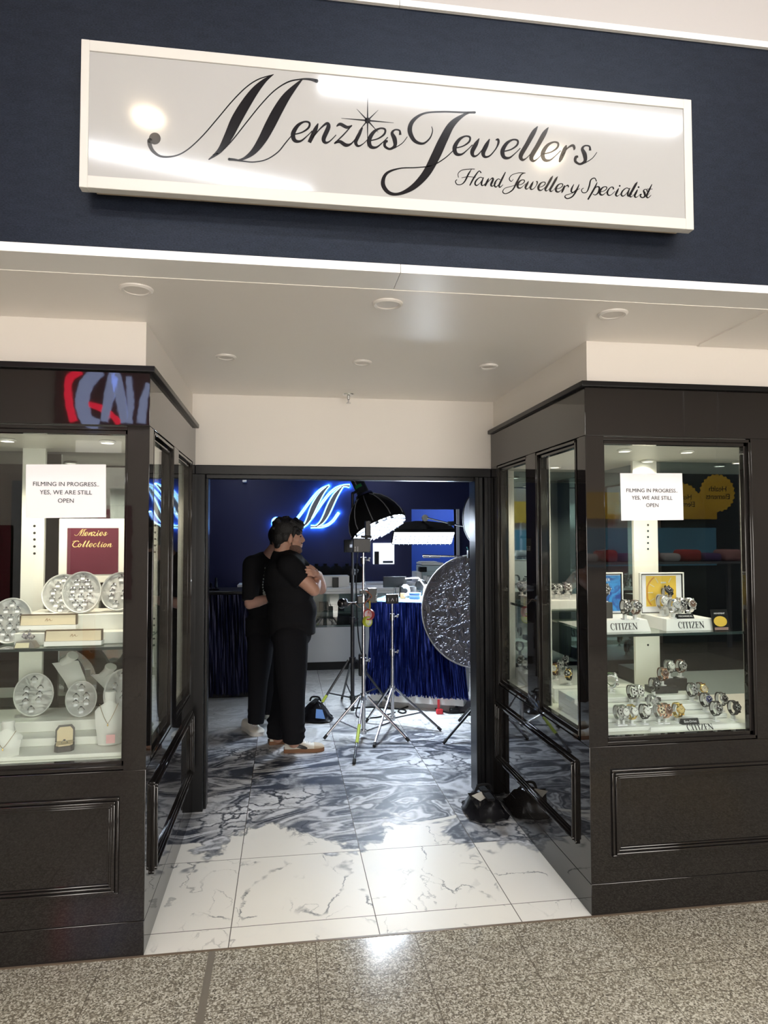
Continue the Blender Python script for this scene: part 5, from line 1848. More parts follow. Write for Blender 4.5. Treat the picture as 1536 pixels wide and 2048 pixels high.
# ================================================================ PAPER NOTICES ON THE GLASS
def notice(px, label):
    y = CY + 0.0285
    pts = [at(u, v, Y=y) for u, v in px]
    c = sum(pts, Vector()) / 4
    t = thing('paper_notice', label, 'notice', (c.x, y, c.z), 0, 'printed notices on the windows')
    tilt = math.atan2(pts[1].z - pts[0].z, pts[1].x - pts[0].x)
    mx = Matrix.Translation(c) @ Matrix.Rotation(-tilt, 4, 'Y')
    rows = []
    for i in range(7):
        rows.append([mx @ Vector((-0.1485 + 0.297 * j / 8, -0.0006 - 0.0012 * math.sin(j * 0.8 + i * 0.5) ** 2, -0.105 + 0.21 * i / 6)) for j in range(9)])
    obj('paper_sheet', MB().surf(rows, 0.0003), M['paper'], t)
    tm = facing(c + Vector((0, -0.0032, -0.006)), 0, -1)
    text('printed_text', 'FILMING IN PROGRESS..\nYES, WE ARE STILL\nOPEN', 0.0236, M['ink'], t, tm, extrude=0.0002, line=1.38)


notice(((53, 930), (213, 930), (211, 1035), (51, 1034)), 'white paper notice on the glass of the ring and necklace window')
notice(((1240, 948), (1366, 948), (1366, 1040), (1241, 1038)), 'white paper notice on the glass of the watch window')

# ================================================================ JEWELLERY WINDOW
cw_ = M['case_white']
ZF = 0.735
# white display steps on the case floor (built from what the photo shows: three treads)
t1, t2 = 0.775, 0.83
for (y0, y1, z1, lab) in ((2.84, 3.40, 0.752, 'lowest white display step of the jewellery window'), (2.965, 3.30, 0.785, 'middle white display step of the jewellery window'), (3.06, 3.30, 0.83, 'highest white display step of the jewellery window')):
    z0 = {0.752: ZF, 0.785: 0.752, 0.83: 0.785}[z1]
    tag(obj('display_step', MB().box(XL - 1.2, XL - 0.07, y0, y1, z0 + 0.0004, z1, 0.003), cw_), lab, 'display step', 'white steps in the jewellery window')

pad = mat('tray_pad', (0.68, 0.68, 0.66), 0.85, spec=0.2)
trim_w = mat('tray_rim', (0.80, 0.79, 0.77), 0.35)


def ring_proto():
    t = thing('ring', 'x', 'ring')
    b = MB().tube([(0.0085 * math.cos(a), 0, 0.0085 * math.sin(a)) for a in [PI * k / 10 for k in range(11)]], 0.0013, 6)
    obj('ring_band', b, M['gold'], t)
    obj('ring_stone', MB().lathe([(0, 0.0075), (0.0042, 0.0095), (0.003, 0.012), (0, 0.0122)], 8), mat('ring_stone', (0.25, 0.25, 0.28), 0.08, metal=0.9), t)
    obj('price_tag', MB().box(-0.006, 0.006, -0.0025, -0.0015, -0.009, -0.002), M['paper'], t)
    return t


RING = ring_proto()
RING_USED = [False]
RING_S = mat('silver_band', (0.70, 0.70, 0.72), 0.2, metal=1.0)


def oval_tray(u, v, y, zbase, hw, hh, spots, label, rlabel, yaw=0.25, tilt=-0.32):
    """oval ring tray leaning back; its lowest rim point stands on zbase"""
    c = at(u, v, Y=y)
    t = thing('oval_ring_tray', label, 'ring tray', (c.x, y, zbase), yaw, 'oval ring trays in the jewellery window')
    mx = chain_matrix(t) @ Matrix.Translation((0, 0, hh * math.cos(tilt))) @ Matrix.Rotation(tilt, 4, 'X') @ Matrix.Rotation(PI / 2, 4, 'X')
    # local XY is the face, +Z towards the viewer
    obj('tray_pad', MB().lathe([(0, 0.004), (0.93, 0.004), (0.93, -0.004), (0, -0.004)], 40, mx, hw, hh), pad, t)
    prof = [(0.93, 0.004), (0.945, 0.012), (0.98, 0.014), (1.0, 0.006), (0.985, -0.014), (0.93, -0.018), (0, -0.018)]
    obj('tray_rim', MB().lathe(prof, 40, mx, hw, hh), trim_w, t)
    # little easel foot behind
    obj('easel_foot', MB().hull([mx @ Vector(q) for q in ((-0.012, 0, -0.018), (0.012, 0, -0.018), (0.012, -0.01, -0.018), (-0.012, -0.01, -0.018))],
                                [Vector((c.x + dx, y + 0.05 + dy, zbase + 0.001)) for dx, dy in ((-0.012, 0), (0.012, 0), (0.012, 0.006), (-0.012, 0.006))]), trim_w, t)
    grp = 'rings in the ' + label
    for i, (fx, fy, s) in enumerate(spots):
        if RING_USED[0]:
            o = copy_tree(RING)
        else:
            o = RING
            RING_USED[0] = True
        o.matrix_basis = mx @ Matrix.Translation((fx * hw, fy * hh, 0.006)) @ Matrix.Rotation(-PI / 2, 4, 'X') @ Matrix.Scale(s * 1.3, 4)
        o['label'] = rlabel
        o['group'] = 'rings: ' + rlabel[:60]
        if i % 3 == 0:
            for k in kids(o):
                if k.name.startswith('ring_band'):
                    k.data = k.data.copy()
                    k.data.materials[0] = RING_S


A12 = [(0, .72, 1), (-.26, .45, 1), (.26, .45, 1), (-.46, .1, 1), (0, .12, 1), (.44, .13, 1), (-.48, -.25, 1), (-.02, -.25, 1), (.42, -.22, 1), (-.28, -.52, 1), (.2, -.52, 1), (-.05, -.76, 1)]
A8 = [(0.02, .66, 1.15), (-.35, .25, 1), (.33, .25, 1), (-.38, -.02, 1), (.28, -.02, 1), (-.4, -.28, 1), (.24, -.28, 1), (-.12, -.68, 1.1)]
A6 = [(0.02, .58, 1.15), (-.32, .12, 1.1), (.32, .12, 1.1), (-.34, -.22, 1.1), (.32, -.2, 1.1), (0, -.62, 1.15)]
ZS = ZSH + 0.0005    # glass shelf of the jewellery case
RB = at(150, 1229, Y=2.97).z + 0.0005
oval_tray(126, 1185, 3.10, RB - 0.01, 0.084, 0.089, A12, 'oval ring tray half hidden behind another on the white riser', 'small ring with price tag in the half-hidden oval tray on the riser', 0.1)
oval_tray(164, 1187, 3.02, RB + 0.0, 0.078, 0.091, A12, 'oval ring tray in front of another on the white riser', 'small ring with price tag in the foremost oval tray on the riser', 0.1)
oval_tray(240, 1183, 3.06, RB + 0.004, 0.080, 0.086, A8, 'oval ring tray on the riser partly cut off by the window frame', 'small ring with price tag in the oval tray at the window frame on the riser', -0.1)
oval_tray(22, 1245, 2.98, ZS, 0.082, 0.096, A12, 'oval ring tray standing on the glass shelf behind the crystal figurine', 'small ring with price tag in the oval tray on the glass shelf', 0.1)
oval_tray(67, 1408, 3.17, 0.8305, 0.080, 0.094, A8, 'lower oval ring tray with eight rings in front of the white post', 'small ring with price tag in the lower oval tray before the white post', 0.35)
oval_tray(162, 1417, 3.12, 0.8305, 0.064, 0.078, A6, 'lower oval ring tray with six rings beside the open ring box', 'ring with price tag in the lower oval tray of six', 0.3)
oval_tray(240, 1395, 3.14, 0.8305, 0.070, 0.100, A8, 'lower oval ring tray behind the pendant bust at the window frame', 'small ring with price tag in the lower oval tray behind the pendant bust', -0.2)

# white risers and cream bracelet boxes on the glass shelf
def riser(name, u0, u1, v0, v1, y0, y1, zb, label, m=None, cat='riser'):
    a, c = at(u0, v0, Y=y0), at(u1, v1, Y=y0)
    zz = at((u0 + u1) / 2, v0, Y=y0).z
    return tag(obj(name, MB().box(a.x, c.x, y0, y1, zb, zz, 0.003), m or cw_), label, cat, 'white risers in the jewellery window')


u_ = at(150, 1229, Y=2.97)
riser('white_riser', 38, 262, 1229, 1262, 2.97, 3.22, ZS + 0.0005, 'tall white riser on the glass shelf carrying the ring trays')
riser('white_riser', 28, 262, 1265, 1290, 2.90, 2.968, ZS + 0.0005, 'low white riser in front of the tall one on the glass shelf')


def bracelet_box(u0, u1, v0, v1, y, label):
    a, c = at(u0, v0, Y=y), at(u1, v1, Y=y)
    z0 = at((u0 + u1) / 2, v1, Y=y).z
    z1 = at((u0 + u1) / 2, v0, Y=y).z
    t = thing('bracelet_box', label, 'jewellery box', ((a.x + c.x) / 2, y, z0), 0, 'cream bracelet boxes')
    x0, x1 = a.x, c.x
    h = z1 - z0
    b = MB().hull([(x0, y - 0.006, z0), (x1, y - 0.006, z0), (x1, y + 0.04, z0), (x0, y + 0.04, z0)],
                  [(x0, y - 0.001, z0 + 0.3 * h), (x1, y - 0.001, z0 + 0.3 * h), (x1, y + 0.04, z0 + 0.3 * h), (x0, y + 0.04, z0 + 0.3 * h)])
    obj('box_base', b, M['white'], t)
    cream = bpy.data.materials.get('box_cream') or mat('box_cream', (0.80, 0.68, 0.48), 0.45)
    b = MB().hull([(x0 + 0.003, y + 0.001, z0 + 0.32 * h), (x1 - 0.003, y + 0.001, z0 + 0.32 * h), (x1 - 0.003, y + 0.016, z0 + 0.32 * h), (x0 + 0.003, y + 0.016, z0 + 0.32 * h)],
                  [(x0 + 0.003, y + 0.012, z1), (x1 - 0.003, y + 0.012, z1), (x1 - 0.003, y + 0.024, z1), (x0 + 0.003, y + 0.024, z1)])
    obj('cream_lid', b, cream, t)
    brown = bpy.data.materials.get('box_brown') or mat('box_brown', (0.10, 0.06, 0.03), 0.5)
    b = MB().box(x0, x1, y + 0.010, y + 0.027, z1, z1 + 0.004, 0.001)
    b.box(x0 - 0.0005, x0 + 0.003, y + 0.004, y + 0.024, z0 + 0.30 * h, z1)
    b.box(x1 - 0.003, x1 + 0.0005, y + 0.004, y + 0.024, z0 + 0.30 * h, z1)
    obj('brown_edge', b, brown, t)
    b = MB()
    cx, cz = (x0 + x1) / 2, z0 + 0.66 * h
    f = lambda p, q: Vector((cx + p, y + 0.0052, cz + q))
    stroke(b, [(-0.014, -0.004, .0012), (-0.006, 0.006, .0015), (-0.004, -0.004, .0012), (0.004, 0.004, .0015), (0.008, -0.003, .0012), (0.016, 0.0, .001)], f, Vector((0, 0.004, 0)))
    obj('script_mark', b, mat('mark_brown', (0.35, 0.20, 0.10), 0.6), t)


bracelet_box(39, 152, 1231, 1259, 2.925, 'cream bracelet box leaning on the upper white riser')
bracelet_box(89, 203, 1262, 1291, 2.855, 'cream bracelet box standing lower, at the shelf edge')

# crystal figurine on a grey plinth
q = at(52, 1296, Y=2.845)
t = thing('crystal_figurine', 'sparkling crystal figurine on a grey plinth with a cream nameplate', 'figurine', (q.x, 2.845, ZS))
mx = chain_matrix(t)
obj('grey_plinth', MB().hull([mx @ Vector(p) for p in ((-0.04, -0.02, 0.0005), (0.04, -0.02, 0.0005), (0.045, 0.025, 0.0005), (-0.03, 0.025, 0.0005))],
                             [mx @ Vector(p) for p in ((-0.032, -0.014, 0.026), (0.024, -0.014, 0.026), (0.03, 0.02, 0.026), (-0.024, 0.02, 0.026))]), mat('plinth_taupe', (0.20, 0.18, 0.16), 0.4), t)
obj('nameplate', MB().hull([mx @ Vector(p) for p in ((-0.034, -0.0215, 0.003), (0.018, -0.0215, 0.003), (0.018, -0.0235, 0.003), (-0.034, -0.0235, 0.003))],
                           [mx @ Vector(p) for p in ((-0.030, -0.0165, 0.022), (0.018, -0.0165, 0.022), (0.018, -0.0185, 0.022), (-0.030, -0.0185, 0.022))]), mat('nameplate_cream', (0.82, 0.74, 0.50), 0.4), t)
rnd = random.Random(4)
b = MB()
for i in range(22):
    p = Vector((rnd.gauss(0, 0.014), rnd.gauss(0.004, 0.008), 0.034 + abs(rnd.gauss(0, 0.012))))
    b.ell(mx @ p, (0.004 + 0.004 * rnd.random(),) * 3, seg=5)
obj('crystal_cluster', b, mat('crystal_bright', (0.75, 0.75, 0.85), 0.05, metal=0.9), t).data.shade_flat()

# maroon framed board with gold script
BYY = 3.27
a, c = at(118, 1037, Y=BYY), at(250, 1165, Y=BYY)
t = thing('framed_board', 'maroon board with gold script in a white frame behind the ring trays', 'board', ((a.x + c.x) / 2, BYY, c.z))
obj('white_frame', MB().box(a.x, c.x, BYY, BYY + 0.02, c.z, a.z, 0.004), cw_, t)
a2, c2 = at(135, 1056, Y=BYY - 0.002), at(236, 1148, Y=BYY - 0.002)
obj('maroon_panel', MB().box(a2.x, c2.x, BYY - 0.003, BYY + 0.002, c2.z, a2.z), M['maroon'], t)
obj('board_leg', MB().box((a.x + c.x) / 2 - 0.03, (a.x + c.x) / 2 + 0.03, BYY + 0.003, BYY + 0.018, ZS, c.z + 0.01), cw_, t)
tv = Vector((0, 0.0015, 0))
mD = lambda u, v: at(0 + u / 2.883, 850 + v / 2.883, Y=BYY - 0.0045)
b = MB()
affg = affine([(350, 432), (872, 151), (712, 528)], [(432, 630), (480, 600), (470, 638)])
for s in BIG_M:
    s2 = [affg(u, v) + (max(w * 0.085, 1.6),) for u, v, w in s]
    stroke(b, s2, mD, tv, sub=5)
script(b, 'enzies', [(487, 638), (509, 638), (533, 638), (556, 638), (573, 638), (596, 638)], 20, mD, tv, 1.5)
disc(b, 568, 610, 2, mD, tv, 8)
for s in ([(455, 674, 3.5), (447, 668, 2.5), (428, 676, 4), (419, 692, 5), (428, 703, 4), (448, 700, 2.5)], [(419, 672, 2), (440, 668, 2), (455, 674, 2)]):
    stroke(b, s, mD, tv, sub=5)
script(b, 'ollection', [(450, 703), (475, 703), (495, 703), (513, 703), (537, 703), (560, 703), (580, 703), (596, 703), (618, 703)], 20, mD, tv, 1.5)
obj('lettering', b, M['gold_ink'], t)

# necklace busts
def curved_bust(path, widths, m, name, label, neck_at, neck_dir, group='white necklace busts in the jewellery window', chain=None):
    """wide curved display: path of centre points, half widths across x"""
    base = Vector(path[-1])
    t = thing(name, label, 'necklace bust', base, 0, group)
    q = spline([tuple(p) + (w,) for p, w in zip(path, widths)], 5)
    rows = []
    for (x, y, z, w) in q:
        row = []
        for k in range(13):
            a_ = -1 + 2 * k / 12
            row.append(Vector((x + a_ * w, y + 0.30 * w * a_ * a_, z - 0.04 * w * a_ * a_)))
        rows.append(row)
    obj('bust_body', MB().surf(rows, 0.014), m, t)
    if neck_at:
        p = Vector(neck_at)
        d = Vector(neck_dir).normalized()
        mxn = facing(p, d.x, d.y, d.z)
        w = widths[0] if widths[0] > 0.03 else widths[1]
        R = w * 0.55
        obj('bust_neck', MB().lathe([(0, -R * 0.8), (R * 1.25, -R * 0.8), (R * 1.0, -R * 0.1), (R * 0.95, R * 0.4), (R * 1.12, R * 1.0), (R * 1.05, R * 1.15), (0, R * 1.2)], 24, mxn, 1.0, 0.75), m, t)
    return t


wl = mat('bust_white', (0.80, 0.79, 0.75), 0.5)


def P_(u, v, y):
    return tuple(at(u, v, Y=y))


# tall curved bust with a horizontal neck, in the middle of the window
curved_bust([P_(130, 1326, 3.24), P_(139, 1341, 3.22), P_(152, 1364, 3.21), P_(162, 1395, 3.22), P_(166, 1430, 3.25)], [0.050, 0.044, 0.037, 0.034, 0.032], wl, 'necklace_bust',
            'tall white bust curving down with its neck tipped sideways', P_(138, 1319, 3.24), (0.62, -0.35, 0.62))
curved_bust([P_(207, 1348, 3.27), P_(217, 1358, 3.26), P_(232, 1376, 3.25), P_(246, 1400, 3.25), P_(250, 1428, 3.27)], [0.05, 0.048, 0.042, 0.036, 0.034], wl, 'necklace_bust',
            'smaller white bust with a tipped neck behind the pendant bust', P_(216, 1343, 3.27), (0.5, -0.3, 0.8))


def pendant_bust(u, vtop, vbot, y, w, label, pend, yaw):
    zb = at(u, vbot, Y=y).z
    zt = at(u, vtop, Y=y).z
    x = at(u, vbot, Y=y).x
    h = zt - zb
    t = thing('necklace_bust', label, 'necklace bust', (x, y, zb), yaw, 'white necklace busts in the jewellery window')
    mx = chain_matrix(t)
    rows = []
    for i in range(14):
        f = i / 13
        z = h * 0.84 * f
        ww = w * (0.72 + 0.30 * f) if f < 0.80 else w * (1.0 - ((f - 0.8) / 0.2) ** 2 * 0.62)
        yc = -0.030 * math.sin(f * PI * 0.55) + 0.075 * max(0, f - 0.45) ** 1.3 * 1.2
        rows.append([mx @ Vector((a_ * ww, yc + 0.16 * ww * (abs(a_) ** 2.2) * 2.2, z - 0.012 * (abs(a_) ** 2) * (1 if f > 0.7 else 0))) for a_ in [-1 + 2 * k / 12 for k in range(13)]])
    obj('bust_body', MB().surf(rows, 0.012), wl, t)
    obj('bust_neck', MB().lathe([(0, h * 0.74), (w * 0.42, h * 0.76), (w * 0.36, h * 0.86), (w * 0.40, h * 0.965), (w * 0.36, h * 1.0), (0, h * 1.0)], 22, mx @ Matrix.Translation((0, 0.035, 0)), 1.0, 0.8), wl, t)
    # fine chain necklace with its pendant: a thing that hangs on the bust
    n = thing('necklace', pend[0], 'necklace', (x, y, zb + h * 0.6), yaw)
    f0 = 0.80
    q = []
    for k in range(15):
        a_ = -1 + 2 * k / 14
        zz = h * (0.80 - 0.34 * (1 - abs(a_) ** 1.25))
        ff = zz / (h * 0.84)
        yc = -0.030 * math.sin(ff * PI * 0.55) + 0.075 * max(0, ff - 0.45) ** 1.3 * 1.2
        xx = a_ * w * 0.62
        q.append(tuple(mx @ Vector((xx, yc + 0.16 * w * (abs(a_ * 0.62) ** 2.2) * 2.2 - 0.015, zz))))
    obj('fine_chain', MB().tube(q, 0.0011, 5), bpy.data.materials.get('chain_brown') or mat('chain_brown', (0.35, 0.25, 0.14), 0.3, metal=0.8), n)
    lo = Vector(q[7])
    obj('pendant', MB().lathe([(0, -0.012), (0.0032, -0.007), (0.001, 0), (0, 0)], 8, Matrix.Translation(lo)), M['gold'], n)
    return t, mx, h


t, mx, h = pendant_bust(217, 1386, 1491, 2.93, 0.058, 'white pendant bust with a pink sticker at the window frame', ['fine chain with a drop pendant on the bust at the window frame'], 0.12)
b = MB().box(-0.004, 0.030, -0.047, -0.0455, h * 0.10, h * 0.26, mx=mx)
obj('pink_sticker', b, mat('sticker_pink', (0.80, 0.45, 0.45), 0.6), t)
pendant_bust(10, 1446, 1530, 2.855, 0.060, 'white necklace bust low at the corner of the jewellery window', ['fine chain hanging on the low corner bust'], 0.1)

# open ring box
q = at(128, 1496, Y=2.90)
t = thing('ring_box', 'open grey octagonal ring box with cream lining on the white step', 'ring box', (q.x, 2.905, 0.7525), 0.25)
mx = chain_matrix(t)
gb = mat('box_taupe', (0.105, 0.095, 0.09), 0.55)
cr = mat('lining_cream', (0.72, 0.60, 0.40), 0.7)
oc = [(-0.036, -0.018), (-0.024, -0.034), (0.024, -0.034), (0.036, -0.018), (0.036, 0.03), (-0.036, 0.03)]
obj('box_base', MB().prism(oc, 0.022, mx), gb, t)
obj('cream_cushion', MB().prism([(x * 0.85, y * 0.85) for x, y in oc], 0.006, mx @ Matrix.Translation((0, 0, 0.0222))), cr, t)
lm = mx @ Matrix.Translation((0, 0.03, 0.024)) @ Matrix.Rotation(PI / 2 - 0.22, 4, 'X')
ol = [(-0.036, 0.0), (0.036, 0.0), (0.036, 0.05), (0.024, 0.066), (-0.024, 0.066), (-0.036, 0.05)]
obj('box_lid', MB().prism(ol, -0.016, lm), gb, t)
obj('lid_lining', MB().prism([(x * 0.82, 0.004 + y * 0.82) for x, y in ol], 0.003, lm @ Matrix.Translation((0, 0, 0.0002))), cr, t)
r_ = copy_tree(RING)
r_.matrix_basis = mx @ Matrix.Translation((0, -0.012, 0.029)) @ Matrix.Scale(1.3, 4)
r_['label'] = 'single gold ring set in the open grey ring box'
r_['group'] = 'ring in the open box'
for k in kids(r_):
    if k.name.startswith('price_tag'):
        bpy.data.objects.remove(k)

# ================================================================ WATCH WINDOW
pal = {
    'silver': M['steel'], 'gold': M['gold'], 'rose': M['rose'],
    'black': mat('strap_black', (0.012, 0.012, 0.013), 0.45), 'brown': mat('strap_brown', (0.085, 0.035, 0.018), 0.55),
    'tan': mat('strap_tan', (0.35, 0.22, 0.12), 0.6), 'green': mat('strap_green', (0.05, 0.12, 0.05), 0.5),
    'd_white': mat('dial_white', (0.78, 0.78, 0.76), 0.3), 'd_black': mat('dial_black', (0.012, 0.012, 0.014), 0.25),
    'd_silver': mat('dial_silver', (0.55, 0.55, 0.55), 0.3, metal=0.4), 'd_brown': mat('dial_brown', (0.10, 0.045, 0.025), 0.3),
    'd_gold': mat('dial_gold', (0.72, 0.55, 0.24), 0.3, metal=0.3), 'd_blue': mat('dial_blue', (0.02, 0.035, 0.16), 0.25),
    'd_champagne': mat('dial_champagne', (0.72, 0.62, 0.46), 0.3),
}
WPROTO = {}


def watch_proto(strap, case, dial, chrono):
    key = (strap, case, dial, chrono)
    if key in WPROTO:
        return copy_tree(WPROTO[key])
    t = thing('wristwatch', 'x', 'watch', (0, 0, 0), 0, 'wristwatches on display')
    # loop in the local YZ plane; dial faces -Y and up a little
    metal = strap in ('silver', 'gold', 'rose')
    b = MB()
    Ry, Rz = 0.027, 0.034
    N = 26
    inner, outer = [], []
    bm_ = bmesh.new()
    rings = []
    for k in range(N + 1):
        a_ = PI + 0.62 + (2 * PI - 1.24) * k / N
        w = 0.0105 - 0.002 * math.sin(PI * k / N)
        th = 0.0034 if not metal else 0.004
        cy_, cz_ = math.cos(a_) * Ry, math.sin(a_) * Rz
        cy2, cz2 = math.cos(a_) * (Ry - th), math.sin(a_) * (Rz - th)
        g_ = 0.0006 * (k % 2) if metal else 0
        rings.append([bm_.verts.new(p) for p in ((-w, cy_ * (1 + g_ * 30), cz_ * (1 + g_ * 30)), (w, cy_ * (1 + g_ * 30), cz_ * (1 + g_ * 30)), (w, cy2, cz2), (-w, cy2, cz2))])
    for A, B in zip(rings, rings[1:]):
        for i in range(4):
            j = (i + 1) % 4
            bm_.faces.new((A[i], A[j], B[j], B[i]))
    bm_.faces.new(rings[0])
    bm_.faces.new(rings[-1][::-1])
    b._join(bm_)
    obj('strap' if not metal else 'bracelet', b, pal[strap], t, angle=0.4)
    fm = facing((0, -Ry + 0.002, 0.0), 0, -1, 0.0)
    obj('watch_case', MB().lathe([(0, -0.004), (0.0195, -0.004), (0.0205, 0.0), (0.0200, 0.005), (0.0175, 0.0075), (0.0165, 0.006), (0, 0.006)], 28, fm), pal[case], t)
    b = MB()
    for sx in (-1, 1):
        for sz in (-1, 1):
            b.box(sx * 0.0095 - 0.002, sx * 0.0095 + 0.002, -Ry - 0.004, -Ry + 0.008, sz * 0.021 - 0.005, sz * 0.021 + 0.005, 0.001)
    obj('lug', b, pal[case], t)
    d = obj('dial', MB().lathe([(0, 0.0061), (0.0163, 0.0061), (0.0163, 0.0066), (0, 0.0066)], 28, fm), pal[dial], t)
    hm = M['paper'] if dial in ('d_black', 'd_blue', 'd_brown') else M['ink']
    b = MB()
    b.box(-0.0006, 0.0006, -0.001, 0.0105, 0.0068, 0.0072, mx=fm @ Matrix.Rotation(0.6, 4, 'Z'))
    b.box(-0.0006, 0.0006, -0.001, 0.0130, 0.0068, 0.0072, mx=fm @ Matrix.Rotation(-1.0, 4, 'Z'))
    obj('hands', b, hm, d)
    b = MB()
    for k in range(12):
        b.box(-0.0006, 0.0006, 0.0125, 0.0152, 0.0067, 0.0070, mx=fm @ Matrix.Rotation(k * PI / 6, 4, 'Z'))
    obj('hour_mark', b, hm, d)
    if chrono:
        b = MB()
        for k in range(3):
            b.lathe([(0, 0.0067), (0.0042, 0.0067), (0.0042, 0.0071), (0, 0.0071)], 16, fm @ Matrix.Rotation(k * 2 * PI / 3 + 0.5, 4, 'Z') @ Matrix.Translation((0, 0.0083, 0)))
        obj('subdial', b, pal['d_silver'] if dial == 'd_black' else pal['d_black'], d)
    obj('crown', MB().cyl((0.0205, -Ry + 0.0015, 0), (0.0245, -Ry + 0.0015, 0), 0.0026, n=12), pal[case], t)
    WPROTO[key] = t
    return t


SPROTO = [None]


def stand_proto():
    if SPROTO[0]:
        return copy_tree(SPROTO[0])
    t = thing('watch_stand', 'clear C-shaped stand with white foot tag holding a wristwatch in the watch case', 'watch stand', (0, 0, 0), 0, 'watch stands in the watch case')
    b = bmesh.new()
    rings = []
    for k in range(19):
        a_ = -PI / 2 - 0.1 - (2 * PI - 1.2) * k / 18
        w = 0.007
        y0, z0 = math.cos(a_) * 0.0225, math.sin(a_) * 0.0295
        y1, z1 = math.cos(a_) * 0.0205, math.sin(a_) * 0.0275
        rings.append([b.verts.new(p) for p in ((-w, y0, z0), (w, y0, z0), (w, y1, z1), (-w, y1, z1))])
    for A, B in zip(rings, rings[1:]):
        for i in range(4):
            j = (i + 1) % 4
            b.faces.new((A[i], A[j], B[j], B[i]))
    b.faces.new(rings[0])
    b.faces.new(rings[-1][::-1])
    mb = MB()
    mb._join(b)
    wht = mat('stand_white', (0.74, 0.75, 0.74), 0.3)
    obj('cuff', mb, wht, t)
    obj('foot', MB().box(-0.006, 0.006, -0.008, 0.008, -0.052, -0.028, 0.001), wht, t)
    obj('foot_tag', MB().box(-0.013, 0.013, -0.018, 0.012, -0.056, -0.052, 0.001), M['paper'], t)
    SPROTO[0] = t
    return t


def watch(u, v, y, z, strap, case, dial, chrono, label, yaw=0.12, tilt=-0.30, s=1.0):
    """v is where the foot tag meets the surface; z = surface height"""
    x = at(u, v, Y=y).x
    w = watch_proto(strap, case, dial, chrono)
    base = Matrix.Translation((x, y, z + 0.0562 * s)) @ Matrix.Rotation(yaw, 4, 'Z') @ Matrix.Scale(s, 4)
    w.matrix_basis = base @ Matrix.Rotation(tilt, 4, 'X')
    w['label'] = label
    st = stand_proto()
    st.matrix_basis = base
    return w


# risers on the case floor, steps rising to the back
wr_m = mat('riser_white', (0.82, 0.82, 0.80), 0.4)
steps = []
for v, y in ((1443, 2.90), (1424, 2.985), (1402, 3.07), (1384, 3.15)):
    steps.append((y, at(1390, v, Y=y).z))
X0w, X1w = XR + 0.09, XR + 0.775
prevz = ZF
labs = ['front white ribbed riser under the watches', 'second white ribbed riser under the watches', 'third white ribbed riser under the watches', 'rear white ribbed riser under the watches']
for i, (y, z) in enumerate(steps):
    b = MB().box(X0w, X1w, y - 0.045, 3.30, prevz + 0.0005, z, 0.002)
    for k in range(3):
        b.box(X0w + 0.003, X1w - 0.003, y - 0.0475, y - 0.044, prevz + (z - prevz) * (0.2 + 0.27 * k), prevz + (z - prevz) * (0.34 + 0.27 * k))
    tag(obj('watch_riser', b, wr_m), labs[i], 'riser', 'white risers in the watch case')
    prevz = z


def wpx(zx, zy):
    return 1200 + zx / 4.955, 1300 + zy / 4.955


def near_step(v):
    return min(steps, key=lambda s: abs(v - {steps[0]: 1443, steps[1]: 1424, steps[2]: 1402, steps[3]: 1384}[s]))


LOWER = [
    (178, 712, 'silver', 'silver', 'd_silver', True, 'silver chronograph with pale dial, front row by the corner post'),
    (224, 690, 'silver', 'silver', 'd_white', False, 'silver watch with white dial, behind the chronograph by the corner post'),
    (312, 757, 'gold', 'silver', 'd_white', False, 'small two-tone watch with white dial, standing lowest at the front'),
    (310, 528, 'black', 'silver', 'd_white', True, 'black-strapped chronograph with white dial and dark subdials'),
    (372, 500, 'silver', 'silver', 'd_white', True, 'silver chronograph with white dial and dark subdials'),
    (435, 680, 'black', 'silver', 'd_white', False, 'black-strapped watch with plain white dial, in front of a pale silver one'),
    (512, 625, 'silver', 'silver', 'd_silver', False, 'pale silver watch behind the black-strapped white-dial one'),
    (578, 738, 'silver', 'rose', 'd_champagne', True, 'silver watch with rose bezel and champagne dial beside the brown-dial one'),
    (645, 718, 'rose', 'rose', 'd_brown', False, 'rose gold watch with brown dial'),
    (765, 697, 'gold', 'gold', 'd_gold', False, 'all-gold watch behind the small black sign'),
    (905, 498, 'black', 'silver', 'd_silver', True, 'black-strapped silver chronograph on the rear riser by the stepped black blocks'),
    (995, 478, 'brown', 'gold', 'd_champagne', False, 'brown-strapped gold watch at the rear of the riser'),
    (1040, 637, 'black', 'silver', 'd_blue', True, 'black-strapped watch with dark blue dial'),
    (1140, 700, 'black', 'silver', 'd_black', True, 'black-strapped chronograph with black dial and silver subdials, front row'),
    (1195, 640, 'black', 'silver', 'd_black', False, 'black-strapped watch with black dial behind the front black chronograph'),
    (1320, 710, 'black', 'black', 'd_black', True, 'all-black chronograph, last of the front row'),
    (110, 345, 'silver', 'silver', 'd_silver', False, 'silver watch seen side-on low at the corner post'),
    (110, 235, 'green', 'silver', 'd_black', False, 'green-strapped watch seen side-on at the corner post'),
]
for (zx, zy, st, ca, di, ch, lab) in LOWER:
    u, v = wpx(zx, zy)
    if zy < 400:
        y_, z_ = steps[-1]
        y_ = 3.25 if zy < 300 else 3.2
        watch(u, v, y_, z_, st, ca, di, ch, lab, yaw=1.3)
        continue
    y_, z_ = near_step(v)
    watch(u, v, y_, z_, st, ca, di, ch, lab)

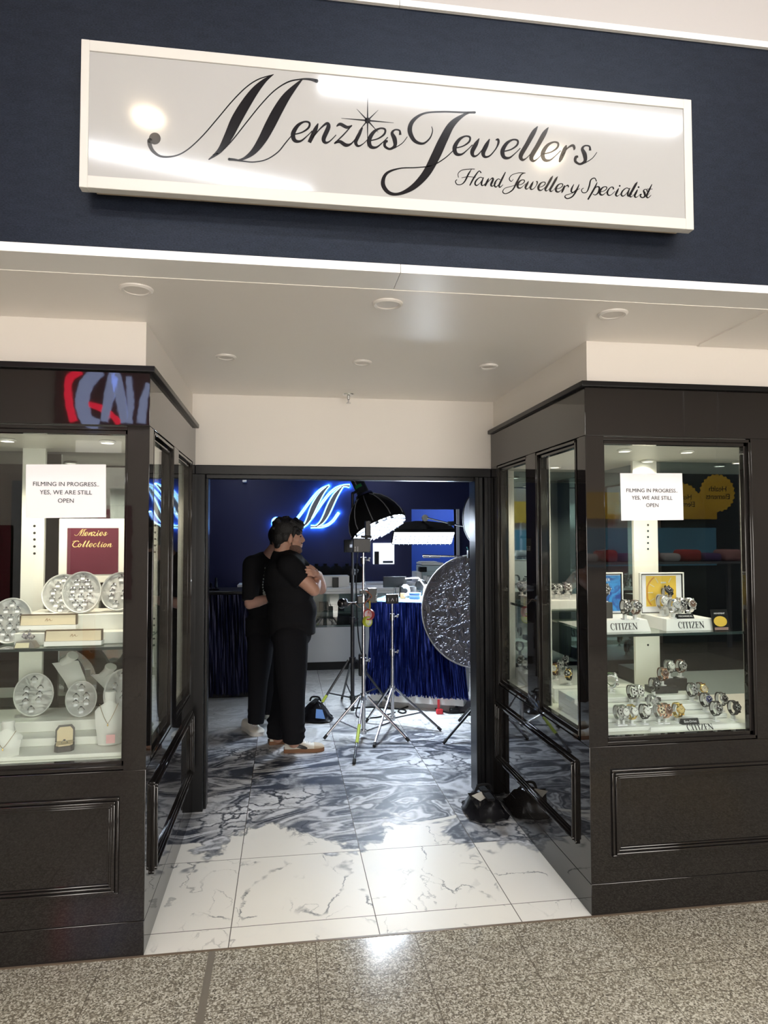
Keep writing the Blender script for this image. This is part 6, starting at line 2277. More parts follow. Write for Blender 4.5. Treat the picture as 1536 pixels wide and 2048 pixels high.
# stepped black blocks and the four watches on them
blk = mat('block_black', (0.03, 0.028, 0.028), 0.45)
BL = [(1291, 1318, 1394, 1402, 3.10, 'low stepped black watch block', 0), (1300, 1352, 1372, 1388, 3.16, 'long middle stepped black watch block', 1), (1318, 1370, 1356, 1382, 3.21, 'highest stepped black watch block', 2)]
ztop = {}
for (u0, u1, v0, v1, y, lab, k) in BL:
    a, c = at(u0, v0, Y=y), at(u1, v0, Y=y)
    z1 = at((u0 + u1) / 2, v0, Y=y).z
    z0 = max(z for yy, z in steps if yy - 0.045 <= y) + 0.0005
    ztop[k] = max(z1, z0 + 0.02)
    tag(obj('watch_block', MB().box(a.x, c.x, y - 0.02, y + 0.075 - 0.02 * k, z0, ztop[k], 0.003), blk), lab, 'watch block', 'black watch blocks')
watch(*wpx(530, 430), 3.115, ztop[0], 'black', 'black', 'd_black', True, 'black-strapped watch with black dial on the lowest black block')
watch(*wpx(615, 355), 3.175, ztop[1], 'brown', 'rose', 'd_brown', False, 'brown-strapped watch with brown dial on the black blocks')
watch(*wpx(680, 275), 3.225, ztop[2] + 0.0, 'silver', 'silver', 'd_white', False, 'silver watch with white dial on top of the black blocks')
watch(*wpx(795, 355), 3.225, ztop[2], 'brown', 'silver', 'd_silver', True, 'brown-strapped chronograph with silver dial on top of the black blocks')

# brand blocks: sloped white fronts with serif lettering
SER = {
    'C': [[(0.88, 0.72, .10), (0.78, 0.93, .05), (0.52, 1.0, .06), (0.22, 0.82, .15), (0.12, 0.5, .19), (0.22, 0.18, .15), (0.52, 0.0, .06), (0.78, 0.07, .05), (0.92, 0.26, .04)], [(0.90, 0.66, .05), (0.90, 1.0, .05)]],
    'I': [[(0.5, 0.0, .20), (0.5, 1.0, .20)], [(0.22, 0.02, .05), (0.78, 0.02, .05)], [(0.22, 0.98, .05), (0.78, 0.98, .05)]],
    'T': [[(0.5, 0.0, .20), (0.5, 1.0, .20)], [(0.28, 0.02, .05), (0.72, 0.02, .05)], [(0.04, 0.97, .06), (0.96, 0.97, .06)], [(0.05, 1.0, .05), (0.04, 0.72, .05)], [(0.95, 1.0, .05), (0.96, 0.72, .05)]],
    'Z': [[(0.12, 0.97, .06), (0.90, 0.97, .06)], [(0.84, 0.97, .18), (0.16, 0.03, .18)], [(0.08, 0.03, .06), (0.92, 0.03, .06)], [(0.12, 1.0, .05), (0.10, 0.74, .05)], [(0.91, 0.0, .05), (0.94, 0.28, .05)]],
    'E': [[(0.25, 0.0, .20), (0.25, 1.0, .20)], [(0.08, 0.02, .05), (0.88, 0.02, .05)], [(0.08, 0.98, .05), (0.84, 0.98, .05)], [(0.25, 0.52, .06), (0.66, 0.52, .06)], [(0.84, 1.0, .05), (0.85, 0.74, .05)], [(0.88, 0.0, .05), (0.92, 0.28, .05)], [(0.66, 0.64, .05), (0.66, 0.38, .05)]],
    'N': [[(0.18, 0.0, .06), (0.18, 1.0, .06)], [(0.18, 0.95, .20), (0.84, 0.05, .20)], [(0.86, 0.0, .06), (0.86, 1.0, .06)], [(0.02, 0.02, .05), (0.36, 0.02, .05)], [(0.02, 0.98, .05), (0.26, 0.98, .05)], [(0.70, 0.98, .05), (1.02, 0.98, .05)]],
}
WID = {'C': 1.0, 'I': 0.50, 'T': 0.92, 'Z': 0.95, 'E': 0.88, 'N': 1.08}


def serif(mb, word, p0, ex, ey, nrm, h):
    x = 0.0
    tot = sum(WID[c] for c in word)
    for ch in word:
        w = WID[ch] * h * 0.92
        for s in SER[ch]:
            pts = [(x + a * w, b_ * h, ww * h) for a, b_, ww in s]
            stroke(mb, pts, lambda u, v: p0 + ex * u + ey * v, nrm * -0.001, sub=6)
        x += w * 1.02


def brand_block(u0, u1, vtop, y, zb, hgt, depth, label, crop=0.0, tx=None):
    a, c = at(u0, vtop, Y=y), at(u1, vtop, Y=y)
    t = thing('brand_block', label, 'display block', ((a.x + c.x) / 2, y, zb), 0, 'white brand blocks in the watch case')
    s = 0.014
    b = MB().hull([(a.x - 0.01, y - s, zb), (c.x + 0.012, y - s, zb), (c.x + 0.012, y + depth, zb), (a.x - 0.01, y + depth, zb)],
                  [(a.x, y, zb + hgt), (c.x, y, zb + hgt), (c.x, y + depth, zb + hgt), (a.x, y + depth, zb + hgt)])
    obj('block_body', b, mat('block_white', (0.86, 0.86, 0.84), 0.35) if 'block_white' not in bpy.data.materials else bpy.data.materials['block_white'], t, smooth=False)
    ey = Vector((0, s, hgt)).normalized()
    nrm = Vector((0, -hgt, s)).normalized()
    H = 0.030
    tw = sum(WID[k] for k in 'CITIZEN') * H * 0.92 * 1.02
    cx = at(tx[0], vtop, Y=y).x if tx else (a.x + c.x) / 2 - tw / 2
    sc = ((at(tx[1], vtop, Y=y).x - cx) / tw) if tx else 1.0
    p0 = Vector((cx, y - s, zb)) + ey * ((hgt - H) / 2 + crop) + nrm * 0.0012
    b = MB()
    serif(b, 'CITIZEN', p0, Vector((sc, 0, 0)), ey, nrm, H)
    obj('lettering', b, M['ink'], t)
    return t


ZW = 1.1765
hb = at(1255, 1240, Y=2.87).z - ZW
brand_block(1196, 1294, 1241, 2.87, ZW, hb, 0.20, 'white brand block with black serif lettering, nearer the corner post on the glass shelf', tx=(1219, 1273))
brand_block(1333, 1424, 1241, 2.87, ZW, hb, 0.22, 'white brand block with black serif lettering, under the yellow-dial poster', tx=(1354, 1406))
zb2 = 0.7355
brand_block(1302, 1490, 1449, 2.845, zb2, steps[0][1] - zb2 - 0.001, 0.008, 'long white brand block along the bottom of the watch window', crop=0.004, tx=(1372, 1424))

ZT = ZW + hb
# posters standing on the shelf
PYY = 3.06
def poster(u0, u1, v0, v1, y, zb, label, frame_m, inner_m, iu0, iu1, iv0, iv1):
    a, c = at(u0, v0, Y=y), at(u1, v1, Y=y)
    t = thing('framed_poster', label, 'poster', ((a.x + c.x) / 2, y, zb))
    b = MB()
    w = 0.006
    z0, z1 = zb, at((u0 + u1) / 2, v0, Y=y).z
    for (p, q, r, s) in ((a.x, c.x, z0, z0 + w), (a.x, c.x, z1 - w, z1), (a.x, a.x + w, z0 + w, z1 - w), (c.x - w, c.x, z0 + w, z1 - w)):
        b.box(p, q, y - 0.006, y + 0.012, r, s, 0.001)
    obj('white_frame', b, M['white'], t)
    b = MB()
    for (p, q, r, s) in ((a.x + w, c.x - w, z0 + w, z0 + w + 0.004), (a.x + w, c.x - w, z1 - w - 0.004, z1 - w), (a.x + w, a.x + w + 0.004, z0 + w, z1 - w), (c.x - w - 0.004, c.x - w, z0 + w, z1 - w)):
        b.box(p, q, y - 0.003, y + 0.010, r, s)
    obj('black_inset', b, M['black_satin'], t)
    obj('poster_board', MB().box(a.x + 0.008, c.x - 0.008, y + 0.002, y + 0.010, z0 + 0.008, z1 - 0.008), M['paper'], t)
    p, q = at(iu0, iv0, Y=y), at(iu1, iv1, Y=y)
    pz = max(q.z, z0 + 0.012)
    pic = obj('poster_picture', MB().box(p.x, q.x, y + 0.0005, y + 0.003, pz, p.z), inner_m, t)
    return t, pic, p, Vector((q.x, y, pz)), y


def sea_mat():
    m, nt, b_ = newmat('sea_print')
    g = NG(nt)
    tc = g.n('TexCoord')
    n1 = g.noise(tc.outputs['Object'], 14, 5, 0.6, 1.5)
    c = g.mix(g.step(n1, 0.35, 0.55), (0.01, 0.05, 0.30), (0.03, 0.28, 0.68))
    c = g.mix(g.step(n1, 0.58, 0.72), c, (0.55, 0.80, 0.90))
    nt.links.new(c, b_.inputs['Base Color'])
    b_.inputs['Roughness'].default_value = 0.3
    return m


t, pic, p, q, y = poster(1196, 1246, 1145, 1224, PYY, ZT, 'blue sea-print watch poster in a white frame beside the corner post', M['white'], sea_mat(), 1199, 1243, 1151, 1222)
text('lettering', 'ER', 0.020, M['paper'], pic, facing(at(1216, 1160, Y=y - 0.001), 0, -1))
t, pic, p, q, y = poster(1279, 1368, 1145, 1222, PYY, ZT, 'framed poster of a golden yellow watch dial', M['white'], mat('print_yellow', (0.78, 0.52, 0.07), 0.35), 1292, 1353, 1152, 1212)
dc = at(1327, 1185, Y=y - 0.0005)
b = MB()
for k in range(12):
    a_ = PI * k / 6
    for r0, r1 in ((0.055, 0.082),):
        x0_, z0_ = dc.x + r0 * math.sin(a_), dc.z + r0 * math.cos(a_)
        x1_, z1_ = dc.x + r1 * math.sin(a_), dc.z + r1 * math.cos(a_)
        if p.x + 0.003 < x1_ < q.x - 0.003 and q.z + 0.003 < z1_ < p.z - 0.003:
            stroke(b, [(x0_, z0_, 0.004), (x1_, z1_, 0.003)], lambda u, v: Vector((u, y - 0.0006, v)), Vector((0, 0.001, 0)))
obj('hour_index', b, mat('print_silver', (0.75, 0.72, 0.62), 0.3, metal=0.5), pic)
b = MB()
pts = []
for k in range(40):
    a_ = PI * 0.5 + PI * k / 39
    pts.append((dc.x + 0.088 * math.cos(a_), dc.z + 0.088 * math.sin(a_)))
pts = [(x, z) for x, z in pts if p.x < x - 0.004 < q.x and q.z + 0.004 < z < p.z - 0.004]
if len(pts) > 3:
    stroke(b, [(x, z, 0.007) for x, z in pts], lambda u, v: Vector((u, y - 0.0003, v)), Vector((0, 0.001, 0)), sub=2)
    obj('printed_rim', b, mat('print_orange', (0.55, 0.24, 0.03), 0.35), pic)
obj('printed_mark', MB().box(dc.x - 0.014, dc.x + 0.014, y - 0.0008, y + 0.001, dc.z + 0.044, dc.z + 0.052, 0.002), bpy.data.materials['print_silver'], pic)

# watches on the blocks
def u3(zx, zy):
    return 1200 + zx / 4.955, 1120 + zy / 4.955


watch(*u3(245, 592), 2.90, ZT, 'black', 'silver', 'd_black', True, 'black-strapped watch with black dial on the brand block by the blue poster')
watch(*u3(345, 602), 2.885, ZT, 'brown', 'silver', 'd_black', True, 'brown-strapped watch with black dial on the brand block by the blue poster')
watch(*u3(612, 500), 3.00, ZT, 'silver', 'silver', 'd_white', False, 'silver watch with white dial before the yellow-dial poster', s=1.15)
watch(*u3(725, 590), 2.90, ZT, 'silver', 'silver', 'd_silver', False, 'silver watch behind the small black shelf sign')
watch(*u3(790, 540), 2.96, ZT, 'silver', 'silver', 'd_black', True, 'silver watch with black dial, rearmost of three on the block')
watch(*u3(880, 550), 2.93, ZT, 'silver', 'silver', 'd_brown', False, 'silver watch with brown dial, last on the brand block')
# tall one on a clear column, and one on the black block
q = at(*u3(660, 500), Y=3.03)
tag(obj('clear_column', MB().cyl((q.x, 3.03, ZT), (q.x, 3.03, ZT + 0.048), 0.012, n=16), bpy.data.materials['stand_white']), 'short white column lifting a watch before the yellow-dial poster', 'column')
watch(*u3(660, 500), 3.03, ZT + 0.048, 'silver', 'black', 'd_black', False, 'silver watch with dark dial raised before the yellow-dial poster', tilt=-0.7)
a, c = at(1203, 1204, Y=2.96), at(1222, 1238, Y=2.96)
tag(obj('watch_block', MB().box(a.x - 0.02, c.x, 2.94, 3.0, ZT, at(1212, 1204, Y=2.96).z, 0.003), blk), 'tall black watch block before the blue sea-print poster', 'watch block', 'black watch blocks')
watch(1207, 1204, 2.97, at(1212, 1204, Y=2.96).z, 'black', 'silver', 'd_black', True, 'dark watch on the tall black block before the blue poster', tilt=-0.2)

# little signs
def small_sign(u0, u1, v0, v1, y, zb, txt, label, size):
    a, c = at(u0, v1, Y=y), at(u1, v1, Y=y)
    hz = at(u0, v0, Y=y).z - at(u0, v1, Y=y).z
    t = thing('shelf_sign', label, 'sign', ((a.x + c.x) / 2, y, zb), 0, 'small black shelf signs')
    b = MB().hull([(a.x, y - 0.012, zb), (c.x, y - 0.012, zb), (c.x, y + 0.016, zb), (a.x, y + 0.016, zb)], [(a.x, y, zb + hz), (c.x, y, zb + hz), (c.x, y + 0.004, zb + hz), (a.x, y + 0.004, zb + hz)])
    obj('sign_body', b, M['black_satin'], t, smooth=False)
    n = Vector((0, -hz, 0.012)).normalized()
    text('lettering', txt, size, M['paper'], t, facing(Vector(((a.x + c.x) / 2, y - 0.006, zb + hz / 2)) + n * 0.0008, n.x, n.y, n.z), extrude=0.0002)


small_sign(1353, 1386, 1232, 1241, 2.885, ZT, 'MECHANICAL', 'small black sign lettered in white on the brand block under the yellow-dial poster', 0.011)
small_sign(1362, 1396, 1438, 1449, 2.868, steps[0][1], 'Eco-Drive', 'small black sign lettered in white at the front of the watch floor', 0.015)
# upright card with yellow dial
y = 2.845
a, c = at(1424, 1220, Y=y), at(1458, 1263, Y=y)
t = thing('movement_card', 'small upright card with a yellow dial picture at the end of the glass shelf', 'card', ((a.x + c.x) / 2, y, ZW))
z1 = at(1440, 1220, Y=y).z
b = MB().hull([(a.x + 0.002, y - 0.006, ZW), (c.x + 0.004, y - 0.006, ZW), (c.x + 0.004, y - 0.003, ZW), (a.x + 0.002, y - 0.003, ZW)], [(a.x, y + 0.012, z1), (c.x, y + 0.012, z1), (c.x, y + 0.015, z1), (a.x, y + 0.015, z1)])
obj('card_body', b, M['black_satin'], t, smooth=False)
n = Vector((0, -(z1 - ZW), 0.018)).normalized()
up = Vector((0, 0.018, z1 - ZW)).normalized()
cc = Vector(((a.x + c.x) / 2, y - 0.006, ZW))
tmx = facing(cc + up * 0.042 + n * 0.0008, n.x, n.y, n.z)
obj('yellow_dial', MB().lathe([(0, 0), (0.033, 0), (0.033, 0.0006), (0, 0.0006)], 28, tmx, 1.0, 0.72), bpy.data.materials['print_yellow'], t)
obj('printed_band', MB().box(-0.033, 0.034, -0.001, 0.0005, 0, 0.012, mx=Matrix.Translation(cc + up * 0.003 + n * 0.0002)), mat('print_rose', (0.35, 0.22, 0.19), 0.4), t)
text('lettering', 'MOVEMENT', 0.010, M['paper'], t, facing(cc + up * 0.078 + n * 0.0008, n.x, n.y, n.z), extrude=0.0002)

# watches seen through the side panes, on risers near the deep end of the case
zt2 = 1.2065
a = XR + 0.13
tag(obj('watch_riser', MB().box(a, a + 0.42, 3.56, 3.96, zt2, zt2 + 0.05, 0.003), wr_m), 'white riser on the inner glass shelf seen through the side panes', 'riser', 'white risers in the watch case')
tag(obj('watch_riser', MB().box(a - 0.02, a + 0.45, 3.40, 4.0, ZF + 0.0005, ZF + 0.075, 0.003), wr_m), 'white riser on the floor at the deep end of the watch case', 'riser', 'white risers in the watch case')


def s3(zx, zy):
    return 960 + zx / 3.4133, 900 + zy / 3.4133


for (zx, zy, y, z, st, ca, di, ch, lab) in [
        (505, 1010, 3.66, zt2 + 0.05, 'silver', 'silver', 'd_black', False, 'silver watch behind the side pane, first on the upper riser'),
        (548, 1015, 3.64, zt2 + 0.05, 'silver', 'silver', 'd_silver', True, 'silver chronograph behind the side pane, second on the upper riser'),
        (585, 990, 3.76, zt2 + 0.05, 'black', 'silver', 'd_black', False, 'black-strapped watch at the back of the upper riser behind the side pane'),
        (612, 1020, 3.62, zt2 + 0.05, 'silver', 'silver', 'd_black', True, 'silver chronograph with black dial at the corner-post end of the upper riser'),
        (285, 990, 3.90, zt2 + 0.05, 'black', 'silver', 'd_black', True, 'black-strapped watch behind the far side pane, upper riser'),
        (322, 1010, 3.84, zt2 + 0.05, 'silver', 'silver', 'd_silver', False, 'silver watch behind the far side pane, upper riser'),
        (285, 1560, 3.88, ZF + 0.076, 'silver', 'silver', 'd_black', True, 'silver chronograph behind the far side pane on the case floor'),
        (322, 1590, 3.80, ZF + 0.076, 'black', 'silver', 'd_silver', False, 'black-strapped watch behind the far side pane on the case floor'),
        (518, 1660, 3.62, ZF + 0.076, 'brown', 'gold', 'd_white', False, 'brown-strapped watch with white dial on the floor behind the near side pane'),
        (556, 1610, 3.72, ZF + 0.076, 'silver', 'silver', 'd_silver', True, 'silver chronograph on the floor behind the near side pane'),
        (592, 1570, 3.86, ZF + 0.076, 'black', 'silver', 'd_black', False, 'black-strapped watch at the back of the floor behind the near side pane'),
        (612, 1700, 3.48, ZF + 0.076, 'black', 'gold', 'd_black', True, 'black-strapped gold watch lowest behind the near side pane')]:
    u, v = s3(zx, zy)
    watch(u, v, y, z, st, ca, di, ch, lab, yaw=-0.75)

# ================================================================ PEOPLE
def capsule(mb, pts):
    """tapered round limb through pts = [(point, radius), ...]"""
    for (p, r), (q, r2) in zip(pts, pts[1:]):
        mb.cyl(p, q, r, r2, n=18)
    for p, r in pts:
        mb.ell(p, (r, r, r), seg=16)


def fused(name, mb, m, parent, voxel, smooth_it=4, fac=0.5):
    """one continuous surface out of overlapping solids"""
    me = bpy.data.meshes.new('tmp_fuse')
    mb.bm.transform(chain_matrix(parent).inverted())
    mb.bm.to_mesh(me)
    mb.bm.free()
    tmp = bpy.data.objects.new('tmp_fuse', me)
    COL.objects.link(tmp)
    r = tmp.modifiers.new('r', 'REMESH')
    r.mode = 'VOXEL'
    r.voxel_size = voxel
    s = tmp.modifiers.new('s', 'SMOOTH')
    s.factor = fac
    s.iterations = smooth_it
    dg = bpy.context.evaluated_depsgraph_get()
    out = bpy.data.meshes.new_from_object(tmp.evaluated_get(dg))
    bpy.data.objects.remove(tmp)
    out.name = name
    for p in out.polygons:
        p.use_smooth = True
    out.materials.clear()
    out.materials.append(m)
    o = bpy.data.objects.new(name, out)
    COL.objects.link(o)
    o.parent = parent
    return o


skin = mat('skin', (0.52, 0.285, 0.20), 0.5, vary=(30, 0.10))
hair_m = mat('hair_black', (0.008, 0.007, 0.007), 0.55, bump=(120, 0.6, 4))
shirt_m = mat('shirt_black', (0.0095, 0.0095, 0.011), 0.9, spec=0.15, bump=(14, 0.25, 4))
trouser_m = mat('trousers_black', (0.008, 0.008, 0.010), 0.9, spec=0.15, bump=(12, 0.3, 4))
shoe_w = mat('shoe_offwhite', (0.70, 0.66, 0.58), 0.6)
shoe_b = mat('shoe_beige', (0.52, 0.42, 0.30), 0.7)
gum = mat('gum_sole', (0.20, 0.09, 0.04), 0.6)
stub_m = mat('stubble', (0.15, 0.085, 0.062), 0.8, vary=(140, 0.7))


def G(u, v, y):
    return at(u, v, Y=y)


def shoe(parent, heel, toe, wid, sole_m, upper_m, toe_m, stripe_m=None):
    heel, toe = Vector((heel[0], heel[1], 0)), Vector((toe[0], toe[1], 0))
    d = (toe - heel)
    L = d.length
    d.normalize()
    s = Vector((-d.y, d.x, 0))
    prof = [(0.0, .30, .075), (0.03, .36, .088), (0.12, .39, .092), (0.25, .38, .096), (0.38, .38, .090), (0.50, .42, .076), (0.62, .47, .062), (0.74, .50, .055), (0.86, .47, .050), (0.95, .36, .042), (1.0, .20, .030)]

    def ring(x, hw, h, z0, n=20):
        out = []
        for k in range(n):
            a_ = PI * k / (n - 1)
            e = 0.75
            cx = math.copysign(abs(math.cos(a_)) ** e, math.cos(a_))
            out.append(heel + d * (x * L) + s * (cx * hw * wid) + Vector((0, 0, z0 + (h - z0) * abs(math.sin(a_)) ** 0.65)))
        return out
    up = obj('shoe', MB().surf([ring(x, hw, h, 0.024) for x, hw, h in prof]), upper_m, parent)
    b = MB()
    low = [heel + d * (x * L * 1.02 - 0.006) + s * (hw * wid * 1.06) for x, hw, h in prof]
    rgt = [heel + d * (x * L * 1.02 - 0.006) - s * (hw * wid * 1.06) for x, hw, h in prof][::-1]
    poly = [(p.x, p.y) for p in low + rgt]
    b.prism(poly, 0.028, Matrix.Translation((0, 0, 0.001)))
    obj('sole', b, sole_m, up)
    obj('toe_cap', MB().surf([[p + Vector((0, 0, 0.0015)) for p in ring(x, hw * 1.01, h, 0.026)] for x, hw, h in prof[7:]]), toe_m, up)
    b = MB()
    for k in range(5):
        x = 0.42 + 0.065 * k
        h = 0.088 - 0.0085 * k
        b.tube([heel + d * (x * L) + s * (0.022 - 0.011 * i) + Vector((0, 0, h + 0.004 - 0.004 * abs(i - 2) + (0.003 if i == 2 else 0))) for i in range(5)], 0.0035, 6)
    obj('laces', b, M['paper'], up)
    if stripe_m:
        b = MB()
        for side in (-1, 1):
            rows = []
            for (x, z0, z1) in ((0.10, 0.068, 0.074), (0.20, 0.052, 0.072), (0.32, 0.038, 0.066), (0.44, 0.028, 0.056), (0.53, 0.027, 0.046), (0.57, 0.031, 0.038)):
                hw = .39 + (.06 if x > .45 else 0)
                rows.append([heel + d * (x * L) + s * (side * (hw * wid * (1.0 - 0.8 * ((z - 0.024) / 0.075) ** 2.2) + 0.003)) + Vector((0, 0, z)) for z in (z0, (z0 + z1) / 2, z1)])
            b.surf(rows, 0.002)
        obj('side_stripe', b, stripe_m, up)


def fingers(mb, palm, wrist, tips, r=0.0085):
    """palm block and separate bent fingers; tips = list of (knuckle, mid, tip)"""
    for k, md, tp in tips:
        capsule(mb, [(k, r * 1.1), (md, r), (tp, r * 0.85)])


# ---------------------------------------------------------------- man with crossed arms
m1 = thing('person', 'man in black shirt and baggy black trousers standing with crossed arms, facing the lights', 'person', (at(585, 1500, Z=0).x, 5.2, 0))
b = MB()
hd = G(574, 1066, 5.20)
b.ell(hd, (0.094, 0.074, 0.108))
b.ell(G(584, 1074, 5.20), (0.080, 0.066, 0.085))
b.ell(G(589, 1090, 5.20), (0.058, 0.054, 0.055))
b.ell(G(597.5, 1101, 5.20), (0.026, 0.030, 0.023))          # chin
b.ell(G(600.5, 1066, 5.20), (0.014, 0.045, 0.014))         # brow ridge
capsule(b, [(G(601.5, 1069, 5.20), 0.009), (G(604.5, 1075, 5.20), 0.011), (G(607.2, 1080.5, 5.20), 0.0125), (G(604, 1083, 5.20), 0.012)])   # nose
for dy in (-0.012, 0.012):
    b.ell(G(603, 1082.5, 5.20) + Vector((0, dy, 0)), (0.010, 0.008, 0.008))
b.ell(G(602.5, 1089, 5.20), (0.012, 0.022, 0.006))         # upper lip
b.ell(G(602, 1093, 5.20), (0.012, 0.020, 0.006))         # lower lip
for sy in (-1, 1):
    b.ell(G(594, 1079, 5.20) + Vector((0, sy * 0.045, 0)), (0.026, 0.016, 0.026))   # cheek
    b.ell(G(580.5, 1079, 5.20) + Vector((0, sy * 0.075, 0)), (0.019, 0.010, 0.033), mx=Matrix.Rotation(0.25, 4, 'Y'))   # ear
    b.ell(G(583.5, 1080, 5.20) + Vector((0, sy * 0.070, 0)), (0.008, 0.008, 0.016))
capsule(b, [(G(568, 1088, 5.20), 0.060), (G(562, 1112, 5.21), 0.064)])
capsule(b, [(G(572, 1140, 5.22), 0.13), (G(583, 1215, 5.22), 0.145), (G(582, 1270, 5.22), 0.13)])
# arms
RS, RE, RW = G(579, 1132, 5.04), G(628, 1180, 5.00), G(632, 1152, 5.22)
LS, LE, LW = G(588, 1126, 5.42), G(642, 1178, 5.40), G(637, 1150, 5.10)
capsule(b, [(RS, 0.068), (RS.lerp(RE, 0.5), 0.060), (RE, 0.046), (RE.lerp(RW, 0.4), 0.048), (RW, 0.032)])
capsule(b, [(LS, 0.066), (LS.lerp(LE, 0.5), 0.056), (LE, 0.044), (LE.lerp(LW, 0.4), 0.045), (LW, 0.031)])
# near hand laid over the upper arm
pc = G(630, 1147, 5.035)
capsule(b, [(LW, 0.030), (pc, 0.026), (G(626, 1145, 5.00), 0.022)])
b.ell(pc, (0.036, 0.034, 0.026))
for i, (ku, kv, ky, tu, tv_, ty) in enumerate(((627, 1139, 4.99, 613, 1133.5, 4.955), (626, 1143, 4.965, 611, 1139, 4.94), (626, 1148, 4.955, 612.5, 1145, 4.935), (627, 1152, 4.955, 616, 1151, 4.935))):
    k_, t_ = G(ku, kv, ky), G(tu, tv_, ty)
    capsule(b, [(k_, 0.0105), (k_.lerp(t_, 0.5) + Vector((0.004, -0.006, 0.008)), 0.0095), (t_, 0.0078)])
capsule(b, [(G(631, 1141, 5.05), 0.012), (G(626, 1135, 5.06), 0.011), (G(620, 1131, 5.05), 0.009)])
# far hand tucked under the other arm
pf = G(630, 1150, 5.31)
capsule(b, [(RW, 0.030), (pf, 0.026)])
b.ell(pf, (0.034, 0.036, 0.024))
for i in range(4):
    k_ = pf + Vector((0.012 - 0.014 * i, 0.035, 0.004))
    capsule(b, [(k_, 0.010), (k_ + Vector((-0.005, 0.03, -0.006)), 0.009), (k_ + Vector((-0.016, 0.045, -0.026)), 0.008)])
capsule(b, [(pf + Vector((0.02, -0.01, 0.02)), 0.011), (pf + Vector((0.012, 0.02, 0.04)), 0.009)])
# legs
RH, RK, RA = G(581, 1278, 5.12), G(584, 1390, 5.08), G(588, 1484, 5.07)
LH, LK, LA = G(583, 1276, 5.32), G(572, 1385, 5.36), G(556, 1474, 5.36)
capsule(b, [(RH, 0.098), (RK, 0.064), (RA, 0.044)])
capsule(b, [(LH, 0.098), (LK, 0.064), (LA, 0.044)])
fused('body', b, skin, m1, 0.0052, 2, 0.5)

b = MB()
rnd = random.Random(11)
b.ell(G(571, 1057, 5.20), (0.108, 0.088, 0.090))
b.ell(G(560, 1074, 5.20), (0.066, 0.082, 0.075))
b.ell(G(557, 1090, 5.20), (0.034, 0.060, 0.040))
b.ell(G(590, 1050, 5.20), (0.070, 0.070, 0.048))
for i in range(60):
    a_ = rnd.uniform(-0.5, PI + 0.9)
    cu, cv = 573 + 27 * math.cos(a_), 1060 - 22 * math.sin(a_)
    if cv > 1066 and cu > 580:
        continue
    b.ell(G(cu + rnd.uniform(-3, 3), cv + rnd.uniform(-3, 3), 5.20 + rnd.uniform(-0.06, 0.06)), (rnd.uniform(.012, .024),) * 3, seg=8)
for i in range(14):
    b.ell(G(rnd.uniform(596, 607), rnd.uniform(1044, 1058), 5.20 + rnd.uniform(-0.05, 0.05)), (rnd.uniform(.010, .018),) * 3, seg=8)
for dy in (-1, 1):
    capsule(b, [(G(590, 1058, 5.20) + Vector((0, dy * 0.066, 0)), 0.020), (G(586, 1074, 5.20) + Vector((0, dy * 0.069, 0)), 0.008)])
    b.ell(G(571, 1072, 5.20) + Vector((0, dy * 0.066, 0)), (0.036, 0.022, 0.045))
fused('hair', b, hair_m, m1, 0.0055, 1, 0.4)
b = MB()
b.ell(G(589, 1094, 5.20), (0.0545, 0.0575, 0.046))
b.ell(G(597.5, 1101.5, 5.20), (0.0275, 0.033, 0.0235))
b.ell(G(583, 1084, 5.20), (0.012, 0.066, 0.034))
beard = fused('beard', b, stub_m, m1, 0.006, 2, 0.5)
b = MB()
for sy in (-1, 1):
    b.ell(G(600.8, 1067, 5.20) + Vector((0.005, sy * 0.032, 0)), (0.009, 0.020, 0.0045))
obj('eyebrow', b, hair_m, m1)
b = MB()
for sy in (-1, 1):
    b.ell(G(599.6, 1073, 5.20) + Vector((0.003, sy * 0.031, 0)), (0.010, 0.014, 0.006))
obj('eye', b, mat('eye_dark', (0.02, 0.015, 0.012), 0.15), m1)
obj('moustache', MB().ell(G(603, 1086.5, 5.20), (0.008, 0.026, 0.006)), hair_m, m1)

b = MB()
capsule(b, [(G(563, 1114, 5.21), 0.078), (G(566, 1122, 5.21), 0.10)])
capsule(b, [(RS + Vector((0, 0.03, 0.0)), 0.095), (G(575, 1128, 5.22), 0.125), (LS, 0.09)])
b.ell(G(572, 1150, 5.22), (0.168, 0.215, 0.16))
b.ell(G(580, 1185, 5.22), (0.185, 0.205, 0.16))
b.ell(G(584, 1222, 5.22), (0.192, 0.200, 0.17))
b.ell(G(584, 1252, 5.22), (0.178, 0.195, 0.10))
b.cyl(G(584, 1235, 5.22), G(584, 1268, 5.22), 0.182, 0.178, n=32)
SE = RS.lerp(RE, 0.60)
capsule(b, [(RS, 0.092), (RS.lerp(RE, 0.3), 0.086)])
b.cyl(RS.lerp(RE, 0.15), SE, 0.090, 0.084, n=28)
SL = LS.lerp(LE, 0.60)
capsule(b, [(LS, 0.088), (LS.lerp(LE, 0.3), 0.082)])
b.cyl(LS.lerp(LE, 0.15), SL, 0.084, 0.080, n=28)
fused('shirt', b, shirt_m, m1, 0.009, 3, 0.5)

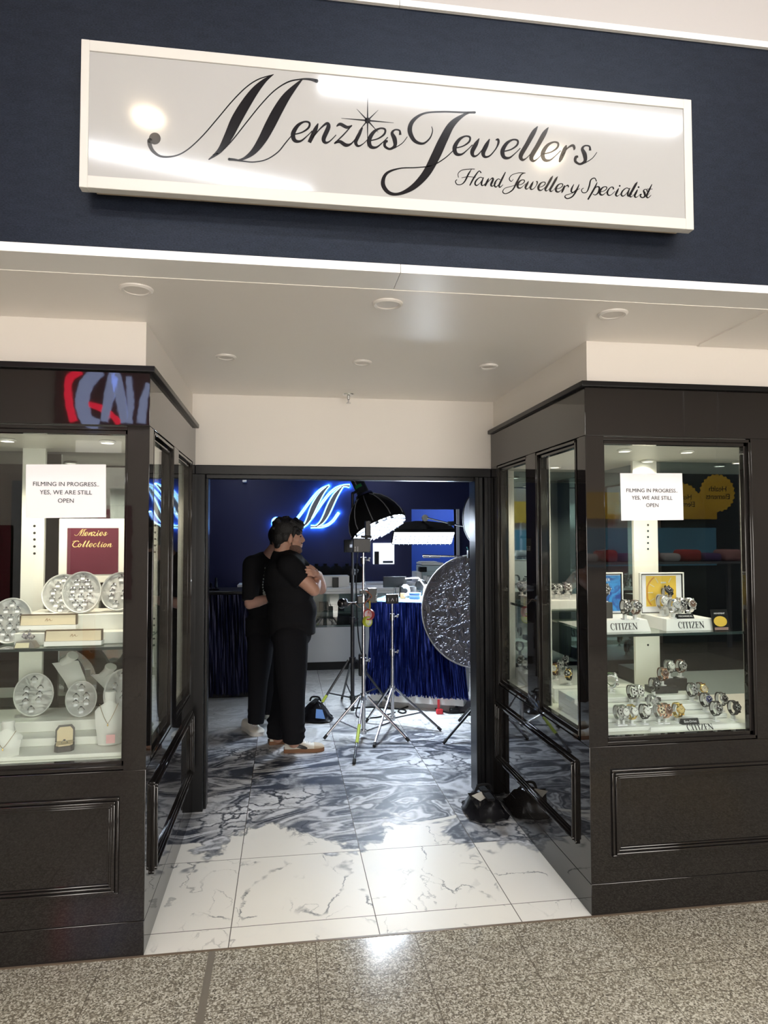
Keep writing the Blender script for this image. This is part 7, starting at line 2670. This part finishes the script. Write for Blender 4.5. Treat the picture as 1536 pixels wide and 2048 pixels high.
b = MB()
b.ell(G(582, 1270, 5.22), (0.158, 0.180, 0.12))
for (H, K, A, hz) in ((RH, RK, RA, 1485), (LH, LK, LA, 1474)):
    hem = Vector((A.x, A.y, at(580, hz, Y=A.y).z))
    capsule(b, [(H, 0.135), (H.lerp(K, 0.5), 0.120), (K, 0.098)])
    b.cyl(K, A + Vector((-0.005, 0, 0.05)), 0.098, 0.082, n=26)
    b.cyl(A + Vector((-0.005, 0, 0.09)), hem + Vector((-0.008, 0, 0.0)), 0.082, 0.074, n=26)
    for k in range(3):
        z = A.z + 0.035 + 0.05 * k
        b.ell(Vector((A.x - 0.004 + 0.008 * (k % 2), A.y, z)), (0.088, 0.086, 0.020))
fused('trousers', b, trouser_m, m1, 0.009, 3, 0.5)
q = at(569, 1508, Z=0)
q2 = at(649, 1504, Z=0)
shoe(m1, (q.x, q.y + 0.05), (q2.x, q2.y + 0.05), 0.105, gum, shoe_w, shoe_b, M['black_satin'])
q = at(538, 1492, Z=0)
shoe(m1, (q.x, q.y + 0.05), (q.x + 0.27, q.y + 0.10), 0.105, gum, shoe_w, shoe_b, M['black_satin'])

# ---------------------------------------------------------------- man behind him
m2 = thing('person', 'man in black T-shirt with bent forearm and white sneakers, standing half hidden behind the other', 'person', (at(515, 1460, Z=0).x, 5.75, 0))
b = MB()
b.ell(G(564, 1079, 5.66), (0.088, 0.080, 0.108))
b.ell(G(573, 1098, 5.62), (0.056, 0.056, 0.055))
capsule(b, [(G(579, 1086, 5.60), 0.010), (G(581, 1091, 5.59), 0.012)])
b.ell(G(578, 1098, 5.60), (0.010, 0.022, 0.008))
for sy in (-1, 1):
    b.ell(G(562, 1088, 5.66) + Vector((0, sy * 0.078, 0)), (0.017, 0.009, 0.030))
capsule(b, [(G(552, 1095, 5.68), 0.055), (G(536, 1116, 5.70), 0.062)])
capsule(b, [(G(527, 1145, 5.72), 0.125), (G(528, 1215, 5.74), 0.125), (G(528, 1262, 5.74), 0.12)])
S2, E2, W2 = G(505, 1130, 5.62), G(499, 1208, 5.52), G(546, 1194, 5.46)
capsule(b, [(S2, 0.062), (S2.lerp(E2, 0.5), 0.054), (E2, 0.042), (E2.lerp(W2, 0.35), 0.044), (W2, 0.030)])
pc = G(556, 1191, 5.45)
b.ell(pc, (0.040, 0.020, 0.036))
for i in range(4):
    k_ = pc + Vector((0.035, -0.005, 0.024 - 0.017 * i))
    capsule(b, [(k_, 0.010), (k_ + Vector((0.03, 0.006, -0.002)), 0.009), (k_ + Vector((0.045, 0.028, -0.006)), 0.008)])
capsule(b, [(pc + Vector((0.0, -0.01, 0.032)), 0.011), (pc + Vector((0.03, 0.0, 0.05)), 0.009)])
S3, E3, W3 = G(548, 1128, 5.86), G(560, 1205, 5.86), G(556, 1200, 5.62)
capsule(b, [(S3, 0.060), (S3.lerp(E3, 0.5), 0.052), (E3, 0.042), (W3, 0.030)])
pf = W3 + Vector((-0.02, -0.06, 0.01))
b.ell(pf, (0.024, 0.040, 0.034))
for i in range(4):
    k_ = pf + Vector((-0.006, -0.035, 0.024 - 0.016 * i))
    capsule(b, [(k_, 0.010), (k_ + Vector((-0.012, -0.026, 0)), 0.009), (k_ + Vector((-0.03, -0.03, -0.004)), 0.008)])
capsule(b, [(pf + Vector((0.01, 0.0, 0.03)), 0.011), (pf + Vector((0.0, -0.03, 0.045)), 0.009)])
H2, K2, A2 = G(522, 1280, 5.68), G(516, 1365, 5.66), G(512, 1440, 5.66)
H3, K3, A3 = G(534, 1280, 5.84), G(537, 1360, 5.88), G(539, 1418, 5.95)
capsule(b, [(H2, 0.092), (K2, 0.060), (A2, 0.042)])
capsule(b, [(H3, 0.092), (K3, 0.060), (A3, 0.042)])
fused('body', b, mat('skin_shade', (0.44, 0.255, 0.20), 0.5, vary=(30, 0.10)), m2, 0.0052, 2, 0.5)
b = MB()
rnd = random.Random(21)
b.ell(G(560, 1070, 5.68), (0.100, 0.090, 0.098))
b.ell(G(552, 1088, 5.70), (0.052, 0.075, 0.085))
b.ell(G(547, 1104, 5.71), (0.028, 0.050, 0.042))
for i in range(26):
    a_ = rnd.uniform(0.2, PI + 0.8)
    b.ell(G(560 + 20 * math.cos(a_), 1070 - 20 * math.sin(a_), 5.68 + rnd.uniform(-0.05, 0.05)), (rnd.uniform(.012, .02),) * 3, seg=8)
fused('hair', b, hair_m, m2, 0.006, 2, 0.4)
b = MB()
capsule(b, [(G(533, 1119, 5.71), 0.072), (G(530, 1126, 5.71), 0.09)])
capsule(b, [(S2 + Vector((0.02, 0.02, 0.0)), 0.085), (G(527, 1128, 5.72), 0.105), (S3, 0.082)])
b.ell(G(526, 1150, 5.72), (0.155, 0.180, 0.16))
b.ell(G(527, 1200, 5.73), (0.150, 0.170, 0.18))
b.ell(G(528, 1245, 5.74), (0.150, 0.165, 0.12))
b.cyl(G(528, 1235, 5.74), G(528, 1272, 5.74), 0.155, 0.152, n=30)
capsule(b, [(S2, 0.082), (S2.lerp(E2, 0.45), 0.074)])
b.cyl(S2.lerp(E2, 0.2), S2.lerp(E2, 0.93) + Vector((0, -0.004, 0)), 0.078, 0.062, n=26)
capsule(b, [(S3, 0.08), (S3.lerp(E3, 0.5), 0.072)])
b.cyl(S3.lerp(E3, 0.3), S3.lerp(E3, 0.9), 0.072, 0.064, n=26)
fused('shirt', b, shirt_m, m2, 0.009, 3, 0.5)
b = MB()
b.ell(G(528, 1276, 5.75), (0.145, 0.160, 0.11))
for (H, K, A) in ((H2, K2, A2), (H3, K3, A3)):
    capsule(b, [(H, 0.112), (H.lerp(K, 0.5), 0.100), (K, 0.080)])
    b.cyl(K, A + Vector((0, 0, -0.025)), 0.080, 0.066, n=26)
    for k in range(2):
        b.ell(Vector((A.x, A.y, A.z + 0.03 + 0.05 * k)), (0.072, 0.070, 0.020))
fused('trousers', b, trouser_m, m2, 0.009, 3, 0.5)
sole_w = mat('sole_white', (0.62, 0.60, 0.56), 0.6)
q, q2 = at(501, 1440, Z=0), at(521, 1474, Z=0)
shoe(m2, (q.x - 0.03, q2.y + 0.27), (q2.x, q2.y + 0.02), 0.115, sole_w, shoe_w, shoe_w, None)
q = at(537, 1441, Z=0)
shoe(m2, (q.x + 0.01, q.y + 0.30), (q.x + 0.03, q.y + 0.02), 0.11, sole_w, mat('shoe_teal', (0.16, 0.30, 0.32), 0.6), shoe_w, None)
pts = [G(531, 1124, 5.52), G(530, 1140, 5.50), G(527, 1158, 5.49), G(525.5, 1172, 5.49), G(528, 1186, 5.48), G(533, 1198, 5.46), G(536, 1208, 5.45)]
cord = MB().tube(spline([tuple(p) for p in pts], 6), 0.006, 8)
ln = obj('lanyard', cord, M['black_cloth'], m2)
b = MB()
pp = spline([tuple(p) for p in pts], 10)
for i in range(8, len(pp) - 2, 4):
    r_ = 0.006 + (0.006 if 38 < i < 52 else 0)
    b.ell(Vector(pp[i]) + Vector((0, -0.005, 0)), (r_ * 0.8, 0.004, r_ * 1.3), seg=8)
obj('lanyard_print', b, mat('lanyard_print', (0.25, 0.28, 0.25), 0.6), ln)
